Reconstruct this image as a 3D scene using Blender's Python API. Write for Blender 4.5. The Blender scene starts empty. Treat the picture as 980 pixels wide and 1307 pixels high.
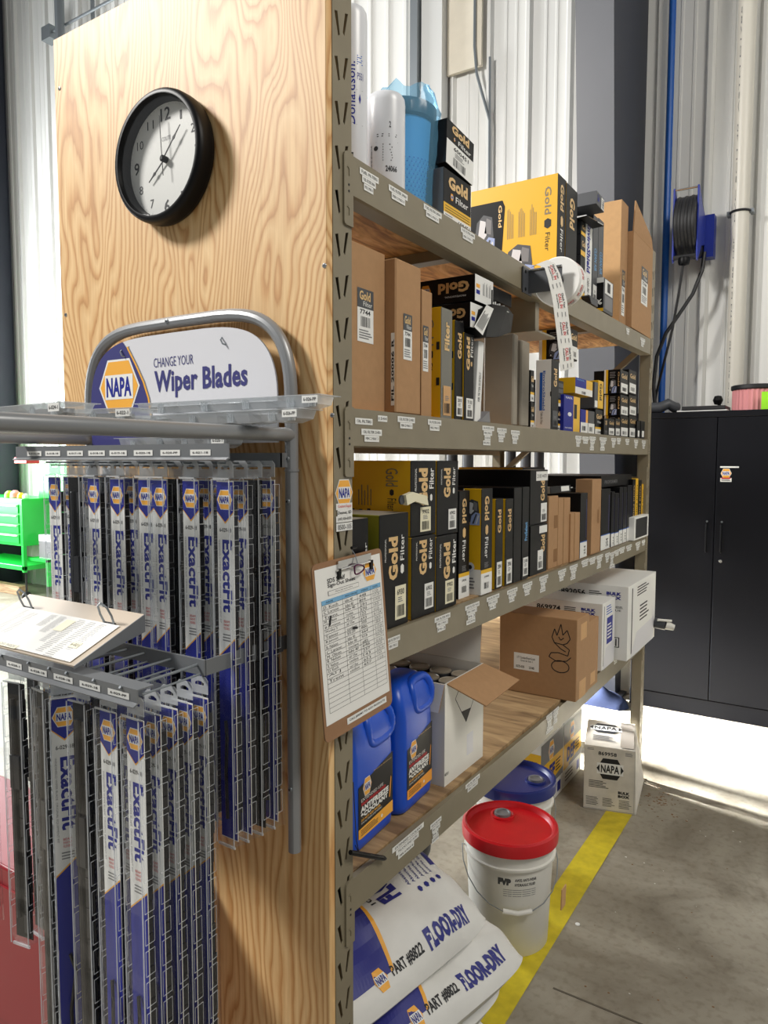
import bpy, math, random
from mathutils import Vector, Matrix
random.seed(7)
scn = bpy.context.scene
COL = scn.collection
# ---------------------------------------------------------------- camera, world, lights, exposure
FPX, CX, CY, CZ, YAW, PIT, ROL = 917.73728, 0.7842, -1.0507, 1.54364, -0.57164, -0.07243, 0.00117
_F = Vector((math.sin(YAW)*math.cos(PIT), math.cos(YAW)*math.cos(PIT), math.sin(PIT)))
_R0 = Vector((math.cos(YAW), -math.sin(YAW), 0)); _U0 = _R0.cross(_F)
_R = math.cos(ROL)*_R0 + math.sin(ROL)*_U0; _U = -math.sin(ROL)*_R0 + math.cos(ROL)*_U0
_C = Vector((CX, CY, CZ))
cd = bpy.data.cameras.new('camera'); cam = bpy.data.objects.new('camera', cd); COL.objects.link(cam)
cd.sensor_fit = 'HORIZONTAL'; cd.sensor_width = 36; cd.lens = FPX*36/980; cd.clip_start = .02; cd.clip_end = 100
cam.matrix_world = Matrix(((_R.x, _U.x, -_F.x, CX), (_R.y, _U.y, -_F.y, CY), (_R.z, _U.z, -_F.z, CZ), (0, 0, 0, 1)))
scn.camera = cam
def hit(u, v, ax, val):
    "point where the sight line through photo pixel (u,v) meets the real plane ax = val"
    d = _F + _R*((u-490)/FPX) + _U*((653.5-v)/FPX)
    i = 'xyz'.index(ax); return _C + d*((val-_C[i])/d[i])
def hy(u, v, x): return hit(u, v, 'x', x).y
def hz(u, v, x): return hit(u, v, 'x', x).z
scn.view_settings.view_transform = 'Standard'; scn.view_settings.look = 'None'
scn.view_settings.exposure = 0.0; scn.view_settings.gamma = 1
scn.cycles.transparent_max_bounces = 24
scn.cycles.max_bounces = 6
wd = bpy.data.worlds.new('hall_ambience'); scn.world = wd; wd.use_nodes = True
wd.node_tree.nodes['Background'].inputs[0].default_value = (.93, .97, 1, 1)
wd.node_tree.nodes['Background'].inputs[1].default_value = .26
def area(name, loc, target, size, energy, col=(1, 1, 1), sy=None):
    l = bpy.data.lights.new(name, 'AREA'); l.energy = energy; l.color = col; l.size = size
    if sy: l.shape = 'RECTANGLE'; l.size_y = sy
    o = bpy.data.objects.new(name, l); COL.objects.link(o); o.location = loc
    o.rotation_euler = (Vector(target)-Vector(loc)).to_track_quat('-Z', 'Y').to_euler(); return o
area('high_bay_or_fill', (-3.9, -2.7, 5.3), (-.4, 0, 1.6), .9, 430, (1, .97, .93))
area('high_bay_or_fill', (3.2, .2, 4.9), (0, 1.2, .9), 1.4, 120, (1, .95, .87))  # unseen fill lamp, added to brighten the shelf fronts
area('bay_door_daylight', (-8.6, 2.3, 2.6), (-1.2, 3.9, 1.6), 3.2, 950, (.95, .98, 1))
rd = area('rear_doorway_daylight', (-4.0, 3.25, 1.7), (.1, 3.02, 0.0), .5, 190, (.97, .99, 1)); rd.data.spread = math.radians(24)
# ---------------------------------------------------------------- materials
def lin(c): return tuple((x/12.92 if x <= .04045 else ((x+.055)/1.055)**2.4) for x in [y/255 for y in c])
MATS = {}
def mat(name, rgb, rough=.6, metal=0, spec=.5, noise=0, nscale=30, bump=0, coat=0):
    if name in MATS: return MATS[name]
    m = bpy.data.materials.new(name); m.use_nodes = True; MATS[name] = m
    nt = m.node_tree; b = nt.nodes['Principled BSDF']; c = lin(rgb)
    b.inputs['Base Color'].default_value = (*c, 1); b.inputs['Roughness'].default_value = rough
    b.inputs['Metallic'].default_value = metal; b.inputs['Specular IOR Level'].default_value = spec
    if coat: b.inputs['Coat Weight'].default_value = coat
    if noise or bump:
        tc = nt.nodes.new('ShaderNodeTexCoord'); n = nt.nodes.new('ShaderNodeTexNoise')
        n.inputs['Scale'].default_value = nscale; n.inputs['Detail'].default_value = 4
        nt.links.new(tc.outputs['Object'], n.inputs['Vector'])
        if noise:
            r = nt.nodes.new('ShaderNodeValToRGB'); nt.links.new(n.outputs['Fac'], r.inputs['Fac'])
            r.color_ramp.elements[0].position = .3; r.color_ramp.elements[1].position = .7
            r.color_ramp.elements[0].color = (*[x*(1-noise) for x in c], 1)
            r.color_ramp.elements[1].color = (*[min(1, x*(1+noise*.6)) for x in c], 1)
            nt.links.new(r.outputs['Color'], b.inputs['Base Color'])
        if bump:
            bp = nt.nodes.new('ShaderNodeBump'); bp.inputs['Strength'].default_value = bump; bp.inputs['Distance'].default_value = .002
            nt.links.new(n.outputs['Fac'], bp.inputs['Height']); nt.links.new(bp.outputs['Normal'], b.inputs['Normal'])
    return m
def nodes(name):
    m = bpy.data.materials.new(name); m.use_nodes = True; MATS[name] = m; nt = m.node_tree
    b = nt.nodes['Principled BSDF']
    def N(t, **kw):
        n = nt.nodes.new('ShaderNode'+t)
        for k, v in kw.items(): setattr(n, k, v)
        return n
    return m, nt, b, N, nt.links.new
def ramp(N, stops):
    r = N('ValToRGB'); e = r.color_ramp.elements
    while len(e) < len(stops): e.new(.5)
    for el, (p, c) in zip(e, stops): el.position = p; el.color = (*lin(c), 1)
    return r
def math_(N, L, op, a, b=None, c=None):
    n = N('Math', operation=op)
    for i, x in enumerate((a, b, c)):
        if x is None: continue
        if isinstance(x, (int, float)): n.inputs[i].default_value = x
        else: L(x, n.inputs[i])
    return n.outputs[0]
def plywood():
    m, nt, b, N, L = nodes('fir_plywood'); tc = N('TexCoord')
    mp = N('Mapping'); mp.inputs['Scale'].default_value = (3.0, 3.0, .85); L(tc.outputs['Object'], mp.inputs['Vector'])
    n1 = N('TexNoise'); n1.inputs['Scale'].default_value = 1.5; n1.inputs['Detail'].default_value = 2.5; n1.inputs['Roughness'].default_value = .45
    n1.inputs['Distortion'].default_value = .5
    L(mp.outputs[0], n1.inputs['Vector'])
    sx = N('SeparateXYZ'); L(tc.outputs['Object'], sx.inputs[0])
    mr = N('MapRange'); mr.inputs[1].default_value = 1.1; mr.inputs[2].default_value = 1.75; mr.inputs[3].default_value = 13; mr.inputs[4].default_value = 26
    L(sx.outputs['Z'], mr.inputs[0])
    k = math_(N, L, 'MULTIPLY', n1.outputs['Fac'], mr.outputs[0])
    fine = N('TexNoise'); fine.inputs['Scale'].default_value = 14; fine.inputs['Detail'].default_value = 3
    mp2 = N('Mapping'); mp2.inputs['Scale'].default_value = (5, 5, .8); L(tc.outputs['Object'], mp2.inputs['Vector']); L(mp2.outputs[0], fine.inputs['Vector'])
    k = math_(N, L, 'ADD', k, math_(N, L, 'MULTIPLY', fine.outputs['Fac'], .55))
    k = math_(N, L, 'ADD', k, math_(N, L, 'MULTIPLY', sx.outputs['X'], 52))
    fr = math_(N, L, 'FRACT', k)
    r = ramp(N, [(0, (222, 182, 128)), (.28, (236, 202, 150)), (.58, (230, 192, 138)), (.78, (210, 162, 106)), (.9, (196, 146, 90)), (1, (222, 182, 128))])
    L(fr, r.inputs['Fac'])
    mx = N('Mix', data_type='RGBA', blend_type='MULTIPLY'); mx.inputs[0].default_value = .5
    st = N('TexNoise'); mp3 = N('Mapping'); mp3.inputs['Scale'].default_value = (120, 120, 3); L(tc.outputs['Object'], mp3.inputs['Vector']); L(mp3.outputs[0], st.inputs['Vector'])
    st.inputs['Scale'].default_value = 1.5; st.inputs['Detail'].default_value = 3
    r2 = ramp(N, [(.3, (222, 205, 180)), (.65, (255, 250, 240))]); L(st.outputs['Fac'], r2.inputs['Fac'])
    L(r.outputs[0], mx.inputs[6]); L(r2.outputs[0], mx.inputs[7]); L(mx.outputs[2], b.inputs['Base Color'])
    b.inputs['Roughness'].default_value = .5
    return m
def stretched(name, scale, stops, nscale=4, detail=5, rough=.6, dist=1.5):
    m, nt, b, N, L = nodes(name); tc = N('TexCoord'); mp = N('Mapping'); mp.inputs['Scale'].default_value = scale
    L(tc.outputs['Object'], mp.inputs['Vector']); n = N('TexNoise'); n.inputs['Scale'].default_value = nscale; n.inputs['Detail'].default_value = detail
    n.inputs['Distortion'].default_value = dist; L(mp.outputs[0], n.inputs['Vector']); r = ramp(N, stops); L(n.outputs['Fac'], r.inputs['Fac'])
    L(r.outputs[0], b.inputs['Base Color']); b.inputs['Roughness'].default_value = rough; return m
def concrete():
    m, nt, b, N, L = nodes('sealed_concrete'); tc = N('TexCoord')
    n = N('TexNoise'); n.inputs['Scale'].default_value = 2.2; n.inputs['Detail'].default_value = 8; n.inputs['Roughness'].default_value = .62; n.inputs['Distortion'].default_value = .8
    L(tc.outputs['Object'], n.inputs['Vector'])
    r = ramp(N, [(.28, (100, 92, 78)), (.42, (136, 128, 113)), (.56, (156, 149, 134)), (.75, (174, 167, 152))]); L(n.outputs['Fac'], r.inputs['Fac'])
    n2 = N('TexNoise'); n2.inputs['Scale'].default_value = 38; n2.inputs['Detail'].default_value = 6; L(tc.outputs['Object'], n2.inputs['Vector'])
    r2 = ramp(N, [(.34, (190, 182, 170)), (.5, (255, 255, 255))]); L(n2.outputs['Fac'], r2.inputs['Fac'])
    mx = N('Mix', data_type='RGBA', blend_type='MULTIPLY'); mx.inputs[0].default_value = .35
    L(r.outputs[0], mx.inputs[6]); L(r2.outputs[0], mx.inputs[7]); L(mx.outputs[2], b.inputs['Base Color'])
    rr = N('MapRange'); rr.inputs[3].default_value = .28; rr.inputs[4].default_value = .6; L(n.outputs['Fac'], rr.inputs[0]); L(rr.outputs[0], b.inputs['Roughness'])
    bp = N('Bump'); bp.inputs['Strength'].default_value = .15; bp.inputs['Distance'].default_value = .003; L(n2.outputs['Fac'], bp.inputs['Height']); L(bp.outputs[0], b.inputs['Normal'])
    return m
def clear(name, tint=(.93, .95, .97), haze=.10, rough=.12):
    m = bpy.data.materials.new(name); m.use_nodes = True; MATS[name] = m; nt = m.node_tree; nt.nodes.clear(); L = nt.links.new
    o = nt.nodes.new('ShaderNodeOutputMaterial'); t = nt.nodes.new('ShaderNodeBsdfTransparent'); t.inputs[0].default_value = (*tint, 1)
    g = nt.nodes.new('ShaderNodeBsdfGlossy'); g.inputs['Roughness'].default_value = rough
    d = nt.nodes.new('ShaderNodeBsdfDiffuse'); d.inputs[0].default_value = (.8, .82, .84, 1)
    lw = nt.nodes.new('ShaderNodeLayerWeight'); lw.inputs[0].default_value = .35; pw = nt.nodes.new('ShaderNodeMath'); pw.operation = 'POWER'; L(lw.outputs['Facing'], pw.inputs[0]); pw.inputs[1].default_value = 2.2; fr = nt.nodes.new('ShaderNodeMath'); fr.operation = 'MULTIPLY_ADD'; L(pw.outputs[0], fr.inputs[0]); fr.inputs[1].default_value = .5; fr.inputs[2].default_value = .018
    m1 = nt.nodes.new('ShaderNodeMixShader'); L(t.outputs[0], m1.inputs[1]); L(d.outputs[0], m1.inputs[2]); m1.inputs[0].default_value = haze
    m2 = nt.nodes.new('ShaderNodeMixShader'); L(fr.outputs[0], m2.inputs[0]); L(m1.outputs[0], m2.inputs[1]); L(g.outputs[0], m2.inputs[2]); L(m2.outputs[0], o.inputs[0])
    return m
PLY = plywood(); CONC = concrete()
OSB = stretched('strand_board', (9, 2.2, 9), [(.3, (138, 94, 52)), (.45, (190, 140, 84)), (.58, (222, 174, 112)), (.72, (240, 202, 146))], 2.4, 6, .7, 2.2)
PLYD = stretched('deck_plywood', (2.5, 14, 14), [(.3, (120, 94, 64)), (.5, (160, 130, 92)), (.7, (184, 154, 112))], 2, 5, .6, 1)
LUMB = stretched('raw_lumber', (1, 12, 12), [(.3, (150, 118, 88)), (.6, (198, 168, 132)), (.8, (216, 190, 156))], 3)
M = dict(
 taupe=mat('taupe_rack_paint', (130, 121, 100), .42, 0, .5, .06, 14), black=mat('black_print', (12, 12, 14), .42, 0, .2), ink=mat('ink', (26, 26, 30), .6),
 cab=mat('black_cabinet_paint', (13, 14, 20), .5, 0, .16, .08, 3), yellow=mat('yellow_print', (232, 182, 22), .4), gold=mat('gold_foil', (222, 186, 128), .35, .25),
 white=mat('white_print', (232, 232, 228), .5), paper=mat('paper', (236, 235, 230), .7), card=mat('cardboard', (172, 134, 96), .78, 0, .3, .05, 60, .15),
 cardl=mat('light_cardboard', (206, 164, 116), .75, 0, .3, .05, 50, .15), cardd=mat('cardboard_inside', (140, 104, 70), .85, 0, .2, .05, 40), greyb=mat('grey_carton', (150, 142, 128), .7, 0, .4, .04, 30),
 navy=mat('navy_print', (30, 40, 140), .5, 0, .25), blue=mat('blue_print', (30, 90, 180), .45), red=mat('red_print', (200, 36, 44), .5), orange=mat('orange_print', (242, 174, 60), .45),
 lblue=mat('light_blue_print', (120, 176, 214), .6), tube=mat('grey_tube_paint', (138, 140, 142), .32, .2), strip=mat('grey_steel_strip', (118, 121, 124), .38, .2),
 wall=mat('white_wall_steel', (226, 226, 222), .38, 0, .5, .03, 2), wallg=mat('white_trim_steel', (206, 207, 205), .4), col=mat('slate_column_paint', (96, 98, 104), .42, 0, .5, .05, 2),
 col_shade=mat('shaded_column_paint', (38, 43, 56), .45), galv=mat('galvanised_steel', (140, 146, 150), .35, .6), chrome=mat('chrome', (200, 200, 200), .18, 1),
 jug=mat('blue_jug_plastic', (14, 78, 196), .33, 0, .5, .04, 12), jugl=mat('jug_label_black', (22, 22, 24), .4, 0, .3), ylab=mat('label_amber', (240, 160, 48), .4), cap=mat('yellow_cap', (232, 196, 20), .4),
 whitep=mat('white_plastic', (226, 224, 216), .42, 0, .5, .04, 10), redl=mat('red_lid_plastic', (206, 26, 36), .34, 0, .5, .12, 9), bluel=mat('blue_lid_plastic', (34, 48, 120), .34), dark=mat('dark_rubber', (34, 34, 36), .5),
 gcart=mat('green_cart_paint', (26, 200, 70), .35), dred=mat('dark_red_paint', (140, 22, 34), .35), bag=mat('white_woven_sack', (222, 221, 216), .5, 0, .4, .03, 25, .4), bagn=mat('sack_blue_print', (42, 46, 128), .45),
 cloth=mat('blue_cloth', (34, 43, 70), .85, 0, .2, .15, 14, .6), wcloth=mat('white_sheet', (225, 222, 212), .8, 0, .2, .06, 8, .5), steel=mat('filter_can_white', (214, 216, 220), .3), 
 pink=mat('pink_filter_paper', (226, 150, 152), .7), lime=mat('lime_sticker', (150, 226, 30), .5), hose=mat('blue_air_line', (30, 92, 176), .4), pvc=mat('pvc_pipe', (214, 210, 198), .4),
 reel=mat('blue_reel_steel', (34, 52, 150), .35), floory=mat('yellow_floor_tape', (206, 186, 40), .5, 0, .4, .18, 22), clock=mat('clock_face', (222, 222, 216), .5), grey=mat('grey_print', (120, 120, 122), .5),
 dial=mat('grey_dark_plastic', (66, 68, 72), .45), blade=mat('wiper_rubber_black', (24, 25, 30), .42), lab=mat('cream_label', (232, 226, 196), .5), vio=mat('purple_carabiner', (90, 30, 70), .25, .6),
 board=mat('hardboard_brown', (150, 112, 80), .6, 0, .4, .06, 40), skyb=mat('pale_blue_print', (96, 158, 208), .5), seam=mat('concrete_joint', (92, 84, 72), .8), headb=mat('sign_violet_blue', (58, 58, 118), .38), headw=mat('sign_white', (216, 216, 220), .38))
CLR = clear('clear_blister_plastic', (.98, .985, .99), .008, .07)
CLRE = clear('blister_edge_plastic', (.93, .95, .96), .36, .15)  # milky plastic; its pale haze also paints white highlights on shell edges
CLR2 = clear('clear_film', (.95, .96, .97), .05, .18)
BLUEBAG = clear('blue_plastic_bag', (.62, .84, .97), .24, .16)
BLUEBAG.node_tree.nodes['Diffuse BSDF'].inputs[0].default_value = (.24, .60, .90, 1)
GLASS = clear('clock_glass', (.98, .98, .98), .015, .05)
# ---------------------------------------------------------------- mesh builder
_tx = {}
def glyphs(s, bold):
    k = (s, bold)
    if k in _tx: return _tx[k]
    cu = bpy.data.curves.new('t', 'FONT'); cu.body = s; cu.size = 1; cu.resolution_u = 2; cu.offset = bold; cu.space_character = 1.0+bold
    ob = bpy.data.objects.new('t', cu); me = ob.to_mesh()
    V = [tuple(v.co[:2]) for v in me.vertices]; Fc = [tuple(p.vertices) for p in me.polygons]
    ob.to_mesh_clear(); bpy.data.objects.remove(ob); bpy.data.curves.remove(cu)
    if V:
        x0 = min(a for a, _ in V); x1 = max(a for a, _ in V); y0 = min(b for _, b in V); y1 = max(b for _, b in V)
        V = [((a-x0)/max(x1-x0, 1e-6), (b-y0)/max(y1-y0, 1e-6)) for a, b in V]
    _tx[k] = (V, Fc); return _tx[k]
class MB:
    def __init__(s): s.v = []; s.f = []; s.m = []; s.ms = []; s.O = Vector((0, 0, 0)); s.U = Vector((1, 0, 0)); s.V = Vector((0, 1, 0)); s.N = Vector((0, 0, 1)); s.warp = None
    def mi(s, m):
        if isinstance(m, str): m = M[m]
        if m not in s.ms: s.ms.append(m)
        return s.ms.index(m)
    def face(s, pts, m):
        b = len(s.v); s.v += [tuple(p) for p in pts]; s.f.append(tuple(range(b, b+len(pts)))); s.m.append(s.mi(m))
    def add(s, V, Fc, m):
        b = len(s.v); s.v += [tuple(p) for p in V]; i = s.mi(m)
        for q in Fc: s.f.append(tuple(b+k for k in q)); s.m.append(i)
    def box(s, x0, y0, z0, x1, y1, z1, m):
        V = [(x, y, z) for z in (z0, z1) for y in (y0, y1) for x in (x0, x1)]
        Fc = [(0, 2, 3, 1), (4, 5, 7, 6), (0, 1, 5, 4), (2, 6, 7, 3), (0, 4, 6, 2), (1, 3, 7, 5)]
        if isinstance(m, dict):   # keys: f(+x) s(-y) t(+z) and o(other)
            b = len(s.v); s.v += V
            ks = ['o', 't', 's', 'b', 'o', 'f']
            for q, k in zip(Fc, ks): s.f.append(tuple(b+i for i in q)); s.m.append(s.mi(m.get(k, m['o'])))
        else: s.add(V, Fc, m)
    def hexa(s, P, m):  # 8 points ordered as in box
        s.add(P, [(0, 2, 3, 1), (4, 5, 7, 6), (0, 1, 5, 4), (2, 6, 7, 3), (0, 4, 6, 2), (1, 3, 7, 5)], m)
    def bar(s, a, b, w, h, m, up=(0, 0, 1)):
        a = Vector(a); b = Vector(b); d = (b-a).normalized(); up = Vector(up)
        if abs(d.dot(up)) > .98: up = Vector((1, 0, 0))
        r = d.cross(up).normalized()*w/2; u = r.cross(d).normalized()*h/2
        s.hexa([a-r-u, a+r-u, a-r+u, a+r+u, b-r-u, b+r-u, b-r+u, b+r+u], m)
    def tube(s, path, r, m, seg=10, closed=False, cap=True):
        P = [Vector(p) for p in path]; n = len(P); rings = []; prev = None
        rr = r if isinstance(r, (list, tuple)) else [r]*n
        for i, p in enumerate(P):
            d = (P[(i+1) % n]-P[i-1]) if closed else (P[min(i+1, n-1)]-P[max(i-1, 0)])
            d.normalize()
            if prev is None:
                a = Vector((0, 0, 1)) if abs(d.z) < .9 else Vector((1, 0, 0)); prev = d.cross(a).normalized()
            x = (prev-d*prev.dot(d)).normalized(); y = d.cross(x); prev = x
            rings.append([p+(x*math.cos(t)+y*math.sin(t))*rr[i] for t in [k*2*math.pi/seg for k in range(seg)]])
        V = [q for R_ in rings for q in R_]; Fc = []
        for i in range(n if closed else n-1):
            j = (i+1) % n
            for k in range(seg): l = (k+1) % seg; Fc.append((i*seg+k, j*seg+k, j*seg+l, i*seg+l))
        if cap and not closed: Fc.append(tuple(range(seg))[::-1]); Fc.append(tuple((n-1)*seg+k for k in range(seg)))
        s.add(V, Fc, m)
    def lathe(s, prof, m, seg=24, c=(0, 0, 0), ax='z', sy=1, cap=True):
        V = []; Fc = []
        for r, h in prof:
            for k in range(seg):
                a = 2*math.pi*k/seg; x, y = r*math.cos(a), r*math.sin(a)*sy
                V.append({'z': (c[0]+x, c[1]+y, c[2]+h), 'y': (c[0]+x, c[1]-h, c[2]+y), 'x': (c[0]+h, c[1]+x, c[2]+y)}[ax])
        for i in range(len(prof)-1):
            for k in range(seg): l = (k+1) % seg; Fc.append((i*seg+k, i*seg+l, (i+1)*seg+l, (i+1)*seg+k))
        if cap and prof[0][0] > 1e-6: Fc.append(tuple(range(seg))[::-1])
        if cap and prof[-1][0] > 1e-6: Fc.append(tuple((len(prof)-1)*seg+k for k in range(seg)))
        if isinstance(m, list):
            b = len(s.v); s.v += V
            for n_, q in enumerate(Fc): s.f.append(tuple(b+i for i in q)); s.m.append(s.mi(m[min(n_//seg, len(m)-1)]))
        else: s.add(V, Fc, m)
    def prism(s, poly, a0, a1, ax, m):
        "poly in the two other axes (in x,y,z order), extruded along ax"
        n = len(poly)
        def P(q, a): return {'x': (a, q[0], q[1]), 'y': (q[0], a, q[1]), 'z': (q[0], q[1], a)}[ax]
        V = [P(q, a0) for q in poly]+[P(q, a1) for q in poly]
        s.add(V, [tuple(range(n))[::-1], tuple(range(n, 2*n))]+[(i, (i+1) % n, n+(i+1) % n, n+i) for i in range(n)], m)
    # --- flat print on a face: frame() then rect / poly / text in metres on that face
    def frame(s, O, U, V):
        s.O = Vector(O); s.U = Vector(U).normalized(); s.V = Vector(V).normalized(); s.N = s.U.cross(s.V).normalized(); return s
    def p(s, x, y, l=1):
        if s.warp: return s.warp(x, y, l*.00035)
        return s.O+s.U*x+s.V*y+s.N*(.00035*l)
    def poly(s, pts, m, l=1): s.face([s.p(x, y, l) for x, y in pts], m)
    def rect(s, x0, y0, x1, y1, m, l=1, n=1):
        if n == 1: s.poly([(x0, y0), (x1, y0), (x1, y1), (x0, y1)], m, l)
        else:
            for i in range(n):
                a = x0+(x1-x0)*i/n; b = x0+(x1-x0)*(i+1)/n; s.poly([(a, y0), (b, y0), (b, y1), (a, y1)], m, l)
    def text(s, t, x0, y0, x1, y1, m, rot=0, l=2, bold=.02):
        V, Fc = glyphs(t, bold); out = []
        for a, b in V:
            if rot == 90: a, b = 1-b, a
            elif rot == -90: a, b = b, 1-a
            elif rot == 180: a, b = 1-a, 1-b
            out.append(s.p(x0+(x1-x0)*a, y0+(y1-y0)*b, l))
        s.add(out, Fc, m)
    def barcode(s, x0, y0, x1, y1, rot=0, l=3, n=13):
        rnd = random.Random(int(abs(x0*y1)*1e5)+n); t = 0
        for i in range(n):
            w = rnd.choice((.3, .5, .7)); a = i/n; b = a+w/n
            if rot: s.rect(x0, y0+(y1-y0)*a, x1, y0+(y1-y0)*b, 'ink', l)
            else: s.rect(x0+(x1-x0)*a, y0, x0+(x1-x0)*b, y1, 'ink', l)
    def lines(s, x0, y0, x1, y1, n, m='ink', rot=0, l=2, fill=.45):
        "rows of print too small to read"
        rnd = random.Random(n*7+int(x0*1000))
        for i in range(n):
            e = rnd.uniform(.7, 1)
            if rot:
                w = (x1-x0)/n; a = x0+w*i
                s.rect(a, y0, a+w*fill, y0+(y1-y0)*e, m, l)
            else:
                h = (y1-y0)/n; b = y1-h*i
                s.rect(x0, b-h*fill, x0+(x1-x0)*e, b, m, l)
    def build(s, name, parent=None, bevel=0, smooth=30, seg=2):
        me = bpy.data.meshes.new(name); me.from_pydata(s.v, [], s.f)
        for m in s.ms: me.materials.append(m)
        me.polygons.foreach_set('material_index', s.m)
        if smooth:
            me.polygons.foreach_set('use_smooth', [True]*len(me.polygons))
            me.set_sharp_from_angle(angle=math.radians(smooth))
        me.update()
        o = bpy.data.objects.new(name, me); COL.objects.link(o)
        if parent: o.parent = parent
        if bevel:
            b = o.modifiers.new('b', 'BEVEL'); b.width = bevel; b.segments = seg; b.limit_method = 'ANGLE'; b.angle_limit = math.radians(40)
        return o
def tag(o, label, cat, group=None):
    o['label'] = label; o['category'] = cat
    if group: o['group'] = group
    return o
def thing(name, label, cat, loc=(0, 0, 0), rot=(0, 0, 0), group=None):
    o = bpy.data.objects.new(name, None); COL.objects.link(o); o.empty_display_size = .05
    o.location = loc; o.rotation_euler = rot; return tag(o, label, cat, group)
def struct(o): o['kind'] = 'structure'; return o
def copy_tree(o, parent=None):
    c = o.copy(); COL.objects.link(c); c.parent = parent
    for ch in list(o.children): copy_tree(ch, c)
    return c
def holes(outer, hs, thick):
    "flat sheet with cut-outs, as vertices and faces in 2-D plus thickness"
    cu = bpy.data.curves.new('h', 'CURVE'); cu.dimensions = '2D'; cu.fill_mode = 'BOTH'; cu.extrude = thick/2
    for pl in [outer]+hs:
        sp = cu.splines.new('POLY'); sp.points.add(len(pl)-1); sp.use_cyclic_u = True
        for q, pt in zip(sp.points, pl): q.co = (pt[0], pt[1], 0, 1)
    ob = bpy.data.objects.new('h', cu); me = ob.to_mesh()
    V = [tuple(v.co) for v in me.vertices]; Fc = [tuple(q.vertices) for q in me.polygons]
    ob.to_mesh_clear(); bpy.data.objects.remove(ob); bpy.data.curves.remove(cu); return V, Fc
def hexlogo(mb, cx, cy, h, l=2, wide=1.0, asp=1.0, mono=False, edge=True):
    "six-sided badge: amber hexagon, white band, lettering across it; h = full height"
    w = h*asp*wide; a = .5*w; t = .27*w
    H = lambda k: [(cx-a*k, cy), (cx-t*k, cy-h/2*k), (cx+t*k, cy-h/2*k), (cx+a*k, cy), (cx+t*k, cy+h/2*k), (cx-t*k, cy+h/2*k)]
    c1 = 'ink' if mono else 'orange'
    if edge: mb.poly(H(1.08), 'white', l)
    mb.poly(H(1), c1, l+1)
    if mono:
        mb.rect(cx-a*.98, cy-h*.27, cx+a*.98, cy+h*.27, 'white', l+2)
        for sg in (-1, 1): mb.poly([(cx+sg*a, cy), (cx+sg*a*.78, cy-h*.2), (cx+sg*a*.78, cy+h*.2)][::sg], 'ink', l+3)
        mb.text('NAPA', cx-a*.68, cy-h*.19, cx+a*.68, cy+h*.19, 'ink', 0, l+4, .03)
    else:
        mb.rect(cx-a*.74, cy-h*.24, cx+a*.74, cy+h*.24, 'white', l+2)
        mb.text('NAPA', cx-a*.66, cy-h*.19, cx+a*.66, cy+h*.19, 'navy', 0, l+3, .035)
# ---------------------------------------------------------------- hall
W0 = .0573; LEN = 2.4259; WP = .779; ZS = [2.0967, 1.6397, 1.1913, .7255]; HB = .07; ZTOP = 2.4985; WALLY = 4.06
mb = MB(); mb.box(-12, -4, -.1, 5, WALLY+.3, 0, CONC)
for a, b in (((-.29, .83), (5, .83)), ):
    pass
fl = struct(mb.build('floor', smooth=0))
mb = MB()
mb.box(.12, .898, 0, 4, .904, .0012, 'seam'); mb.box(.7, -4, 0, .706, 2.3, .0012, 'seam'); mb.box(-6, 3.1, 0, 4, 3.106, .0012, 'seam')
mb.build('floor_joint', fl, smooth=0)
mb = MB(); mb.box(-.050, .05, 0, .055, 2.2, .0016, 'floory'); mb.build('floor_line', fl, smooth=0)
# ribbed steel back wall: one base sheet and 0.914 m panels, each its own piece
mb = MB(); mb.box(-12, WALLY+.03, 0, 5, WALLY+.12, 9, 'wall'); wall = struct(mb.build('wall_back', smooth=0))
def panel_mesh():
    mb = MB(); pr = []
    for k in range(3):
        x = k*.3048
        pr += [(x, 0), (x+.085, 0), (x+.09, -.005), (x+.105, -.005), (x+.11, 0), (x+.165, 0), (x+.17, -.005), (x+.185, -.005), (x+.19, 0), (x+.245, 0), (x+.262, -.030), (x+.288, -.030)]
    pr += [(.9144, 0), (.9144, .02), (0, .02)]
    mb.prism([(x, y) for x, y in pr], 0, 9, 'z', 'wall'); return mb
p0 = panel_mesh().build('wall_panel', wall, smooth=0); p0.location = (-11.0, WALLY, 0)
for k in range(1, 17):
    q = p0.copy(); COL.objects.link(q); q.location.x = -11.0+k*.9154
# tapered steel frame columns
def column(x, name):
    mb = MB(); y0, y1 = 3.62, 2.81   # flange face at floor and at 8.5 m
    zt = 8.5
    mb.hexa([(x-.22, y0, 0), (x, y0, 0), (x-.22, y0+.012, 0), (x, y0+.012, 0), (x-.22, y1, zt), (x, y1, zt), (x-.22, y1+.012, zt), (x, y1+.012, zt)], 'col')
    mb.hexa([(x-.012, y0+.01, 0), (x, y0+.01, 0), (x-.012, WALLY-.04, 0), (x, WALLY-.04, 0), (x-.012, y1+.01, zt), (x, y1+.01, zt), (x-.012, WALLY-.04, zt), (x, WALLY-.04, zt)], 'col_shade')  # web in darkened paint: shade of the side turned from the daylight
    mb.box(x-.2, WALLY-.05, 0, x+.0, WALLY-.032, zt, 'col')
    mb.box(x-.26, y0-.04, 0, x+.04, WALLY-.03, .015, 'col')
    return struct(mb.build(name, smooth=0))
column(-.43, 'trim_1'); column(hit(14, 300, 'y', 4.03).x, 'trim_2')
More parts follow.
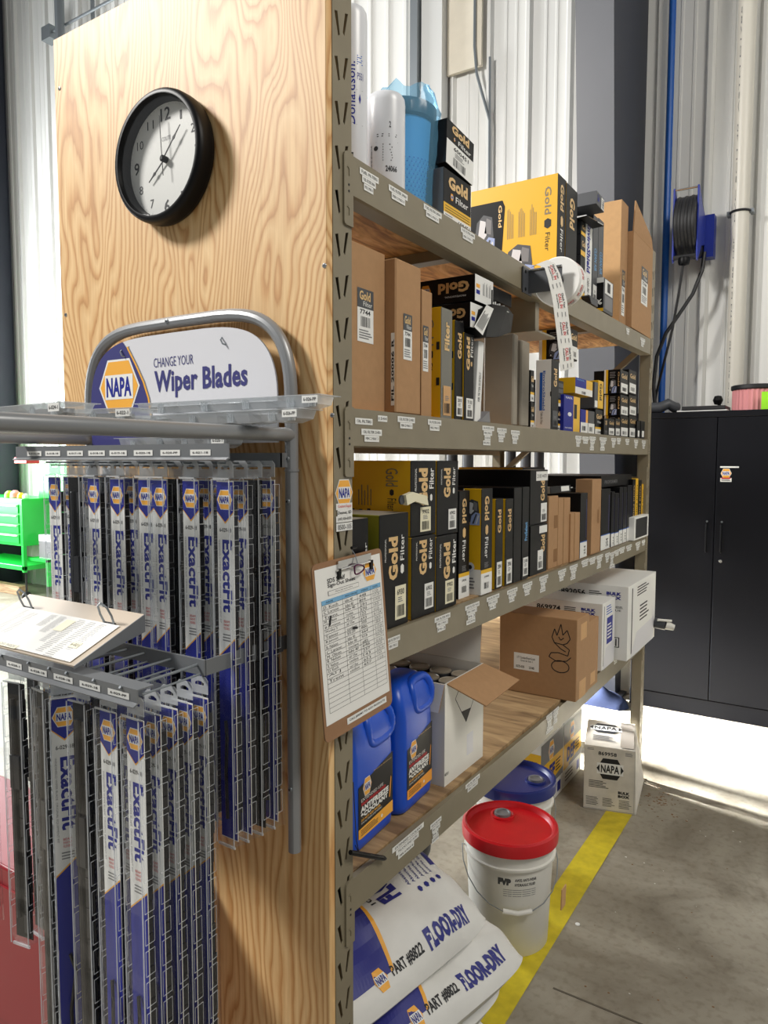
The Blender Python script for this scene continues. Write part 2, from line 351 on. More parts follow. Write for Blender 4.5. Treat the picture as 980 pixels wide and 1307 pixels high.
# door frame, sectional door, board and conduits high on the back wall
def wallbar(u0, u1, v0, v1, th, m, name, z1=None, z0=None, lab=None, cat=None):
    a = hit(u0, (v0+v1)/2, 'y', WALLY-.03); b = hit(u1, (v0+v1)/2, 'y', WALLY-.03)
    zt = hit(u0, v0, 'y', WALLY-.03).z if z1 is None else z1; zb = hit(u0, v1, 'y', WALLY-.03).z if z0 is None else z0
    mb = MB(); mb.box(a.x, WALLY-.032-th, zb, b.x, WALLY-.031, zt, m); return mb, a, b, zb, zt
xa = hit(535, 60, 'y', 4.0).x
mb = MB(); mb.box(-4.3, WALLY-.10, 2.0, xa-.02, WALLY-.05, 7, 'wall')
for k in range(14):
    x = -4.25+k*.165; mb.prism([(x, WALLY-.10), (x+.012, WALLY-.115), (x+.04, WALLY-.115), (x+.052, WALLY-.10)], 4.02, 7, 'z', 'wall')
mb.box(-4.3, WALLY-.16, 3.96, xa-.02, WALLY-.09, 4.03, 'wallg')
d = struct(mb.build('door_1', smooth=0))
for (u0, u1, th, m, nm, zb) in ((535, 544, .14, 'galv', 'door_track', 3.6), (546, 572, .10, 'wallg', 'door_jamb', 0)):
    mb, a, b, _, _ = wallbar(u0, u1, 0, 100, th, m, nm, 7, zb); mb.build(nm, d, smooth=0)
mb = MB(); a = hit(552, 0, 'y', WALLY-.15); mb.tube([(a.x, WALLY-.15, 3.9), (a.x, WALLY-.15, 3.5)], .018, 'galv', 8); mb.tube([(a.x+.05, WALLY-.15, 3.85), (a.x+.05, WALLY-.15, 3.52)], .01, 'galv', 8); mb.build('door_roller', d)
a = hit(570, 97, 'y', WALLY-.06); b = hit(614, 80, 'y', WALLY-.06)
mb = MB(); mb.box(a.x, WALLY-.06, a.z, b.x, WALLY-.034, 7, mat('white_washed_board', (226, 218, 200), .6, 0, .4, .05, 8)); tag(mb.build('wall_board', smooth=0), 'white washed wooden board fixed high on the ribbed wall beside the door track', 'board')
mb = MB(); x = hit(607, 60, 'y', WALLY-.05).x; x2 = hit(628, 100, 'y', WALLY-.05).x
mb.tube([(x, WALLY-.07, 7), (x, WALLY-.07, 4.6), (x+.02, WALLY-.07, 4.4), (x+.12, WALLY-.05, 4.05), (x+.13, WALLY-.05, 2.4)], .011, 'galv', 8)
mb.tube([(x2-.02, WALLY-.05, 4.5), (x+.12, WALLY-.05, 4.05)], .009, 'galv', 8)
tag(mb.build('conduit'), 'thin grey conduit running down the white ribbed wall beside the wooden board', 'pipe')
mb = MB(); a = hit(57, 46, 'y', 3.9); b = hit(69, 44, 'y', 3.9)
mb.box(a.x, 3.86, a.z-.07, a.x+.15, 3.98, a.z+.07, 'galv'); c = hit(74, 50, 'y', 3.86); mb.tube([(a.x+.15, 3.9, a.z), (-3, 3.9, a.z)], .014, 'galv', 8)
tag(mb.build('conduit_box'), 'grey metal junction box and conduit high on the wall behind the plywood corner', 'electrical box')
mb = MB(); c = hit(76, 20, 'y', 3.85); mb.tube([(c.x, 3.85, 0.01), (c.x, 3.85, 7)], .05, 'galv', 12); tag(mb.build('steel_pipe'), 'upright grey steel pipe rising behind the top left corner of the plywood', 'pipe')
mb = MB(); c = hit(116, 10, 'y', 3.95); mb.tube([(c.x, 3.97, 0.01), (c.x, 3.97, 7)], .022, 'galv', 8); tag(mb.build('steel_pipe'), 'thinner upright grey pipe behind the plywood, right of the thick one', 'pipe')
# pipes right of the column
mb = MB(); c = hit(853, 200, 'y', 3.98); mb.tube([(c.x, 3.98, 0.01), (c.x, 3.98, 7)], .022, 'hose', 12); tag(mb.build('air_line_pipe'), 'bright blue compressed air pipe running up the grey ribbed wall', 'pipe')
mb = MB(); c = hit(947, 200, 'y', 3.95); root = thing('white_pipe', 'thick white plastic pipe standing against the wall behind the black cabinet', 'pipe', (c.x, 3.96, 0))
mb.tube([(0, 0, .0), (0, 0, 7)], .052, 'pvc', 20)
mb.build('pipe_body', root)
mb = MB(); z = hit(945, 267, 'y', 3.9).z
mb.tube([(.056*math.cos(t), .056*math.sin(t), z) for t in [k*math.pi/10 for k in range(20)]], .007, 'dark', 6, True); mb.box(-.075, -.01, z-.012, -.055, .05, z+.012, 'galv'); mb.box(.055, -.01, z-.012, .075, .05, z+.012, 'galv'); mb.build('pipe_clamp', root)
mb = MB(); mb.frame((-.028, -.0515, 0), (1, 0, 0), (0, 0, 1)); mb.text('PVC SCH 40  ASTM D1785  DWV', .0, 3.0, .006, 4.6, 'grey', 90, 2, 0); mb.text('PVC SCH 40  ASTM D1785  NSF', .0, 1.9, .006, 2.9, 'grey', 90, 2, 0)
for i in range(len(mb.v)):
    x, y, z_ = mb.v[i]; mb.v[i] = (x, -math.sqrt(max(0, .0526**2-x*x)), z_)
mb.build('pipe_print', root, smooth=0)
# ---------------------------------------------------------------- storage rack
rack = thing('storage_rack', 'tall taupe steel shelving rack with four loaded levels beside the plywood end panel', 'shelf', (0, 0, 0))
def post_mesh(y0, front=True, x0=-.045, x1=0):
    mb = MB(); hs = []
    z = 2.0975-.0762*27
    while z < ZTOP-.06:
        L_ = [(.0065, z), (.0155, z+.003), (.0225, z-.034), (.0175, z-.038)]; R_ = [(.0475, z+.013), (.0385, z+.010), (.0315, z-.026), (.0365, z-.030)]
        hs += [L_, R_]; z += .0762
    V, Fc = holes([(0, 0), (W0, 0), (W0, ZTOP), (0, ZTOP)], hs, .002)
    xx = x1-.001 if front else x0+.001
    mb.add([(xx+c, y0+a, b) for a, b, c in V], Fc, 'taupe')
    mb.box(x0, y0, 0, x1-.002, y0+.002, ZTOP, 'taupe'); mb.box(x0, y0+W0-.002, 0, x1-.002, y0+W0, ZTOP, 'taupe')
    mb.box(x0, y0, 0, x0+.002, y0+.015, ZTOP, 'taupe'); mb.box(x0, y0+W0-.015, 0, x0+.002, y0+W0, ZTOP, 'taupe')
    mb.box(x0-.02, y0-.008 if y0 > 1 else y0, 0, x1+.02, y0+W0+.008, .004, 'taupe')
    return mb
for y0 in (0, LEN):
    post_mesh(y0).build('post', rack, smooth=0); post_mesh(y0, False, -WP, -WP+.045).build('post', rack, smooth=0)
for y0 in (0, LEN):     # end frame braces
    for z in (.12, .75, 1.45, 2.15):
        mb = MB(); mb.bar((-WP+.04, y0+.028, z), (-.04, y0+.028, z), .024, .03, 'taupe'); mb.build('cross_brace', rack, smooth=0)
    for z in (.12, .75, 1.45):
        mb = MB(); mb.bar((-WP+.04, y0+.028, z+.02), (-.04, y0+.028, z+.62), .024, .024, 'taupe'); mb.build('diagonal_brace', rack, smooth=0)
a = hit(800, 585, 'y', LEN); 
def beam(zt, x0, x1, sgn, sag=0):
    mb = MB(); n = 12; ya, yb = W0-.002, LEN+.002
    pr = [(x1, zt), (x1, zt-HB), (x1-.006*sgn, zt-HB-.002), (x0, zt-HB-.002), (x0, zt-.018), (x1-.012*sgn, zt-.018), (x1-.012*sgn, zt)]
    V = []; 
    for i in range(n+1):
        t = i/n; dz = -sag*4*t*(1-t)
        for x, z in pr: V.append((x, ya+(yb-ya)*t, z+dz))
    k = len(pr); Fc = [tuple(range(k))[::-1], tuple(n*k+i for i in range(k))]
    for i in range(n):
        for j in range(k): l = (j+1) % k; Fc.append((i*k+j, (i+1)*k+j, (i+1)*k+l, i*k+l))
    mb.add(V, Fc, 'taupe')
    return mb
def bracket(y0, y1, zt, flip=False):
    mb = MB(); r = .006; z1 = zt+.002; z0 = zt-.128; yo, yi = (y0, y1) if not flip else (y1, y0); s = 1 if not flip else -1
    pl = [(yo, z0+r), (yo+s*.002, z0+.002), (yo+s*r, z0), (yi, z0), (yi, z1), (yo+s*r*1.3, z1), (yo+s*.002, z1-.004), (yo, z1-r*1.6)]
    mb.prism(pl, 0.0002, .0042, 'x', 'taupe')
    for dz in (-.028, -.098):      # hook lances
        yy = (y0+y1)/2-.003
        mb.prism([(yy-.003, z1+dz), (yy+.002, z1+dz+.004), (yy+.005, z1+dz-.002), (yy+.005, z1+dz-.014), (yy+.003, z1+dz-.014), (yy+.003, z1+dz-.003), (yy, z1+dz)], .0042, .0056, 'x', 'taupe')
    for dz in (-.058, -.069): mb.lathe([(.0022, 0), (.0022, .0008)], 'ink', 8, (.0042, (y0+y1)/2, z1+dz), 'x')
    return mb
BEAMS = []
for i, z in enumerate(ZS):
    b = beam(z, -.04, .0025, 1, (.010, .0, .004, .010)[i]).build('beam', rack, smooth=0); BEAMS.append(b)
    bracket(.029, W0, z).build('beam_bracket', b, smooth=0); bracket(LEN, LEN+.029, z, True).build('beam_bracket', b, smooth=0)
    beam(z, -WP+.04, -WP-.0025, -1).build('beam', rack, smooth=0)
    mb = MB(); m_ = {0: OSB, 1: OSB, 2: PLYD, 3: PLYD}[i]
    ys = [W0+.002, 1.24, LEN-.002]
    for k in range(2):
        mb = MB(); mb.box(-WP+.0147, ys[k]+.001, z-.0178, -.0122, ys[k+1]-.001, z-.0003, m_); mb.build('deck_board', rack, smooth=0)
    for yy in (.62, 1.24, 1.84):
        mb = MB(); mb.box(-WP+.02, yy-.02, z-.045, -.02, yy+.02, z-.0185, 'taupe'); mb.build('deck_support', rack, smooth=0)
# labels stuck on the beams: (shelf, u, v_top, rows, width px)
def strip_label(i, u, v, rows, wpx, txt=('OIL FILTER 21450', 'MIN 2 MAX 4')):
    x = .0028; a = hit(u, v, 'x', x); b = hit(u+wpx, v, 'x', x); w = abs(b.y-a.y); y0 = a.y; z1 = min(a.z, ZS[i]-.003)
    mb = MB(); mb.frame((x, y0, z1), (0, 1, 0), (0, 0, 1)); hh = .0125; rnd = random.Random(u*13+v)
    for k in range(rows):
        ww = w*(1, .72, .5, .62)[k % 4]; off = w*(.0, .12, .2, .1)[k % 4]+rnd.uniform(-.02, .02)*w
        mb.rect(off, -hh*(k+1)+.0006, off+ww, -hh*k, 'white' if not (k == 0 and u in (456, 452)) else 'paper', 2+k % 2)
        if w > .03: mb.text(txt[k % len(txt)], off+ww*.08, -hh*(k+1)+.004, off+ww*.92, -hh*k-.003, 'ink', 0, 4, .0)
        else: mb.rect(off+ww*.15, -hh*(k+1)+.0045, off+ww*.85, -hh*k-.0035, 'grey', 4)
    mb.build('shelf_label', BEAMS[i], smooth=0)
T1 = ('FUEL FILTERS', 'FUEL FILTER 24066', 'MIN 2 MAX 4'); T2 = ('OIL FILTER 21450', 'MIN 2 MAX 3'); T3 = ('AIR FILTER 9930', 'MIN 1 MAX 2', 'M-3')
for a_ in [(0, 459, 213, 3, 24, T1), (0, 496, 235, 2, 24, T1[1:]), (0, 540, 259, 2, 23, T1[1:]), (0, 588, 289, 2, 18, T1[1:]), (0, 799, 418, 2, 4), (0, 817, 430, 3, 6),
           (1, 453, 533, 1, 22, ('OIL FILTERS',)), (1, 482, 530, 1, 12, ('1344',)), (1, 461, 547, 2, 26, T2), (1, 507, 531, 2, 22, T2), (1, 546, 535, 2, 17, T2), (1, 615, 543, 4, 15, T2), (1, 634, 546, 3, 12, T2),
           (1, 652, 549, 3, 11, T2), (1, 734, 556, 3, 8), (1, 743, 557, 2, 8), (1, 752, 557, 4, 8), (1, 765, 558, 4, 9), (1, 780, 559, 3, 6), (1, 787, 559, 2, 5), (1, 798, 560, 2, 5), (1, 809, 561, 3, 5), (1, 819, 562, 3, 5),
           (2, 493, 816, 2, 17, T3), (2, 554, 789, 3, 20, T3), (2, 593, 774, 4, 18, T3), (2, 621, 763, 3, 16, T3), (2, 647, 754, 3, 13, T3), (2, 667, 746, 3, 12, T3), (2, 688, 737, 4, 11, T3), (2, 712, 729, 3, 10), (2, 727, 723, 4, 10),
           (2, 742, 716, 2, 9), (2, 752, 713, 2, 8), (2, 761, 710, 4, 8), (2, 772, 707, 3, 6), (2, 778, 706, 5, 6), (2, 784, 703, 2, 6), (2, 790, 700, 2, 7), (2, 799, 697, 2, 7), (2, 811, 693, 3, 6), (2, 819, 690, 2, 4),
           (3, 500, 1083, 3, 40, ('EXTENDED COOLANT', 'TRUCKS AND AGRI', 'MIN 4 MAX 8')), (3, 549, 1053, 4, 14, T3), (3, 594, 998, 2, 18, T3), (3, 697, 909, 5, 9), (3, 705, 902, 4, 8), (3, 783, 838, 2, 5)]:
    strip_label(*a_)
# sticker on the near post
mb = MB(); y = -.001; mb.frame((.0022, .004, 1.425), (0, 1, 0), (0, 0, 1)); zc = hz(440, 629, 0)
mb.frame((.0006, 0, 0), (0, 1, 0), (0, 0, 1)); hexlogo(mb, .030, zc, hz(440, 611, 0)-hz(440, 643, 0), 1, 1.0, 1.1)
for k, (t, c) in enumerate((('Couture Supply', 'red'), ('Desmet, SD', 'ink'), ('(605) 854-8370', 'ink'), ('8500-105', 'grey'))):
    zt = hz(440, 642+8*k+(1 if k == 3 else 0), 0); zb = hz(440, 650+8*k+(3 if k == 3 else 0), 0)
    mb.rect(.004+(.004 if k == 1 else 0), zb, .055, zt, 'white', 3+k % 2); mb.text(t, .009, zb+.0025, .051, zt-.0025, c, 0, 6, .01)
mb.build('post_sticker', rack, smooth=0)
# dent mark and flat plate hanging under the top beam
mb = MB(); a = hit(655, 365, 'x', -.1); mb.box(-.24, a.y-.02, ZS[0]-.17, -.02, a.y+.01, ZS[0]-.075, 'taupe'); mb.box(-.24, a.y-.07, ZS[0]-.176, -.0, a.y+.10, ZS[0]-.170, 'taupe'); mb.build('hanging_bracket', rack, smooth=0)
# ---------------------------------------------------------------- plywood end panel
ply = MB(); ply.box(-WP, -.018, .0, -.0005, -.0005, ZTOP, PLY); ply = tag(ply.build('plywood_panel', bevel=.0012, smooth=0, seg=1), 'tall fir plywood sheet closing the end of the rack, clock and wiper display on it', 'panel')
for u, v in ((76, 113), (84, 402), (414, 339), (424, 530)):
    a = hit(u, v, 'y', -.018); mb = MB(); mb.lathe([(.0048, 0), (.004, .0012), (.0015, .0016)], 'chrome', 12, (a.x, -.0182, a.z), 'y'); mb.lathe([(.0014, 0), (.0014, .0004)], 'ink', 6, (a.x, -.0199, a.z), 'y'); mb.build('screw', ply)
# ---------------------------------------------------------------- wall clock
cc = hit(205, 201, 'y', -.045); R0 = .128
ck = thing('wall_clock', 'round black-rimmed wall clock with white face hung on the plywood', 'clock', (cc.x, -.0182, cc.z))
mb = MB(); mb.lathe([(R0*.94, 0), (R0*.99, .004), (R0, .012), (R0, .030), (R0*.985, .038), (R0*.95, .0425), (R0*.90, .042), (R0*.875, .036), (R0*.865, .014), (R0*.862, .0125)], 'black', 64, ax='y', cap=False); mb.build('rim', ck, smooth=50)
mb = MB(); mb.lathe([(R0*.865, 0.011), (R0*.865, .0125)], 'clock', 64, ax='y'); mb.frame((0, -.0127, 0), (1, 0, 0), (0, 0, 1)); mb.build('clock_face', ck, smooth=30)
mb = MB(); mb.frame((0, -.0127, 0), (1, 0, 0), (0, 0, 1))
for n in range(1, 13):
    a = math.radians(90-30*n); r = R0*.70; x, y = r*math.cos(a), r*math.sin(a); big = n % 3 == 0; h = .0125 if big else .0085; w = h*(.62 if n < 10 else 1.15)*(1.0 if n not in (1,) else .5)
    mb.text(str(n), x-w, y-h, x+w, y+h, 'ink', 0, 1, .012 if big else -.004)
for k in range(60):
    if k % 5: a = math.radians(6*k); mb.poly([(R0*.825*math.cos(a+d_), R0*.825*math.sin(a+d_)) for d_ in (-.003, .003)]+[(R0*.84*math.cos(a+d_), R0*.84*math.sin(a+d_)) for d_ in (.003, -.003)], 'grey', 1)
mb.text('COLITE', -.012, .038, .014, .046, 'grey', 0, 1, 0); mb.build('dial_print', ck, smooth=0)
def hand(name, ang, L_, w, tail=.0, dy=.018, mid=None):
    mb = MB(); a = math.radians(ang); u = Vector((math.cos(a), 0, math.sin(a))); n = Vector((-math.sin(a), 0, math.cos(a)))
    pl = [(-tail, w), (L_*.55, w*.9), (L_*.62, w*2.4 if mid else w), (L_*.74, w), (L_, w*.5)]
    P = [u*p+n*q for p, q in pl]+[u*p-n*q for p, q in pl[::-1]]
    V = [tuple(q+Vector((0, -dy, 0))) for q in P]+[tuple(q+Vector((0, -dy-.0012, 0))) for q in P]; k = len(P)
    mb.add(V, [tuple(range(k)), tuple(range(k, 2*k))[::-1]]+[(i, (i+1) % k, k+(i+1) % k, k+i) for i in range(k)], 'black'); mb.build(name, ck, smooth=0)
hand('hour_hand', 90-30*7.75, .060, .0014, .006, .017, 1); hand('minute_hand', 90-6*7.2, .074, .0013, .006, .020, 1); hand('second_hand', 90+4, .084, .0006, .034, .023)
mb = MB(); mb.lathe([(.0065, .0127), (.0065, .024), (.0035, .026)], 'black', 16, ax='y'); mb.build('hand_hub', ck)
mb = MB(); mb.face([(R0*.872*math.cos(q), -.0355, R0*.872*math.sin(q)) for q in [k*math.pi/24 for k in range(48)]], GLASS); mb.build('clock_glass', ck, smooth=0)
# ---------------------------------------------------------------- wiper display rack on the plywood
XR, XL = -.066, -.650; YF = -.0395; TR = .0123
wr = thing('wiper_display_rack', 'grey tubular wiper blade display rack screwed to the plywood, arched sign on top', 'display rack', (-.36, -.0185, 0))
def sub(mb, name, parent=None, **k):
    o = mb.build(name, None, **k); o.parent = parent or wr; o.matrix_parent_inverse = Matrix.Translation((.36, .0185, 0)) if parent is None else Matrix.Identity(4); return o
pts = [(XR, YF, .806), (XR, YF, 1.60)]
zb_ = 1.775; cr = .055
def arc(cx, cz, r, a0, a1, n=8): return [(cx+r*math.cos(math.radians(a0+(a1-a0)*i/n)), YF, cz+r*math.sin(math.radians(a0+(a1-a0)*i/n))) for i in range(n+1)]
top = []
xm = (XR+XL)/2; hw = (XR-XL)/2
for i in range(41):
    t = -1+2*i/40; x = xm-hw*t
for i in range(31):
    a = math.radians(180*i/30); e = .42
    top.append((xm+hw*(abs(math.cos(a))**e)*(1 if math.cos(a) > 0 else -1), YF, 1.640+.180*(math.sin(a)**.74 if i not in (0, 30) else 0)))
path = [(XR, YF, .806), (XR, YF, 1.0), (XR, YF, 1.4)]+top+[(XL, YF, 1.4), (XL, YF, 1.0), (XL, YF, .806)]
mb = MB(); mb.tube(path, TR, 'tube', 12); sub(mb, 'tube_frame')
for x in (XR, XL):
    mb = MB(); mb.tube([(x, YF, 1.5225), (x, YF, 1.526)], TR+.0012, 'tube', 14); sub(mb, 'joint_ring')
for x, z in ((XR, 1.545), (XR, 1.468), (XR, .93), (xm-.02, 1.821)):
    mb = MB(); mb.lathe([(.005, 0), (.0045, .002), (.002, .003)], 'galv', 12, (x, YF-TR+.0008, z), 'y'); mb.lathe([(.002, .003), (.002, .0034)], 'ink', 6, (x, YF-TR+.0008, z), 'y'); sub(mb, 'screw')
mb = MB(); arm = [(XR, YF-.004, 1.588), (XR, YF-.02, 1.589), (XR, -.30, 1.588), (XR, -.60, 1.588)]
arm += [(XR-.03*(1-math.cos(a)), -.60-.03*math.sin(a), 1.588) for a in (.5, 1, 1.4)]+[(XL+.04, -.632, 1.588), (XL+.01, -.625, 1.588), (XL, -.60, 1.588), (XL, -.3, 1.588), (XL, YF, 1.588)]
mb.tube(arm, .0125, 'tube', 14); sub(mb, 'shelf_tube')
# header sign
mb = MB(); ol = []
n = 40; sx0, sx1 = XL+.022, XR-.022; hw2 = (sx1-sx0)/2
for i in range(n+1):
    a = math.radians(180*i/n); e = .46; c = math.cos(a)
    ol.append((xm+hw2*(abs(c)**e)*(1 if c > 0 else -1), 1.640+.157*(max(0, math.sin(a))**.74)))
ol = [(sx1, 1.575)]+ol+[(sx0, 1.575)]
SY = -.052
mb.prism(ol, SY, SY+.004, 'y', 'headw'); sign = sub(mb, 'header_sign', smooth=0)
mb = MB(); mb.frame((0, SY, 0), (1, 0, 0), (0, 0, 1))
cur = [(-.503, 1.778), (-.478, 1.742), (-.455, 1.705), (-.440, 1.67), (-.433, 1.63), (-.433, 1.575)]
blue = [(x, z) for x, z in ol if x < -.503 and z > 1.576]+[(sx0, 1.575)]
mb.poly([(x+.008, z) for x, z in cur[::-1]]+[(-.494, 1.781)]+[(-.503, 1.780)], 'grey', 1)
mb.poly([(x+.005, z) for x, z in cur[::-1]]+[(-.497, 1.7805), (-.503, 1.780)], 'orange', 2)
bl = [(-.433, 1.575)]+cur[::-1][1:]+[(x, z) for x, z in ol if x < -.505]
mb.poly(bl, 'headb', 3)
hexlogo(mb, -.530, 1.698, .108, 4, 1, 1.15)
mb.text('CHANGE YOUR', -.419, 1.731, -.303, 1.750, 'headb', 0, 2, -.005)
mb.text('Wiper Blades', -.418, 1.668, -.160, 1.724, 'headb', 0, 2, .03)
sub(mb, 'sign_lettering', smooth=0)
for x in (-.520, -.225):
    mb = MB(); mb.tube([(x, SY, 1.775), (x+.003, SY-.006, 1.770), (x+.008, SY-.006, 1.762), (x+.011, SY, 1.760)], .0016, 'galv', 6); sub(mb, 'sign_clip')
# upper tier: label rail, hooks, cross bar
YU = -.195
def rail(xa, xb, y, zt, h, labels, zl):
    mb = MB(); mb.prism([(y, zt), (y+.002, zt), (y+.002, zt-h+.002), (y-.006, zt-h-.002), (y-.008, zt-h), (y, zt-h+.004)], xa, xb, 'x', 'strip'); mb.prism([(y+.002, zt), (y+.002, zt-.002), (y+.03, zt-.002), (y+.03, zt)], xa, xb, 'x', 'strip'); sub(mb, 'label_rail', smooth=0)
    for x, w, t in labels:
        mb = MB(); mb.frame((x, y, zl), (1, 0, 0), (0, 0, 1)); mb.rect(0, 0, w, .010, 'white', 2); mb.text(t, w*.12, .0032, w*.88, .0068, 'ink', 0, 3, .015); sub(mb, 'price_label', smooth=0)
UP = [(63, '6-016-18'), (113, '6-017-18'), (143, '6-018-18'), (180, '6-019-18'), (198, '6-020-18'), (237, '6-020-PP'), (281, '6-021-18')]
labs = []
for u0, u1, t in ((35, 53, '6-016-18'), (58, 77, '6-018-18'), (86, 106, '6-017-18'), (113, 134, '6-018-18'), (140, 162, '6-019-18'), (171, 195, '6-020-18'), (205, 230, '6-020-PP'), (243, 269, '6-021-18')):
    a = hit(u0, 575, 'y', YU).x; labs.append((a, hit(u1, 575, 'y', YU).x-a, t))
xu0, xu1 = hit(20, 575, 'y', YU).x, hit(292, 575, 'y', YU).x
rail(xu0, xu1, YU, 1.5705, .027, labs, 1.5505)
mb = MB(); mb.box(XL, -.066, 1.53, XR, -.058, 1.556, 'strip'); sub(mb, 'cross_bar', smooth=0)
mb = MB(); mb.bar((XL+.002, YF, 1.543), (XL+.002, -.066, 1.543), .004, .026, 'strip'); mb.bar((XR-.002, YF, 1.543), (XR-.002, -.066, 1.543), .004, .026, 'strip'); sub(mb, 'rail_arm', smooth=0)
UX = [hit(u, 600, 'y', YU+.01).x for u in (63, 90, 113, 143, 180, 198, 237, 281)]
for x in UX:
    mb = MB(); mb.tube([(x, -.062, 1.538), (x, YU+.004, 1.538)], .0022, 'galv', 6); mb.tube([(x+.006, -.062, 1.532), (x+.006, YU+.01, 1.532)], .0018, 'galv', 6); sub(mb, 'hook')
# lower tier
YL = -.385; ZL = 1.206; XR2 = -.088
mb = MB(); mb.bar((XR2, -.030, 1.203), (XR2, -.235, 1.203), .003, .026, 'strip'); mb.bar((XL+.01, -.030, 1.203), (XL+.01, -.235, 1.203), .003, .026, 'strip'); sub(mb, 'rail_arm', smooth=0)
mb = MB(); mb.box(XR2-.003, -.135, 1.188, XR2+.003, -.045, 1.216, 'strip'); mb.lathe([(.004, .0), (.003, .001)], 'galv', 12, (XR2+.003, -.075, 1.203), 'x'); sub(mb, 'arm_joint', smooth=0)
mb = MB(); mb.box(XL+.01, -.238, 1.190, XR2, -.233, 1.216, 'strip'); sub(mb, 'cross_bar', smooth=0)
labs = []
for u0, u1, v, t in ((9, 28, 848, '6-028-1'), (37, 60, 856, '6-028-18'), (69, 93, 864, '6-028-1B'), (102, 128, 872, '6-029-18'), (138, 165, 882, '6-029-PP')):
    a = hit(u0, v, 'y', YL).x; labs.append((a, hit(u1, v, 'y', YL).x-a, t))
xl1 = hit(175, 890, 'y', YL).x
rail(-.62, xl1, YL, ZL+.004, .024, labs, ZL-.014)
LX = [hit(u, 905, 'y', YL+.02).x for u in (-28, 18, 52, 78, 100, 134, 168)]
for x in LX:
    mb = MB(); mb.tube([(x+.004, -.235, ZL), (x+.004, YL+.004, ZL-.002), (x+.004, YL-.003, ZL+.003)], .0024, 'galv', 6); mb.tube([(x+.012, -.235, ZL-.014), (x+.012, YL+.03, ZL-.016)], .0018, 'galv', 6); sub(mb, 'hook')
# tilted flip catalogue on the lower tier
fc = thing('flip_catalogue', 'tilted steel flip catalogue with ringed white fitment sheets on the lower tier', 'catalogue')
bR = hit(94, 850, 'y', YL-.004); tR = hit(184, 784, 'x', bR.x); tL = hit(38, 762, 'y', tR.y); tL = Vector((tL.x, tR.y, tR.z)); bL = Vector((tL.x, bR.y, bR.z))
up_ = (tR-bR); nrm = Vector((1, 0, 0)).cross(up_.normalized()).normalized()
if nrm.z < 0: nrm = -nrm
mb = MB(); k = nrm*.003
mb.hexa([bL-k, bR-k, bL, bR, tL-k, tR-k, tL, tR], 'cardl') if 0 else mb.hexa([bL-k, bR-k, bL, bR, tL-k, tR-k, tL, tR], mat('catalogue_panel', (196, 182, 164), .45)); mb.build('backing_plate', fc, smooth=0)
mb = MB(); q = Vector((0, 0, -.03)); mb.hexa([bR+q*.15, bR+q*.15+Vector((.002, 0, 0)), bR, bR+Vector((.002, 0, 0)), tR+q, tR+q+Vector((.002, 0, 0)), tR, tR+Vector((.002, 0, 0))], 'strip'); mb.build('side_flange', fc, smooth=0)
Lh = up_.length
mb = MB(); mb.frame(bR, (1, 0, 0), up_); SH = .72*Lh
mb.O = bR+nrm*.0012
mb.poly([(-.30, .004), (-.014, .004), (-.014, SH), (-.30, SH)], 'paper', 2); 
for i, (x0, x1, a, b) in enumerate(((-.285, -.262, .35, .95), (-.258, -.232, .3, .9), (-.20, -.178, .62, .95), (-.172, -.148, .5, .95), (-.118, -.095, .08, .95), (-.088, -.064, .02, .95), (-.060, -.04, .25, .95), (-.14, -.122, .3, .9))):
    mb.lines(x0, a*SH, x1, b*SH, 22, mat('faint_print', (176, 176, 176), .6), 0, 3, .35)
mb.rect(-.145, SH*.6, -.120, SH*.9, 'lab', 4); mb.rect(-.062, SH*.32, -.038, SH*.46, 'lab', 4); mb.text('6-021', -.06, SH*.36, -.04, SH*.42, 'ink', 0, 5, 0)
mb.rect(-.235, .002, -.165, .012, 'lab', 4); mb.text('BLADES INSIDE', -.23, .004, -.17, .010, 'grey', 0, 5, 0)
mb.build('printed_sheet', fc, smooth=0)
for x in (-.285, -.045):
    mb = MB(); P = bR+Vector((x, 0, 0))+up_.normalized()*(SH+.002)
    ring = [P-Vector((.013, 0, 0)), P+nrm*.018-Vector((.015, 0, 0)), P+nrm*.034-Vector((.012, 0, 0)), P+nrm*.041, P+nrm*.034+Vector((.012, 0, 0)), P+nrm*.018+Vector((.015, 0, 0)), P+Vector((.013, 0, 0))]
    mb.tube(ring, .0019, 'galv', 8); mb.bar(P-Vector((.016, 0, 0))+nrm*.001, P+Vector((.016, 0, 0))+nrm*.001, .004, .002, 'ink', nrm); mb.build('binder_ring', fc)
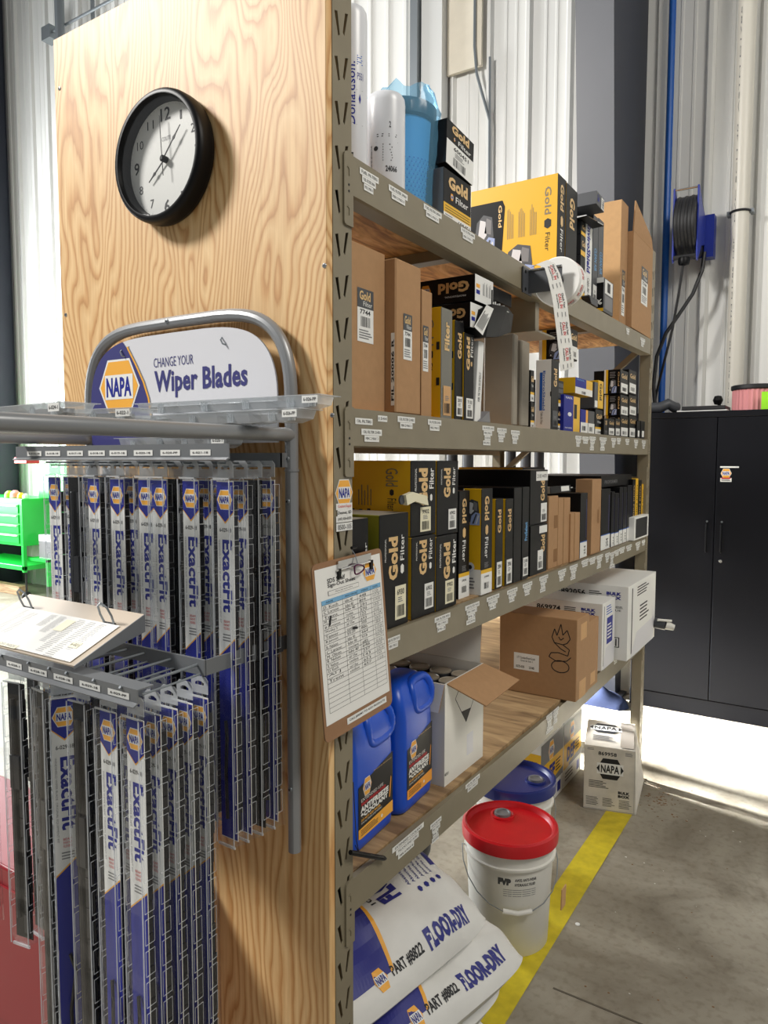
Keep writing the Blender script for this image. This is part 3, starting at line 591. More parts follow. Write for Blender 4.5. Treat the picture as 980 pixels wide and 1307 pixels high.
# ---------------------------------------------------------------- wiper blade blister packs
def pack_proto(L_, back=False, tone=0):
    root = thing('wiper_blade_pack', '', 'wiper blade', (0, 0, 0)); w = .046; d = .021
    h = w/2; ns = 22
    # card
    mb = MB(); mb.box(-h+.003, .0, -L_+.012, h-.003, .0012, -.022, 'white' if not back else 'black'); mb.build('backing_card', root, smooth=0)
    if not back:
        mb = MB(); mb.frame((0, 0, 0), (1, 0, 0), (0, 0, 1)); a = h-.0035; T0 = -.024; hc = .095*(L_/.6)**.2
        yb = lambda t: a-.0035+.0035*math.sin(t*5+1)          # wavy free edge
        zmid = -.30*L_/.60-.04; zc = zmid-.02
        mb.poly([(-a, T0), (a, T0), (a, T0-.052), (0, T0-.071), (-a, T0-.052)][::-1], 'orange', 1)
        mb.poly([(-a, T0), (a, T0), (a, T0-.050), (0, T0-.068), (-a, T0-.050)][::-1], 'navy', 2)
        hexlogo(mb, 0, T0-.030, .031, 3, 1, 1.1)
        mb.text('6-029-18', -a*.72, T0-.085, a*.72, T0-.078, 'ink', 0, 1, .01)
        z1, z0 = T0-.098, T0-.098-.125
        mb.text('ExactFit', -a*.42, z0, a*.80, z1, 'navy', -90, 1, .035)
        mb.rect(-a*.78, z0, -a*.62, z1, 'grey', 1) if 0 else mb.text('WINDSHIELD WIPER BLADE  ORIGINAL EQUIPMENT FIT', -a*.86, z0-.02, -a*.66, z1, 'grey', -90, 1, -.005)
        for i_, t in enumerate(('BEAM', 'PARFAIT', 'FLEXIBLE')): mb.text(t, -a*.35, z0-.018-.006*i_, a*.35, z0-.0138-.006*i_, 'red', 0, 1, 0)
        for i_ in range(3): mb.rect(-a*.5, z0-.040-.005*i_, a*.5, z0-.038-.005*i_, 'grey', 1)
        zt = z0-.055
        mb.poly([(-a, zt-.022), (a, zt+.012), (a, -L_+.014), (-a, -L_+.014)][::-1], 'orange', 1)
        mb.poly([(-a, zt-.025), (a, zt+.009), (a, -L_+.014), (-a, -L_+.014)][::-1], 'navy', 2)
        mb.build('card_print', root, smooth=0)
    # blade
    mb = MB(); yb0 = -.004 if back else .004
    for k in range(12):
        za = -.05-(L_-.075)*k/12; zb = -.05-(L_-.075)*(k+1)/12; o = .0025*math.sin(k*.9)
        mb.box(.006+o, yb0, zb, .0135+o, yb0+.012, za-.002, 'blade')
    if back:
        mb.tube([(-.006, -.003, -.05), (-.005, -.005, -.2), (-.008, -.003, -L_+.05)], .004, 'blade', 6); mb.box(-.012, -.008, -L_*.42, .010, .004, -L_*.30, 'blade')
    else:
        mb.tube([(-.002, -.004, -L_*.66), (.006, -.009, -L_*.70), (-.003, -.004, -L_*.80), (-.001, -.004, -L_+.05)], .003, 'blade', 6)
    mb.build('wiper_blade', root, smooth=0)
    # shell: stepped clear box with cross ribs, and a hang tab on top
    mb = MB(); Y0, Y1 = -.011, .016
    ov = []
    for k in range(ns+1):
        z = -.016-(L_-.018)*k/ns; ins = .0024 if k % 4 == 2 else 0; e = .004 if k in (0, ns) else 0
        ov.append([(-h+.001, Y1, z), (-h+.002+ins+e, Y0+ins+e, z), (h-.002-ins-e, Y0+ins+e, z), (h-.001, Y1, z)])
    V = [p for r_ in ov for p in r_]; Fc = []
    for k in range(ns):
        for j in range(3): Fc.append((4*k+j, 4*k+j+1, 4*k+5+j, 4*k+4+j))
    Fc += [(0, 3, 2, 1), (4*ns, 4*ns+1, 4*ns+2, 4*ns+3)]; mb.add(V, Fc, CLR)
    seg_ = max(4, int(L_/.052))
    for k in range(seg_):      # moulded windows along both flanks
        za = -.03-(L_-.05)*k/seg_; zb = za-(L_-.05)/seg_+.010
        for sx in (-1, 1):
            x_ = sx*(h-.0012)
            for q0, q1 in (((Y0+.004, za), (Y1-.006, za)), ((Y0+.004, zb), (Y1-.006, zb)), ((Y0+.004, za), (Y0+.004, zb)), ((Y1-.006, za), (Y1-.006, zb))):
                mb.bar((x_, q0[0], q0[1]), (x_, q1[0], q1[1]), .0007, .0007, CLRE, (1, 0, 0))
    for sx in (-1, 1): mb.bar((sx*(h-.002), Y0+.0005, -.02), (sx*(h-.002), Y0+.0005, -L_+.005), .0016, .0016, CLRE, (0, 1, 0))
    mb.bar((-h+.004, Y0+.002, -.018), (h-.004, Y0+.002, -.018), .003, .002, CLRE, (0, 1, 0)); mb.bar((-h+.003, Y0+.004, -L_+.003), (h-.003, Y0+.004, -L_+.003), .004, .003, CLRE, (0, 1, 0))
    mb.box(-h, Y1, -L_, -h+.004, Y1+.0008, -.012, CLR); mb.box(h-.004, Y1, -L_, h, Y1+.0008, -.012, CLR)
    mb.build('blister_shell', root, smooth=0)
    mb = MB(); V, Fc = holes([(-h+.004, -.017), (h-.004, -.017), (h-.004, .006), (h-.010, .012), (-h+.010, .012), (-h+.004, .006)], [[(-.010, -.003), (.010, -.003), (.010, .001), (.003, .004), (-.003, .004), (-.010, .001)]], .0009)
    mb.add([(a_, .002+c_, b_) for a_, b_, c_ in V], Fc, CLRE); mb.build('hang_tab', root, smooth=0)
    return root
PK = {}
def pack(x, y, z, L_, label, group, back=False, rz=0, ry=0):
    k = (round(L_, 2), back)
    if k not in PK: PK[k] = o = pack_proto(L_, back)
    else: o = copy_tree(PK[k])
    o.location = (x, y, z); o.rotation_euler = (0, math.radians(ry), math.radians(rz)); tag(o, label, 'wiper blade', group); return o
ORD = ['leftmost', 'second from left', 'third from left', 'fourth from left', 'fifth from left', 'sixth from left', 'seventh from left', 'rightmost']
GU = 'wiper blade packs on the upper hooks'; GL = 'wiper blade packs on the lower hooks'; DEP = ['second', 'third', 'fourth', 'fifth', 'last']
ny = [3, 3, 3, 3, 2, 3, 3, 4]
for i, x in enumerate(UX):
    back = i in (1,)
    L_ = .66 if i > 3 else .60
    pack(x, YU+.020, 1.530, L_, ('turned-around pack showing a black wiper, ' if back else 'blue and white wiper blade pack, ')+ORD[i]+' of the upper front row', GU, back, rz=(0, 8, -4, 0, 3, -3, 0, -2)[i])
    for k in range(1, ny[i]):
        pack(x+.004*k, YU+.020+.030*k, 1.530, L_, 'clear wiper pack, %s back on upper hook, hook %s' % (DEP[k-1], ORD[i]), GU, (i+k) % 3 == 0, rz=(-1)**k*2)
LO = ['leftmost', 'second from left', 'third from left', 'fourth from left', 'fifth from left', 'sixth from left', 'rightmost']
nl = [1, 3, 3, 3, 3, 4, 5]
for i, x in enumerate(LX):
    back = i in (1, 2, 4); L_ = .70 if i > 1 else .50
    pack(x+.004, YL+.022, ZL-.030, L_, ('turned-around pack showing a black wiper, ' if back else 'long blue and white wiper blade pack, ')+LO[i]+' of the lower front row', GL, back, rz=(0, 10, -6, 60, 4, 0, 0)[i])
    for k in range(1, nl[i]):
        pack(x+.004+.001*k, YL+.022+.031*k, ZL-.030, L_, 'long clear wiper pack, %s back on lower hook, hook %s' % (DEP[k-1], LO[i]), GL, back and k == 1, rz=(-1)**k*1.5)
# packs lying flat across the tube arms
def lying(xc, yc, zc, L_, rz, label, code):
    root = thing('wiper_blade_pack', label, 'wiper blade', (xc, yc, zc), (0, 0, math.radians(rz)), 'wiper packs lying on top of the display'); h = L_/2
    mb = MB(); mb.box(-h, -.030, .0205, h, .030, .0215, CLRE)
    n = 16; V = []
    for k in range(n+1):
        x = -h+.012+(L_-.024)*k/n; e = .004 if k in (0, n) else 0; i_ = .002 if k % 3 == 1 else 0
        V += [(x, -.027, .0205), (x, -.022+i_, .001+i_+e), (x, .022-i_, .001+i_+e), (x, .027, .0205)]
    Fc = [(4*k+j, 4*k+j+1, 4*k+5+j, 4*k+4+j) for k in range(n) for j in range(3)]+[(0, 3, 2, 1), (4*n, 4*n+1, 4*n+2, 4*n+3)]
    mb.add(V, Fc, CLRE)
    for s_ in (-.35, -.1, .12, .34, .44):
        for q_ in range(4): mb.box(L_*s_+q_*.004, -.0265, .003, L_*s_+q_*.004+.0010, -.0235, .019, CLRE)
    mb.build('blister_shell', root, smooth=0)
    mb = MB(); mb.tube([(-h+.03, .002, .010), (0, -.006, .011), (h-.03, .002, .010)], .0045, 'grey', 6); mb.box(-h+.03, -.014, .005, h-.04, .012, .015, 'strip'); mb.build('wiper_blade', root, smooth=0)
    mb = MB(); mb.frame((h-.034, -.0305, .008), (1, 0, 0), (0, 0, 1)); mb.rect(0, 0, .030, .0115, 'white', 1); mb.text(code, .003, .003, .027, .0085, 'ink', 0, 2, .01); mb.build('code_label', root, smooth=0)
a = hit(425, 508, 'y', -.13)
lying(a.x-.215, -.14, 1.6245, .42, 3, 'clear wiper pack lying uppermost on the display, in front of the sign', '6-026-PP')
lying(a.x-.235, -.15, 1.602, .42, -1, 'clear wiper pack lying directly under the top one in front of the sign', '6-026-PP')
lying(-.44, -.33, 1.602, .60, 6, 'long clear wiper pack lying across the left of the display tubes', '6-022-1')
lying(-.42, -.40, 1.602, .60, -5, 'long clear wiper pack lying flat nearest the front over the left tubes', '6-024-1')
lying(-.30, -.085, 1.602, .42, 1, 'clear wiper pack lying low against the sign behind the other packs', '6-025-1')
lying(-.26, -.13, 1.563, .30, 0, 'clear wiper pack lying just behind the upper label rail', '6-026-1')
# ---------------------------------------------------------------- clipboard on the near post
cb = thing('clipboard', 'brown clipboard holding a signed table sheet, hung on the near rack post', 'clipboard')
XT, XB = .010, .030
Bp = hit(397, 722, 'x', XT); A = hit(484, 704, 'x', XT); Cp = hit(403, 943, 'x', XB)
Ux = Vector((0, 1, 0)); Wd = .222; Bp = Vector((XT, (Bp.y+A.y-Wd)/2, (A.z+Bp.z)/2)); Hd = .318
Vz = Vector((XT-XB, -.012, Hd)).normalized(); Ux = (Ux-Vz*Ux.dot(Vz)).normalized(); O = Bp-Vz*Hd
mb = MB(); mb.frame(O, Ux, Vz); NN = mb.N
r = .012; ol = []
for cx_, cy_, a0 in ((Wd-r, r, -90), (Wd-r, Hd-r, 0), (r, Hd-r, 90), (r, r, 180)):
    ol += [(cx_+r*math.cos(math.radians(a0+t)), cy_+r*math.sin(math.radians(a0+t))) for t in (0, 30, 60, 90)]
P0 = [O+Ux*x+Vz*y for x, y in ol]; P1 = [q+NN*.003 for q in P0]; k = len(P0)
mb.add(P0+P1, [tuple(range(k))[::-1], tuple(range(k, 2*k))]+[(i, (i+1) % k, k+(i+1) % k, k+i) for i in range(k)], 'board'); mb.build('board', cb, smooth=0)
mb = MB(); mb.frame(O+NN*.0032, Ux, Vz); mb.N = NN
px0, px1, py0, py1 = .006, Wd-.008, .030, Hd-.010; pw = px1-px0; ph = py1-py0
X = lambda t: px0+pw*t
Y = lambda t: py0+ph*t
mb.rect(X(0), Y(0), X(1), Y(1), 'paper', 1); mb.build('sheet', cb, smooth=0)
mb = MB(); mb.frame(O+NN*.0036, Ux, Vz); mb.N = NN
mb.text('SDS Shelf', X(.16), Y(.895), X(.42), Y(.925), 'ink', 0, 1, .02); mb.text('Sign-Out Sheet', X(.16), Y(.860), X(.57), Y(.892), 'ink', 0, 1, .02)
mb.rect(X(.16), Y(.815), X(.62), Y(.845), 'ink', 1); mb.rect(X(.165), Y(.817), X(.615), Y(.843), 'paper', 2); mb.text('Please sign items below', X(.26), Y(.825), X(.52), Y(.836), 'ink', 0, 3, 0)
hexlogo(mb, X(.81), Y(.895), ph*.125, 1, 1, 1.3)
mb.rect(X(.06), Y(.765), X(.97), Y(.795), 'lblue', 1)
for t_, a_, b_ in (('NAME', .12, .22), ('PRODUCT REMOVED', .40, .58), ('DATE REMOVED', .65, .76), ('DATE', .84, .92)): mb.text(t_, X(a_), Y(.774), X(b_), Y(.784), 'ink', 0, 2, 0)
rows = 22; t0, t1 = .07, .765
for k in range(rows+1):
    y = Y(t0+(t1-t0)*k/rows); mb.rect(X(.06), y-.0003, X(.97), y+.0003, 'ink', 1)
for t in (.06, .36, .585, .80, .97): mb.rect(X(t)-.0003, Y(t0), X(t)+.0003, Y(.795), 'ink', 1)
rnd = random.Random(3); words = ['Wesley S', 'C Larson', 'D. Koch', 'Trent', 'B Jensen', 'M. Olson', 'J Smit', 'Kyle', 'Daryl', 'R. Nelson', 'Tanner', 'Al J']
for k in range(6, rows):
    y = t0+(t1-t0)*k/rows; h = (t1-t0)/rows
    for a_, b_, wd in ((.08, .30, rnd.choice(words)), (.39, .56, rnd.choice(['brake clean', 'SDS 205', 'lube 40', 'oil 15w', 'coolant'])), (.61, .73, str(rnd.randint(100, 999))), (.83, .95, '%d-%d-24' % (rnd.randint(1, 12), rnd.randint(1, 28)))):
        bb = a_+(b_-a_)*rnd.uniform(.65, 1); dy = rnd.uniform(.0, .006); mb.text(wd, X(a_), Y(y+h*.12+dy), X(bb), Y(y+h*.72+dy), 'ink', 0, 2, -.008)
mb.text('', 0, 0, 1, 1, 'ink')
mb.poly([(X(.13), Y(.62)), (X(.16), Y(.63)), (X(.18), Y(.685)), (X(.16), Y(.69))], 'ink', 3); mb.poly([(X(.47), Y(.545)), (X(.55), Y(.535)), (X(.55), Y(.55)), (X(.48), Y(.56))], 'ink', 3)
mb.build('sheet_print', cb, smooth=0)
mb = MB(); mb.frame(O+NN*.0032, Ux, Vz); mb.N = NN; mb.rect(.30*Wd, .012, .90*Wd, .024, 'white', 2); mb.text('CALL JEREMY TO ADD PRODUCTS', .33*Wd, .0155, .87*Wd, .0205, 'ink', 0, 3, .015); mb.build('strip_label', cb, smooth=0)
mb = MB()
def pt(x, y, n): return O+Ux*x+Vz*y+NN*n
mb.hexa([pt(.32*Wd, Hd-.022, .004), pt(.80*Wd, Hd-.022, .004), pt(.32*Wd, Hd-.022, .006), pt(.80*Wd, Hd-.022, .006), pt(.32*Wd, Hd-.004, .004), pt(.80*Wd, Hd-.004, .004), pt(.32*Wd, Hd-.004, .008), pt(.80*Wd, Hd-.004, .008)], 'chrome')
mb.tube([pt(.30*Wd, Hd-.020, .007), pt(.82*Wd, Hd-.020, .007)], .0022, 'chrome', 8)
for x in (.33, .80): mb.hexa([pt(x*Wd-.004, Hd-.036, .0045), pt(x*Wd+.004, Hd-.036, .0045), pt(x*Wd-.004, Hd-.036, .0075), pt(x*Wd+.004, Hd-.036, .0075), pt(x*Wd-.004, Hd-.018, .0045), pt(x*Wd+.004, Hd-.018, .0045), pt(x*Wd-.004, Hd-.018, .0095), pt(x*Wd+.004, Hd-.018, .0095)], 'black')
mb.build('clip', cb)
mb = MB(); ring = [pt(.56*Wd+.016*math.cos(t)+.004*math.cos(2*t), Hd-.027+.0085*math.sin(t), .013) for t in [k*math.pi/9 for k in range(18)]]
mb.tube(ring, .0016, 'vio', 8, True); tag(mb.build('carabiner'), 'small purple carabiner hooked on the clipboard clip', 'carabiner')
mb = MB(); mb.tube([pt(.56*Wd, Hd-.020, .013), pt(.55*Wd, Hd+.0, .010), pt(.54*Wd, Hd+.012, .004)], .0008, 'galv', 6); mb.tube([pt(.53*Wd, Hd+.014, .006), pt(.60*Wd, Hd+.014, .006)], .003, 'black', 8); mb.build('hanging_hook', cb)
# ---------------------------------------------------------------- cartons
DK = [z+.0003 for z in ZS]
def carton(name, label, cat, group, x1, y0, y1, z0, z1, dep, mats, front=None, side=None, top=None, rz=0, ry=0, rx=0, bev=.0012):
    y1 = min(y1, LEN-.002)
    for q_ in (1, 2, 3):
        if abs(z0-DK[q_]) < .3 and z0 >= DK[q_]-.001 and z0 < DK[q_-1]-.05: z1 = min(z1, ZS[q_-1]-(HB+.004 if x1 > -.045 else .047))
    w = y1-y0; h = z1-z0
    root = thing(name, label, cat, (x1-dep/2, (y0+y1)/2, z0), (math.radians(rx), math.radians(ry), math.radians(rz)), group)
    if isinstance(mats, str): mats = {'o': mats}
    mb = MB(); mb.box(-dep/2, -w/2, 0, dep/2, w/2, h, mats); mb.build('box_body', root, bevel=bev, smooth=0, seg=1)
    for cb_, nm, O_, U_, V_, a, b in ((front, 'front_print', (dep/2, -w/2, 0), (0, 1, 0), (0, 0, 1), w, h), (side, 'side_print', (-dep/2, -w/2, 0), (1, 0, 0), (0, 0, 1), dep, h), (top, 'top_print', (dep/2, -w/2, h), (0, 1, 0), (-1, 0, 0), w, dep)):
        if cb_:
            mb = MB(); mb.frame(O_, U_, V_); cb_(mb, a, b)
            if mb.v: mb.build(nm, root, smooth=0)
    return root
def px(i, uL, uR, vT, x1, vB=None, vm=None):
    vm = vm or (vT+40); z0 = DK[i] if vB is None else hz(uL, vB, x1)
    return hy(uL, vm, x1), hy(uR, vm, x1), z0, hz(uL, vT, x1)
def sticker(mb, x0, y0, x1, y1, num='9902', rot=0, m='white', l=3, bc=True):
    mb.rect(x0, y0, x1, y1, m, l); w = x1-x0; h = y1-y0
    if num: mb.text(num, x0+w*.18, y1-h*.28, x1-w*.18, y1-h*.10, 'ink', 0, l+1, .02)
    if bc: mb.barcode(x0+w*.15, y0+h*.08, x1-w*.15, y0+h*.42, 0, l+1); mb.lines(x0+w*.25, y0+h*.48, x1-w*.25, y0+h*.66, 3, 'grey', 0, l+1)
def gold_up(num='', lab='white', ys=.42, ye=.80, ly=(.06, .32), kind=0):
    def f(mb, w, h):
        mb.text('Gold', w*.30, h*ys, w*.62, h*ye, 'gold', 90, 2, .05)
        mb.text('PROFESSIONAL', w*.17, h*(ys+(ye-ys)*.45), w*.22, h*(ye-.01), 'white', 90, 2, 0)
        mb.text('Filter', w*.70, h*(ys+(ye-ys)*.42), w*.84, h*(ye+.01), 'white', 90, 2, .01)
        hexv(mb, w*.77, h*(ys+(ye-ys)*.22), h*.045, 'white')
        if num is not None: sticker(mb, w*.52, h*ly[0], w*.90, h*ly[1], num, m=lab)
    return f
def hexv(mb, cx, cy, r, m, l=2, asp=.6):
    mb.poly([(cx-r*asp, cy-r*.6), (cx, cy-r), (cx+r*asp, cy-r*.6), (cx+r*asp, cy+r*.6), (cx, cy+r), (cx-r*asp, cy+r*.6)], m, l)
def gold_down(num='2936', base=True, m='gold'):
    def f(mb, w, h):
        mb.text('Gold', w*.28, h*.70, w*.68, h*.93, m, -90, 2, .04); hexv(mb, w*.48, h*.61, h*.05, m)
        mb.text('Filter', w*.32, h*.34, w*.62, h*.54, 'white', -90, 2, .01)
        if base:
            mb.rect(0, 0, w, h*.20, 'white', 1); mb.rect(0, h*.20, w, h*.235, 'yellow', 1); mb.text(num, w*.3, h*.155, w*.72, h*.175, 'ink', 0, 2, .02); mb.barcode(w*.3, h*.05, w*.72, h*.11, 0, 2, 9)
            mb.lines(w*.3, h*.245, w*.7, h*.30, 4, 'grey', 0, 2)
    return f
def gold_h(num='600451', yel=True):
    def f(mb, w, h):
        mb.rect(0, 0, w, h*.18, 'white', 1); mb.rect(0, h*.18, w, h*.36, 'yellow', 1)
        for k in range(3): mb.rect(w*.05, h*(.20+.05*k), w*.95, h*(.212+.05*k), 'ink', 2)
        mb.text('Gold', w*.16, h*.66, w*.86, h*.90, 'gold', 0, 2, .05); mb.text('Filter', w*.42, h*.46, w*.88, h*.58, 'white', 0, 2, .01); hexlogo(mb, w*.28, h*.52, h*.13, 2, 1, 1, edge=False)
        mb.text(num, w*.5, h*.04, w*.95, h*.14, 'ink', 0, 2, .02); mb.lines(w*.05, h*.03, w*.4, h*.15, 3, 'grey', 0, 2)
    return f
def spine(num='9905', txt='gold', m='white', y0=.05, y1=.28, s='Gold'):
    def f(mb, w, h):
        mb.text(s, w*.28, h*.62, w*.72, h*.88, txt, 90, 2, .04)
        sticker(mb, w*.18, h*y0, w*.86, h*y1, num, m=m)
    return f
def engine(mb, x0, y0, x1, y1, l=2):
    "printed engine picture: overlapping grey castings and a pale blue fan"
    w = x1-x0; h = y1-y0; P = lambda pts, m, k: mb.poly([(x0+w*a, y0+h*b) for a, b in pts], m, l+k)
    P([(.08, .18), (.30, .10), (.80, .22), (.92, .5), (.85, .92), (.45, 1), (.15, .85), (.05, .5)], 'dial', 0)
    P([(.2, .5), (.42, .42), (.6, .55), (.55, .85), (.3, .9)], 'steel', 1); P([(.5, .6), (.8, .55), (.82, .85), (.6, .92)], 'grey', 1)
    P([(.35, .0), (.95, .0), (.98, .45), (.7, .5), (.45, .35)], mat('pale_fan_blue', (150, 168, 214), .5), 1); P([(.5, .05), (.6, .05), (.8, .42), (.72, .44)], 'dial', 2); P([(.7, .04), (.78, .04), (.92, .36), (.86, .4)], 'steel', 2)
    P([(.1, .16), (.24, .12), (.3, .26), (.2, .36), (.08, .3)], 'ink', 1); P([(.15, .2), (.22, .18), (.24, .26), (.17, .29)], 'white', 2)
def gold_side(mb, w, h):
    "print on the broad yellow face"
    mb.text('Gold', w*.86, h*.66, w*.93, h*.90, 'taupe', 90 if 0 else -90, 2, .01); hexv(mb, w*.895, h*.58, h*.045, 'ink', 2, .7); mb.text('Filter', w*.87, h*.34, w*.92, h*.50, 'ink', -90, 2, .0)
    for a in (.42, .56, .70): mb.lines(w*a, h*.40, w*(a+.09), h*.68, 5, 'taupe', 1, 2, .3)
    mb.lines(w*.1, h*.45, w*.36, h*.86, 10, 'taupe', 1, 2, .3); mb.lines(w*.42, h*.25, w*.80, h*.36, 8, 'ink', 1, 2, .4)
GB = {'f': 'black', 's': 'yellow', 't': 'black', 'o': 'black'}
KB = {'o': 'black'}
CB = {'o': 'card'}
# ======== top shelf
i = 0; z = DK[0]
def can(uL, uR, vT, x, label, group=None):
    y0 = hy(uL, vT+60, x); y1 = hy(uR, vT+60, x)
    # a cylinder seen obliquely: width across the sight line
    a = hit(uL, vT+60, 'x', x); b = hit(uR, vT+60, 'x', x); m = (a+b)/2; d = (m-_C); d.z = 0; dist = d.length
    r = (uR-uL)/2/FPX*(m-_C).dot(_F); h = hz((uL+uR)/2, vT, x)-z
    t = thing('filter_can', label, 'filter', (x-.0, m.y, z), group=group)
    mb = MB(); mb.lathe([(r*.86, 0), (r*.98, .004), (r, .010), (r, h-.02), (r*.97, h-.008), (r*.86, h-.001), (0, h)], 'steel', 40); mb.build('can_body', t, smooth=35)
    ang = math.atan2(_C.y-m.y, _C.x-x)
    return t, r, h, ang
def wrapper(r, ang0):
    def f(x, y, l):
        a = ang0+x/r; return Vector(((r+l)*math.cos(a), (r+l)*math.sin(a), y))
    return f
t, r, h, an = can(424, 468, 14, -.075, 'tall white filter can standing first at the near end of the top shelf', None)
t['label'] = 'tall white filter can with blue lettering at the near end of the top shelf'
mb = MB(); mb.warp = wrapper(r, an); mb.text('Donaldson.', -.006, h*.30, .010, h*.66, 'navy', 90, 1, .01); mb.text('P551', r*.42, h*.56, r*.82, h*.60, 'navy', 0, 1, 0); mb.lines(r*.4, h*.64, r*.8, h*.70, 5, 'blue', 0, 1); mb.poly([(r*.5, h*.45), (r*.58, h*.42), (r*.66, h*.45), (r*.58, h*.48)], 'navy', 1)
mb.rect(r*.35, h*.30, r*.8, h*.302, 'grey', 1); mb.rect(r*.35, h*.50, r*.8, h*.502, 'grey', 1); mb.rect(-.004, .03, .006, .045, 'ink', 1); mb.build('can_print', t, smooth=0)
t, r, h, an = can(466, 516, 124, -.062, 'shorter white filter can printed 24066 beside the tall can on the top shelf')
mb = MB(); mb.warp = wrapper(r, an); mb.text('24066', r*.0, h*.19, r*.60, h*.25, 'ink', 0, 1, .03); mb.lines(-.15*r, h*.28, .4*r, h*.46, 7, 'ink', 0, 1, .35); mb.rect(-r*.5, h*.48, r*.65, h*.485, 'grey', 1); mb.lines(-r*.45, h*.52, -r*.0, h*.56, 2, 'ink', 0, 1); mb.lines(r*.15, h*.52, r*.6, h*.56, 2, 'ink', 0, 1)
mb.poly([(-r*.5+.005*math.cos(k), h*.42+.005*math.sin(k)) for k in [q*.7 for q in range(9)]], 'ink', 2); mb.text('2', r*.18, h*.62, r*.27, h*.68, 'ink', 0, 1, .02); mb.text('FUEL WATER SEPARATOR', -r*.84, h*.18, -r*.72, h*.46, 'ink', 90, 1, .01); mb.build('can_print', t, smooth=0)
# blue bag with perforated filter
a = hit(517, 200, 'x', -.09); b = hit(563, 200, 'x', -.05)
t = thing('bagged_filter', 'perforated filter wrapped in a crumpled translucent blue plastic bag on the top shelf', 'filter', (-.140, .462, z))
hh = hz(535, 150, -.14)-z-.02; w_ = .078
mb = MB(); pr = [(.060, 0), (.064, .01), (.072, hh*.5), (.076, hh*.94), (.078, hh), (.070, hh)]; mb.lathe(pr, mat('blue_filter_core', (120, 184, 226), .5), 32, sy=w_/.078); mb.lathe([(.0785, hh*.86), (.082, hh*.88), (.083, hh*.99), (.080, hh)], 'dial', 32, sy=w_/.078); mb.build('filter_core', t)
mb = MB()
for r_ in range(15):
    for c in range(22):
        an = -2.6+c*.14+(r_ % 2)*.07; zz = .012+r_*(hh*.5/15); rr = .0665+.008*zz/(hh*.5)+.0008; s_ = .0022
        P = []
        for dx, dz in ((-s_, 0), (0, -s_), (s_, 0), (0, s_)): q = an+dx/rr; P.append((rr*math.cos(q), rr*math.sin(q)*w_/.078, zz+dz))
        mb.face(P, 'hose')
o = mb.build('perforation', t, smooth=0); o['kind'] = 'stuff'
mb = MB(); rnd = random.Random(5); n = 40; V = []; K = 12
for j in range(K+1):
    tt = j/K; zz = .001+tt*(hh+.035)
    for k in range(n):
        q = 2*math.pi*k/n; rr = (.082+.017*tt if tt < .85 else .098-.05*(tt-.85)/.15*(.6+.4*math.sin(3*q)))+.004*math.sin(5*q+3*tt)*tt+rnd.uniform(-.0012, .0012)*(1+2*tt)
        V.append((rr*math.cos(q), rr*math.sin(q), zz+(.012*math.sin(4*q+1)+.006*math.sin(9*q) if tt > .9 else 0)))
Fc = [(j*n+k, j*n+(k+1) % n, (j+1)*n+(k+1) % n, (j+1)*n+k) for j in range(K) for k in range(n)]; mb.add(V, Fc, BLUEBAG); mb.build('plastic_bag', t, smooth=50)
# boxes
def top(uL, uR, vT, x1, vB=None, vm=None): return px(0, uL, uR, vT, x1, vB, vm)
y0, y1, z0, z1 = top(566, 601, 212, -.025, vm=255); zz = z1
carton('filter_box', 'small black filter box with yellow band on the top shelf, under a tilted one', 'box', 'small coded filter boxes on the top shelf', -.025, y0, y1, z, z1, .05, {'o': 'black', 's': 'dial'}, gold_h('600451'))
def g2(mb, w, h): mb.rect(0, 0, w, h*.55, 'white', 1); mb.text('Gold', w*.16, h*.76, w*.8, h*.95, 'gold', 0, 2, .05); mb.text('Filter', w*.4, h*.60, w*.88, h*.70, 'white', 0, 2, .01); mb.text('600451', w*.25, h*.40, w*.8, h*.49, 'ink', 0, 2, .02); mb.barcode(w*.25, h*.06, w*.7, h*.24, 0, 2); mb.lines(w*.3, h*.26, w*.65, h*.37, 3, 'grey', 0, 2); hexlogo(mb, w*.26, h*.65, h*.08, 2, 1, 1, edge=False)
carton('filter_box', 'small filter box with white lower half, tilted on another on the top shelf', 'box', 'small coded filter boxes on the top shelf', -.022, y0+.004, y1+.002, zz+.006, zz+.108, .05, {'o': 'black'}, g2, rx=-4)
y0, y1, z0, z1 = top(711, 722, 219, -.030, vm=300)
yl = hit(601, 250, 'y', y0).x
def bigside(mb, w, h):
    mb.poly([(0, 0), (w*.22, 0), (w*.30, h*.16), (w*.38, h*.40), (w*.41, h*.80), (w*.38, h*.86), (0, h*.86)], 'black', 2); engine(mb, w*.04, h*.34, w*.30, h*.76, 3); engine(mb, w*.40, h*.06, w*.76, h*.44, 3)
    mb.text('Gold', w*.335, h*.62, w*.375, h*.82, 'gold', -90, 3, .02); mb.text('Gold', w*.86, h*.66, w*.93, h*.90, 'taupe', -90, 2, .01); hexv(mb, w*.895, h*.58, h*.045, 'ink', 2, .7); mb.text('Filter', w*.87, h*.34, w*.92, h*.50, 'ink', -90, 2, .0); [mb.lines(w*a, h*.50, w*(a+.08), h*.78, 5, 'taupe', 1, 2, .3) for a in (.44, .57, .70)]
carton('filter_box', 'large yellow filter box with printed engine pictures on the top shelf', 'box', 'large filter boxes on the top shelf', -.030, y0, y1, z, z1, -.030-yl, GB, gold_down('6641', False), bigside)
y0b, y1b, _, z1b = top(722, 736, 231, -.028, vm=300)
def f_bot(mb, w, h): mb.text('Gold', w*.3, h*.62, w*.75, h*.90, 'gold', -90, 2, .04); sticker(mb, w*.25, h*.06, w*.8, h*.3, '')
carton('filter_box', 'tall black filter box standing directly behind the large yellow one on the top shelf', 'box', 'large filter boxes on the top shelf', -.028, y0b, y1b, z, z1b, .27, GB, f_bot)
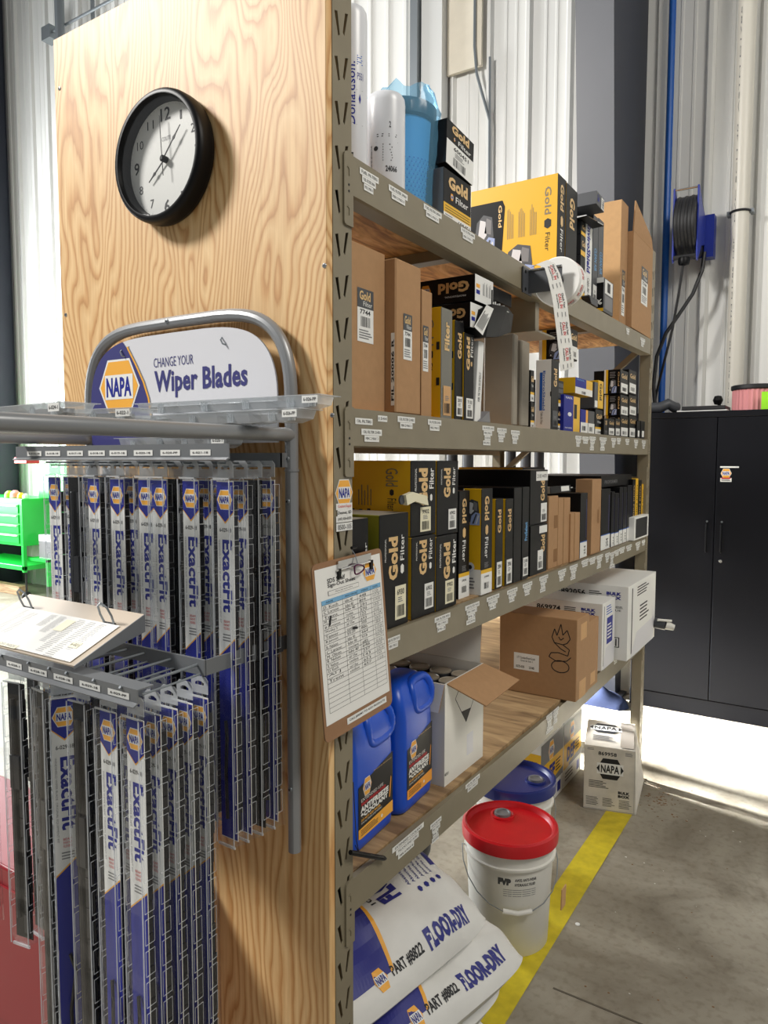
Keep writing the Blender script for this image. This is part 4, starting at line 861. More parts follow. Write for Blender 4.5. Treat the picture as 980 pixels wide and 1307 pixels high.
ya, yb = hy(735, 300, -.05), hy(748, 300, -.05)
zs = [z, hz(740, 330, -.05), hz(740, 304, -.05), hz(740, 286, -.05)]
for k in range(3): carton('filter_box', 'small black filter box, %s of the stack of three on the top shelf' % ('bottom', 'middle', 'top')[k], 'box', 'stack of small black boxes on the top shelf', -.032, ya, yb, zs[k]+(.0008 if k else 0), zs[k+1], .16, {'o': 'black', 's': 'ink'}, lambda mb, w, h: (mb.text('Gold', w*.1, h*.45, w*.5, h*.75, 'gold', 0, 2, .03), mb.rect(w*.58, h*.1, w*.9, h*.8, 'white', 2), mb.rect(0, 0, w*.5, h*.25, 'yellow', 1)))
carton('filter_box', 'small black and brown filter box jutting out over the stack on the top shelf', 'box', 'stack of small black boxes on the top shelf', .006, ya-.012, yb+.01, zs[3]+.001, hz(738, 262, 0), .15, {'o': 'black', 'b': mat('dark_amber_print', (110, 84, 30), .45)}, lambda mb, w, h: (mb.text('Gold', w*.1, h*.45, w*.5, h*.75, 'gold', 0, 2, .03), mb.rect(w*.6, h*.1, w*.92, h*.8, 'white', 2), mb.barcode(w*.65, h*.2, w*.88, h*.5, 1, 3, 7)), rz=-8)
y0, y1 = hy(748, 300, -.03), hy(756, 300, -.03)
def envi(mb, w, h): mb.text('EnviroShield', w*.15, h*.38, w*.7, h*.93, 'navy', -90, 2, .04); mb.text('Cabin Air Filter', w*.3, h*.05, w*.65, h*.32, 'ink', -90, 2, .0)
carton('filter_box', 'narrow white cabin filter box with blue vertical lettering on the top shelf', 'box', None, -.03, y0, y1, z, hz(752, 277, -.03), .24, 'white', envi)
for k, (a, b, vt) in enumerate(((756.5, 763, 272), (763.5, 770, 277))):
    carton('filter_box', 'slim dark filter box, %s of the pair by the white one, top shelf' % ('left', 'right')[k], 'box', 'slim dark cabin filter boxes on the top shelf', -.03, hy(a, 320, -.03), hy(b, 320, -.03), z, hz(a, vt, -.03), .24, 'dial', lambda mb, w, h: (mb.text('CLEAN AIR', w*.3, h*.42, w*.75, h*.66, 'skyb', -90, 2, .02), sticker(mb, w*.15, h*.1, w*.85, h*.27, '')))
y0 = hy(736, 262, -.03); y1 = hy(776, 285, .02)
zt_ = hz(760, 278, -.03)
carton('filter_box', 'flat black filter box lying across the tops of the slim boxes on the top shelf', 'box', None, .01, y0+.09, y1-.02, zt_+.004, zt_+.050, .26, 'dial', lambda mb, w, h: (mb.rect(w*.60, h*.05, w*.94, h*.9, 'white', 2), mb.barcode(w*.7, h*.15, w*.9, h*.8, 1, 3, 9), mb.text('Gold', w*.1, h*.3, w*.35, h*.8, 'navy', 0, 2, .02)), rx=-3)
# brown cartons at the far end
y0, y1 = hy(806, 330, -.02), hy(822, 330, -.02)
xl = hit(757, 320, 'y', hy(792, 330, -.02)).x
yA, yB = hy(792, 330, -.02), hy(807, 330, -.02)
def blab(fx0, fx1, fy0, fy1, dk=True):
    def f(mb, w, h):
        mb.rect(w*fx0, h*fy0, w*fx1, h*fy1, 'white', 2)
        m = fy0+(fy1-fy0)*.64
        mb.rect(w*fx0, h*m, w*fx1, h*fy1, 'dial', 3); mb.text('Gold', w*(fx0+(fx1-fx0)*.12), h*(m+(fy1-m)*.4), w*(fx1-(fx1-fx0)*.2), h*(fy1-(fy1-m)*.12), 'gold', 0, 4, .03); mb.text('Filter', w*(fx0+(fx1-fx0)*.35), h*(m+(fy1-m)*.1), w*(fx1-(fx1-fx0)*.1), h*(m+(fy1-m)*.35), 'white', 0, 4, 0)
        mb.text('7744', w*(fx0+(fx1-fx0)*.15), h*(m-(fy1-fy0)*.12), w*(fx1-(fx1-fx0)*.2), h*(m-(fy1-fy0)*.03), 'ink', 0, 3, .02)
        mb.barcode(w*(fx0+(fx1-fx0)*.2), h*(fy0+(m-fy0)*.45), w*(fx1-(fx1-fx0)*.2), h*(fy0+(m-fy0)*.75), 0, 3); mb.lines(w*(fx0+(fx1-fx0)*.1), h*(fy0+(m-fy0)*.06), w*(fx1-(fx1-fx0)*.1), h*(fy0+(m-fy0)*.36), 4, 'grey', 0, 3)
    return f
carton('cardboard_box', 'tall light brown cardboard box near the far end of the top shelf', 'box', 'brown cardboard boxes on the top shelf', -.02, yA, hy(807, 350, .003)+.002, z, hz(792, 252, -.02), -.02-xl, {'o': 'card', 's': 'cardl'}, blab(.25, .7, .08, .45))
r_ = carton('cardboard_box', 'open brown cardboard box with raised flap at the far end of the top shelf', 'box', 'brown cardboard boxes on the top shelf', .003, hy(807, 350, .003)+.006, LEN-.01, z, hz(807, 292, .003), .30, CB, blab(.42, .75, .32, .72), bev=.001)
mb = MB(); w = LEN-.01-hy(807, 350, .003)-.006; h = hz(807, 292, .003)-z
mb.hexa([(.145, -w/2, h), (.15, -w/2, h), (.145, w/2, h), (.15, w/2, h), (.150, -w/2+.002, h+.12), (.155, -w/2+.002, h+.12), (.150, w/2-.05, h+.04), (.155, w/2-.05, h+.04)], 'card'); mb.build('box_flap', r_, smooth=0)
y0, y1 = hy(770, 372, -.005), hy(782, 385, -.005)
carton('spark_plug_box', 'small grey and black parts box standing before the brown cardboard box', 'box', None, -.004, y0, y1, z, hz(770, 353, -.004), .10, {'o': 'dial', 's': 'black'}, lambda mb, w, h: (mb.rect(w*.1, h*.55, w*.9, h*.97, 'white', 2), mb.rect(w*.35, h*.62, w*.65, h*.9, 'ink', 3), mb.rect(w*.1, h*.1, w*.9, h*.5, 'grey', 2)), lambda mb, w, h: (mb.rect(0, h*.0, w, h*.1, 'yellow', 2), mb.text('99%', w*.3, h*.2, w*.95, h*.36, 'white', 0, 2, .03), mb.rect(0, h*.85, w, h, 'white', 2)))
mb = MB(); y_ = hy(755, 375, -.01)
for k in range(5): mb.box(-.09, y_-.028-.006*k, z+.005*k+.0002, -.002, y_+.05, z+.005*k+.0048, 'dial')
tag(mb.build('sleeve_stack', smooth=0), 'low pile of flat dark sleeves on the top shelf behind the tape roll', 'sleeves')
# tape roll on its holder, mounted on the top beam
yr = hy(712, 360, .078); zr = hz(712, 360, .078)
td = thing('tape_dispenser', 'dark wall dispenser clamped on the top beam with a large roll of printed stickers', 'dispenser', (.0045, yr, zr))
mb = MB(); mb.box(0, -.085, -.035, .004, -.02, .035, 'dial'); mb.box(.004, -.046, -.032, .10, -.042, .030, 'dial'); mb.box(.096, -.046, -.032, .10, .06, -.028, 'dial'); mb.tube([(.004, -.046, .031), (.10, -.046, .031)], .004, 'chrome', 8)
for zz in (-.024, .024): mb.lathe([(.005, 0), (.004, .002)], 'black', 10, (.004, -.068, zz), 'x'); mb.lathe([(.005, 0), (.004, .002)], 'black', 10, (.004, -.030, zz), 'x')
mb.build('holder', td, smooth=30)
mb = MB(); mb.tube([(.078, -.046, -.002), (.078, .055, -.002)], .010, 'dial', 12); mb.build('axle', td)
mb = MB(); mb.lathe([(.018, .030), (.020, .032), (.064, .032), (.067, .028), (.067, -.018), (.064, -.022), (.018, -.022)], 'paper', 44, (.078, .010, -.002), 'y', cap=False); mb.build('sticker_roll', td, smooth=30)
mb = MB()
mb.warp = lambda x, y, l: Vector((.078+(.0672+l)*math.cos(x/.067), -.020+y*.9, -.002+(.0672+l)*math.sin(x/.067)))
for s_ in (-.09, -.045, 0, .04): mb.text('CALL IN', s_, .014, s_+.03, .028, 'red', 180, 1, .04); mb.text('Check Your', s_, .031, s_+.03, .037, 'ink', 180, 1, .02)
mb.build('roll_print', td, smooth=0)
# hanging strip of stickers
def strip_pt(t, s):   # t 0..1 along, s 0..1 across; real width .045
    P = [(672, 341), (682, 337), (692, 350), (700, 372), (706, 400), (712, 436), (719, 476)]
    n = len(P)-1; k = min(int(t*n), n-1); f = t*n-k
    u = P[k][0]*(1-f)+P[k+1][0]*f; v = P[k][1]*(1-f)+P[k+1][1]*f
    return u, v
XS = .112
S = [hit(u, v, 'x', XS) for u, v in ((692, 342), (695, 355), (699, 372), (702, 388), (705, 405), (709, 425), (713, 448), (717, 474))]
E2 = [hit(u, v, 'x', XS) for u, v in ((705, 336), (711, 350), (716, 368), (720, 386), (723, 404), (727, 424), (731, 446), (734.5, 469))]
L3 = [hit(675, 343, 'x', XS-.02), hit(682, 338, 'x', XS-.008)]; R3 = [hit(690, 335, 'x', XS-.02), hit(697, 332, 'x', XS-.008)]
S = L3+S; E2 = R3+E2
off = [.0, .004, .006, .008, .008, .008, .006, .003, .0, -.004]
mb = MB(); n = len(S)
for k in range(n): S[k].x += off[k]; E2[k].x += off[k]
V = [tuple(p) for p in S]+[tuple(p) for p in E2]+[tuple(p-Vector((.0006, 0, 0))) for p in S]+[tuple(p-Vector((.0006, 0, 0))) for p in E2]
Fc = [(k, n+k, n+k+1, k+1) for k in range(n-1)]+[(2*n+k, 2*n+k+1, 3*n+k+1, 3*n+k) for k in range(n-1)]; mb.add(V, Fc, 'paper'); st = mb.build('sticker_strip', smooth=60); tag(st, 'long white strip of printed service stickers hanging from the roll on the top beam', 'sticker strip')
Ls = [0]
for k in range(1, n): Ls.append(Ls[-1]+(S[k]-S[k-1]).length)
def sw(x, y, l):
    k = 0
    while k < n-2 and Ls[k+1] < x: k += 1
    f = (x-Ls[k])/(Ls[k+1]-Ls[k]); a = S[k].lerp(S[k+1], f); b = E2[k].lerp(E2[k+1], f); q = a.lerp(b, y); q.x += l+.0003; return q
mb = MB(); mb.warp = sw
T_ = Ls[-1]; per = T_/4.6
for k in range(5):
    a = T_-per*(k+1)+.01; b = a+per*.50
    if a < .0: continue
    mb.text('Check Your', a, .72, b, .86, 'ink', 180, 1, .02) if 0 else None
    mb.warp = lambda x, y, l, a=a, b=b: sw(x, y, l)
    for t_, y0_, y1_, m_ in (('Check Your', .70, .84, 'ink'), ('CALL IN', .44, .66, 'red'), ('Supplies', .28, .39, 'ink')): mb.text(t_, a, y0_, b, y1_, m_, 0, 1, .03)
    for yy in (.2, .5, .75): mb.rect(b+.01, yy, b+per*.30, yy+.05, 'grey', 1)
# text() runs along x = down the strip, so letters stand sideways as on the roll
mb.build('strip_print', st, smooth=0)
# ======== second shelf
i = 1; z = DK[1]
def s2(uL, uR, vT, x1, vB=None, vm=450): return px(1, uL, uR, vT, x1, vB, vm)
G = 'brown filter cartons on the second shelf'
y0, y1, _, _ = s2(452, 491, 310, -.030); z1 = hz(491, 325, -.03)
carton('cardboard_box', 'wide brown carton with gold filter label, first on the second shelf by the post', 'box', G, -.030, W0+.004, y1, z, z1, .32, CB, blab(.36, .72, .42, .74))
y0, y1, _, _ = s2(505, 537, 330, -.004); z1 = hz(505, 328, -.004)
carton('cardboard_box', 'brown carton standing forward of its neighbour, second on the second shelf', 'box', G, -.004, y0, y1, z, z1, .32, CB, blab(.28, .62, .36, .66), lambda mb, w, h: (mb.rect(w*.965, h*.05, w*.992, h*.52, 'white', 2), mb.text('FIL 20006 R', w*.968, h*.08, w*.989, h*.48, 'ink', 90, 3, .03)), bev=.003)
y0, y1, _, _ = s2(538, 551, 372, -.010); z1 = hz(538, 368, -.01)
carton('cardboard_box', 'narrow lower brown carton, third on the second shelf', 'box', G, -.012, hy(538, 450, -.012), hy(551, 450, -.012), z, z1, .30, CB, blab(.1, .62, .36, .72))
G = 'upright gold filter boxes on the second shelf'
def yel_slot(mb, w, h):
    for zz in (.30, .62): mb.rect(w*.955, h*zz, w*.985, h*(zz+.07), 'ink', 2)
    gold_side(mb, w, h)
y0, y1, _, z1 = s2(563, 577, 391, -.016)
carton('filter_box', 'yellow-sided filter box with glossy grey face beside the brown cartons on the second shelf', 'box', G, -.016, y0, y1, z, z1, .28, {'o': 'black', 's': 'yellow', 'f': mat('glossy_grey_print', (104, 102, 92), .2)}, spine('', 'gold', 'cardl', .03, .30, 'Filter'), yel_slot)
y0, y1, _, z1 = s2(580.5, 592, 408, -.014)
carton('filter_box', 'slim black gold filter box left of the wider one on the second shelf', 'box', G, -.014, y0, y1, z, z1, .26, GB, spine('2810', y0=.04, y1=.24), yel_slot)
y0, y1, _, z1 = s2(592.5, 605, 424, -.010)
carton('filter_box', 'black filter box with large gold lettering and low white label on the second shelf', 'box', G, -.010, y0, y1, z, z1, .26, GB, lambda mb, w, h: (mb.text('Gold', w*.2, h*.58, w*.55, h*.96, 'gold', 90, 2, .05), mb.text('Filter', w*.62, h*.74, w*.85, h*.97, 'white', 90, 2, .01), hexv(mb, w*.72, h*.66, h*.03, 'gold'), sticker(mb, w*.2, h*.03, w*.9, h*.26, '7133')))
def lean_prism(name, label, m, uB0, uB1, vB, uT0, uT1, vT, x1, dep, g=None, cb=None):
    a, b, c, d = hit(uB0, vB, 'x', x1), hit(uB1, vB, 'x', x1), hit(uT0, vT, 'x', x1), hit(uT1, vT, 'x', x1); z0 = z
    y0 = a.y; root = thing(name, label, 'box', (x1-dep/2, (a.y+b.y)/2, z0), (0, 0, 0), g); cy = (a.y+b.y)/2
    mb = MB(); q = dep/2; h1 = (c.z+d.z)/2-z0
    mb.hexa([(-q, a.y-cy, 0), (q, a.y-cy, 0), (-q, b.y-cy, 0), (q, b.y-cy, 0), (-q, c.y-cy, h1), (q, c.y-cy, h1), (-q, d.y-cy, h1), (q, d.y-cy, h1)], m); mb.build('box_body', root, bevel=.001, smooth=0, seg=1)
    if cb: mb = MB(); mb.frame((q, a.y-cy, 0), (0, 1, 0), Vector((0, c.y-a.y, h1))); cb(mb, b.y-a.y, h1); mb.build('front_print', root, smooth=0)
    return root
lean_prism('filter_box', 'slanting white filter box with small vertical lettering against the grey sleeves', 'white', 605.5, 613, 536, 611, 618, 436, -.008, .22, None, lambda mb, w, h: mb.text('AIR FILTER ELEMENT', w*.35, h*.25, w*.65, h*.62, 'ink', 90, 2, 0))
G = 'large grey sleeves on the second shelf'
y0 = hy(655, 480, -.010); y1 = hy(661, 480, -.010); xl = hit(617, 480, 'y', y0).x
carton('grey_sleeve', 'large plain grey carton sleeve standing on the second shelf, the left of two', 'box', G, -.010, y0, y1, z, hz(655, 425, -.01), -.010-xl, 'greyb', bev=.004)
y0 = hy(668, 480, -.010); y1 = hy(676, 480, -.010)
carton('grey_sleeve', 'plain grey carton sleeve just right of the largest one on the second shelf', 'box', G, -.010, y0-.016, y1-.002, z, hz(668, 434, -.01), .21, 'greyb', bev=.004)
mb = MB(); a = hit(618, 540, 'x', -.004)
mb.hexa([(-.03, a.y-.04, z+.0005), (-.001, a.y-.03, z+.0005), (-.03, a.y+.02, z+.0005), (-.001, a.y+.03, z+.0005), (-.03, a.y-.04, z+.002), (-.001, a.y-.03, z+.002), (-.035, a.y+.02, z+.030), (-.004, a.y+.03, z+.030)], 'grey'); tag(mb.build('instruction_leaflet', smooth=0), 'creased grey leaflet lying at the foot of the white slanting box', 'leaflet')
# boxes lying on top, upside down
def upside(num):
    def f(mb, w, h): mb.text('Gold', w*.66, h*.38, w*.95, h*.80, 'gold', 180, 2, .05); mb.text('PROFESSIONAL', w*.72, h*.2, w*.92, h*.27, 'white', 180, 2, 0); hexlogo(mb, w*.54, h*.55, h*.5, 2, 1, 1, edge=False); mb.text('Filter', w*.22, h*.35, w*.46, h*.8, 'white', 180, 2, .02)
    return f
def wend(mb, w, h):
    mb.rect(0, 0, w, h, 'white', 1); mb.rect(w*.06, h*.52, w*.26, h*.66, 'orange', 2); mb.rect(w*.06, h*.28, w*.26, h*.44, 'navy', 2)
    for k in range(3): mb.lines(w*(.42+.17*k), h*.3, w*(.53+.17*k), h*.85, 3, 'grey', 1, 2)
yq = hy(606, 370, .0); z1 = hz(606, 349, 0.0); z0 = hz(606, 383, 0.0)
carton('filter_box', 'long black gold filter box lying upside down just under the top shelf', 'box', 'black filter boxes lying on the second shelf row', .0, yq, hy(629, 370, 0), z0, z1, .30, 'black', wend, upside('1'))
yq2 = hy(600, 400, -.004)
carton('filter_box', 'black filter box lying upside down beneath the longest lying one', 'box', 'black filter boxes lying on the second shelf row', -.004, yq2, hy(622, 400, -.004), hz(600, 417, -.004), hz(600, 385, -.004), .24, 'black', wend, upside('2'))
# crumpled black shipping sleeve with label
mb = MB(); A_ = [hit(u, v, 'x', x_) for u, v, x_ in ((612, 395, .0), (628, 388, .012), (648, 392, .004), (655, 402, -.01))]; B_ = [hit(u, v, 'x', x_) for u, v, x_ in ((606, 420, .0), (620, 430, .014), (636, 430, .008), (652, 424, -.008))]
n = 4; V = [tuple(p) for p in A_]+[tuple(p) for p in B_]+[(p.x-.10, p.y, p.z) for p in A_]+[(p.x-.10, p.y, p.z) for p in B_]
Fc = [(k, k+1, n+k+1, n+k) for k in range(3)]+[(2*n+k, 3*n+k, 3*n+k+1, 2*n+k+1) for k in range(3)]+[(k, 2*n+k, 2*n+k+1, k+1) for k in range(3)]+[(n+k, n+k+1, 3*n+k+1, 3*n+k) for k in range(3)]+[(0, n, 3*n, 2*n), (3, 3*n-1, 4*n-1, 2*n-1)]
mb.add(V, Fc, 'black'); cs = tag(mb.build('crumpled_sleeve', smooth=0), 'crumpled black wrapping with a curled white address label under the lying boxes', 'wrapping')
q0, q1, q2, q3 = hit(621, 389, 'x', .0155), hit(630, 394, 'x', .0155), hit(616, 428, 'x', .017), hit(605, 417, 'x', .011)
mb = MB(); mb.face([q3, q2, q1, q0], 'white'); mb.frame(q3+Vector((.0006, 0, 0)), q2-q3, q0-q3)
w_ = (q2-q3).length; h_ = (q0-q3).length; mb.lines(w_*.1, h_*.1, w_*.8, h_*.8, 6, 'ink', 1, 1); mb.build('address_label', cs, smooth=0)
mb = MB(); a = hit(629, 384, 'x', .005); b = hit(650, 388, 'x', .005)
mb.box(-.12, a.y, a.z-.012, .004, b.y, a.z-.009, 'white'); mb.box(-.12, a.y, a.z-.0088, .003, a.y+.003, a.z+.028, 'black'); 
for k in range(7): mb.box(-.12, a.y+.005+k*(b.y-a.y-.01)/7, a.z-.0088, .003, a.y+.010+k*(b.y-a.y-.01)/7, a.z-.002+.004*(k % 2), 'white')
tag(mb.build('torn_tray', smooth=0), 'torn white paper tray with jagged edge beside the lying black boxes', 'tray')
mb = MB(); a = hit(628, 366, 'x', -.01); b = hit(654, 372, 'x', -.01); mb.box(-.14, a.y+.004, a.z-.03, -.012, b.y, a.z+.005, 'black'); tag(mb.build('black_box', smooth=0, bevel=.002), 'small plain black box resting behind the torn tray', 'box')
# right-hand group
G = 'small filter boxes on the second shelf'
def small(uL, uR, vT, x1, dep, label, m, front=None, side=None, vB=None, g=G, vm=None, name='filter_box', **k):
    y0, y1 = hy(uL, vm or (vT+15), x1), hy(uR, vm or (vT+15), x1); z0 = z if vB is None else hz(uL, vB, x1)
    return carton(name, label, 'box', g, x1, y0, y1, z0, hz(uL, vT, x1), dep, m, front, side, **k)
def sg(m='gold', yb=.22, bar='yellow'):
    def f(mb, w, h): mb.text('Gold', w*.15, h*.62, w*.85, h*.82, m, 0, 2, .04); mb.text('Filter', w*.3, h*.46, w*.8, h*.55, 'white', 0, 2, 0); mb.rect(0, 0, w, h*yb, 'white', 1); mb.rect(0, h*yb, w, h*(yb+.08), bar, 1); mb.text('1348', w*.25, h*.05, w*.75, h*.15, 'ink', 0, 2, .02)
    return f
small(677, 681.6, 472, -.03, .08, 'small yellow-banded filter box, upper of two left of the white box, shelf two', 'black', sg(), vB=512)
small(677, 681.6, 512.6, -.03, .08, 'small yellow-banded filter box, lower of two left of the white box, shelf two', 'black', sg(), vm=530)
y0 = hy(703.5, 500, -.02); xl = hit(683, 500, 'y', y0).x
def es(mb, w, h): mb.rect(w*.28, h*.28, w*.45, h*.82, 'blue', 2); mb.text('EnviroShield', w*.48, h*.28, w*.62, h*.84, 'blue', -90, 2, .02); mb.text('Cabin Air Filter', w*.36, h*.08, w*.5, h*.26, 'ink', -90, 2, .0); mb.poly([(w, h*.47), (w, h*.55), (w*.93, h*.54), (w*.93, h*.48)], 'ink', 2)
carton('filter_box', 'tall white cabin filter box with blue vertical print on the second shelf', 'box', None, -.02, y0, hy(713, 500, -.02), z, hz(703.5, 458, -.02), -.02-xl, {'o': 'black', 's': 'white', 't': 'white'}, spine('', 'gold', 'dial'), es)
ztb = hz(703.5, 457, -.02)
yb_ = hy(727, 440, -.03); xl = hit(688, 440, 'y', yb_).x
def eng_side(mb, w, h): mb.rect(0, 0, w*.10, h, 'white', 2); mb.rect(w*.10, 0, w*.24, h, 'yellow', 2); engine(mb, w*.3, h*.02, w*.8, h*.6, 2); mb.lines(w*.35, h*.62, w*.75, h*.9, 4, 'grey', 0, 2); mb.text('Gold', w*.86, h*.3, w*.95, h*.9, 'gold', -90, 2, .02)
def eng_front(mb, w, h): mb.rect(w*.1, h*.05, w*.95, h*.45, 'white', 2); mb.barcode(w*.25, h*.12, w*.8, h*.28, 0, 3, 8); mb.text('Gold', w*.15, h*.65, w*.85, h*.85, 'gold', 0, 2, .03)
z0 = hz(727, 458, -.03)
carton('filter_box', 'black engine-picture filter box with yellow edge perched above the white box', 'box', 'engine-picture filter boxes on the second shelf', -.03, yb_, hy(737, 440, -.03), z0, hz(727, 418, -.03), min(.16, -.03-xl), 'black', eng_front, eng_side)
small(704.5, 719, 483, -.026, .10, 'black box of grey cylinders above the other black box on shelf two', 'black', lambda mb, w, h: [mb.rect(w*.3, h*(.3+.22*k), w*.95, h*(.46+.22*k), 'dial', 2) for k in range(3)]+[mb.rect(0, .0, w*.8, h*.12, 'white', 2), mb.rect(0, h*.12, w*.8, h*.25, 'yellow', 2)], vB=517, g=G)
small(704.5, 718.5, 518, -.026, .10, 'black gold filter box with yellow band under the grey cylinder box', 'black', sg())
def bl(mb, w, h): mb.rect(w*.0, 0, w*.58, h, 'navy', 1); mb.rect(w*.58, 0, w, h, 'yellow', 1); mb.text('NAPA', w*.1, h*.9, w*.5, h*.96, 'white', 0, 2, .02); mb.poly([(w*.35+w*.12*math.cos(q), h*.48+h*.06*math.sin(q)) for q in [k*.7 for k in range(9)]], 'white', 2); mb.rect(w*.62, h*.38, w*.8, h*.78, 'ink', 2); mb.text('PROFORMER', w*.08, h*.08, w*.5, h*.12, 'white', 0, 2, 0)
small(719.5, 740, 503, -.014, .12, 'blue and yellow filter box standing on the second shelf', 'navy', bl)
z0 = hz(735, 502, -.01)
def bu(mb, w, h): mb.rect(0, 0, w, h*.42, 'white', 1); mb.rect(w*.0, h*.42, w*.62, h, 'navy', 1); mb.rect(w*.62, h*.42, w, h, 'yellow', 1); mb.barcode(w*.35, h*.05, w*.6, h*.22, 0, 2, 8); mb.text('NAPA', w*.08, h*.85, w*.5, h*.94, 'skyb', 0, 2, .02)
carton('filter_box', 'blue and yellow filter box with big white label lying on top of the blue one', 'box', G, -.012, hy(734, 495, -.012), hy(756, 495, -.012), z0+.001, hz(734, 481, -.012), .14, {'o': 'yellow'}, bu)
small(741, 750, 522, -.012, .12, 'small blue and orange filter box under the big white label on shelf two', 'navy', lambda mb, w, h: (mb.rect(0, 0, w, h*.45, 'white', 1), mb.barcode(w*.2, h*.1, w*.7, h*.3, 0, 2, 8), mb.rect(w*.7, h*.45, w, h, 'orange', 1)))
small(750.5, 758.5, 524, -.012, .12, 'small grey filter box with low white label next to the blue and orange one', 'dial', lambda mb, w, h: (mb.rect(0, 0, w, h*.45, 'white', 1), mb.barcode(w*.2, h*.1, w*.7, h*.3, 0, 2, 8)))
small(758.5, 763, 487, -.016, .12, 'slim grey filter box standing on end behind the big white label', 'dial', lambda mb, w, h: mb.rect(w*.1, h*.05, w*.9, h*.3, 'white', 2), vB=521)
small(763.5, 770, 485, -.016, .12, 'slim yellow-edged filter box left of the engine-picture column', 'yellow', lambda mb, w, h: mb.text('Gold', w*.25, h*.3, w*.7, h*.9, 'ink', -90, 2, .02), vB=521)
small(759.5, 769, 522, -.016, .12, 'small black filter box with yellow foot under the slim grey and yellow ones', 'black', sg())
# stack of engine picture boxes: three rows, fronts in two columns
rows_ = [(530, 555.5), (503, 530), (471, 502)]
for k, (vt, vb) in enumerate(rows_):
    for c, (a, b, sc) in enumerate(((791.5, 801.5, 1), (802.5, 812, 1))):
        x1 = -.012; y0 = hy(a, vt+12, x1); y1 = hy(b, vt+12, x1); z0 = z if k == 0 else hz(a, vb, x1)+.0005
        xl = hit(771, vt+15, 'y', y0).x
        carton('filter_box', 'engine-picture filter box, %s row, %s column of the far stack, shelf two' % (('bottom', 'middle', 'top')[k], ('left', 'right')[c]), 'box', 'engine-picture filter boxes on the second shelf', x1, y0, y1, z0, hz(a, vt, x1), min(.17, x1-xl) if c == 0 else .15, 'black', eng_front, eng_side if c == 0 else None)
for k, (a, b) in enumerate(((770.5, 775.5), (776, 784), (785, 791))):
    small(a, b, 534, -.004, .05, 'small black filter box, %s of three before the engine-picture stack' % ('leftmost', 'middle', 'rightmost')[k], 'black', eng_front if k else spine('', 'gold', 'dial'), g='row before the engine-picture stack')
for k, (a, b) in enumerate(((812.5, 816.5), (817.5, 822.5))):
    small(a, b, 537, -.004, .05, 'tiny black vial box, %s one at the far end of the second shelf' % ('left', 'right')[k], 'black', lambda mb, w, h: mb.rect(w*.3, h*.1, w*.8, h*.45, 'white', 2), g='vial boxes on the second shelf')
# ======== third shelf
i = 2; z = DK[2]
def s3(uL, uR, vT, x1, label, m=GB, front=None, side=None, dep=.26, vB=None, vm=None, g=None, name='filter_box', **k):
    y0, y1, z0, z1 = px(2, uL, uR, vT, x1, vB, vm or (vT+50))
    return carton(name, label, 'box', g, x1, y0, y1, z0, z1, dep, m, front, side, **k)
G = 'black gold filter boxes on the third shelf'
y0 = hy(484, 720, -.006); y1 = hy(521, 720, -.006); z1 = hz(484, 658, -.006)
carton('filter_box', 'black filter box with code 6930 standing on the third shelf right of the clipboard', 'box', G, -.006, y0, y1, z, z1, .30, {'o': 'black', 't': 'greyb', 's': mat('olive_yellow_print', (150, 148, 40), .4)}, gold_up('6930', 'lab', .42, .80, (.06, .36)))
y0b = W0+.006
carton('filter_box', 'black filter box half hidden behind the near post and clipboard on the third shelf', 'box', G, -.006, y0b, hy(470, 660, -.006), z, z1-.002, .30, {'o': 'black', 't': 'greyb'}, lambda mb, w, h: (mb.text('Gold', w*.42, h*.42, w*.68, h*.72, 'gold', 90, 2, .05), mb.text('Filter', w*.76, h*.55, w*.90, h*.80, 'white', 90, 2, .02)))
zl = hz(527, 686, -.012)
y0 = hy(524, 640, -.012); y1 = hy(556, 640, -.012)
carton('filter_box', 'black filter box with yellow side, upper left of four on the third shelf', 'box', G, -.012, y0, y1, zl+.001, hz(524, 588, -.012), .46, GB, lambda mb, w, h: (mb.text('Gold', w*.30, h*.40, w*.66, h*.90, 'gold', 90, 2, .06), mb.text('PROFESSIONAL', w*.15, h*.6, w*.22, h*.9, 'white', 90, 2, 0), mb.text('Filter', w*.72, h*.62, w*.9, h*.90, 'white', 90, 2, .02), hexv(mb, w*.80, h*.50, h*.05, 'white'), sticker(mb, w*.36, h*.05, w*.78, h*.38, '9902', m='lab')), gold_side)
t_ = bpy.data.objects[-1] if 0 else None
mb = MB(); ax = -.0100; P_ = [hit(u, v, 'x', .004) for u, v in ((518, 632), (527, 628), (545, 633), (547, 645), (530, 640), (520, 645))]
mb.add([tuple(p) for p in P_]+[(p.x-.010, p.y, p.z) for p in P_], [tuple(range(6)), tuple(range(6, 12))[::-1]]+[(k, (k+1) % 6, 6+(k+1) % 6, 6+k) for k in range(6)], 'lab'); mb.lathe([(.010, 0), (.010, .004)], 'dial', 16, (-.006, P_[0].y-.004, P_[0].z-.010), 'x')
tag(mb.build('box_tab', smooth=0), 'torn cream cardboard tab sticking out of the black box coded 6902', 'tab')
y0l, y1l = hy(525, 740, -.008), hy(555.5, 740, -.008)
carton('filter_box', 'black filter box with bluish label, lower left of four on the third shelf', 'box', G, -.008, y0l, y1l, z, zl, .30, GB, gold_up('6902', 'white', .52, .95, (.08, .40)), gold_side)
zl2 = hz(557, 685, -.010)
carton('filter_box', 'narrower black filter box, upper right of four on the third shelf', 'box', G, -.012, hy(557.5, 640, -.012), hy(584.5, 640, -.012), zl2+.001, hz(557, 588, -.012), .30, GB, gold_up('6902', 'white', .50, .90, (.06, .34)))
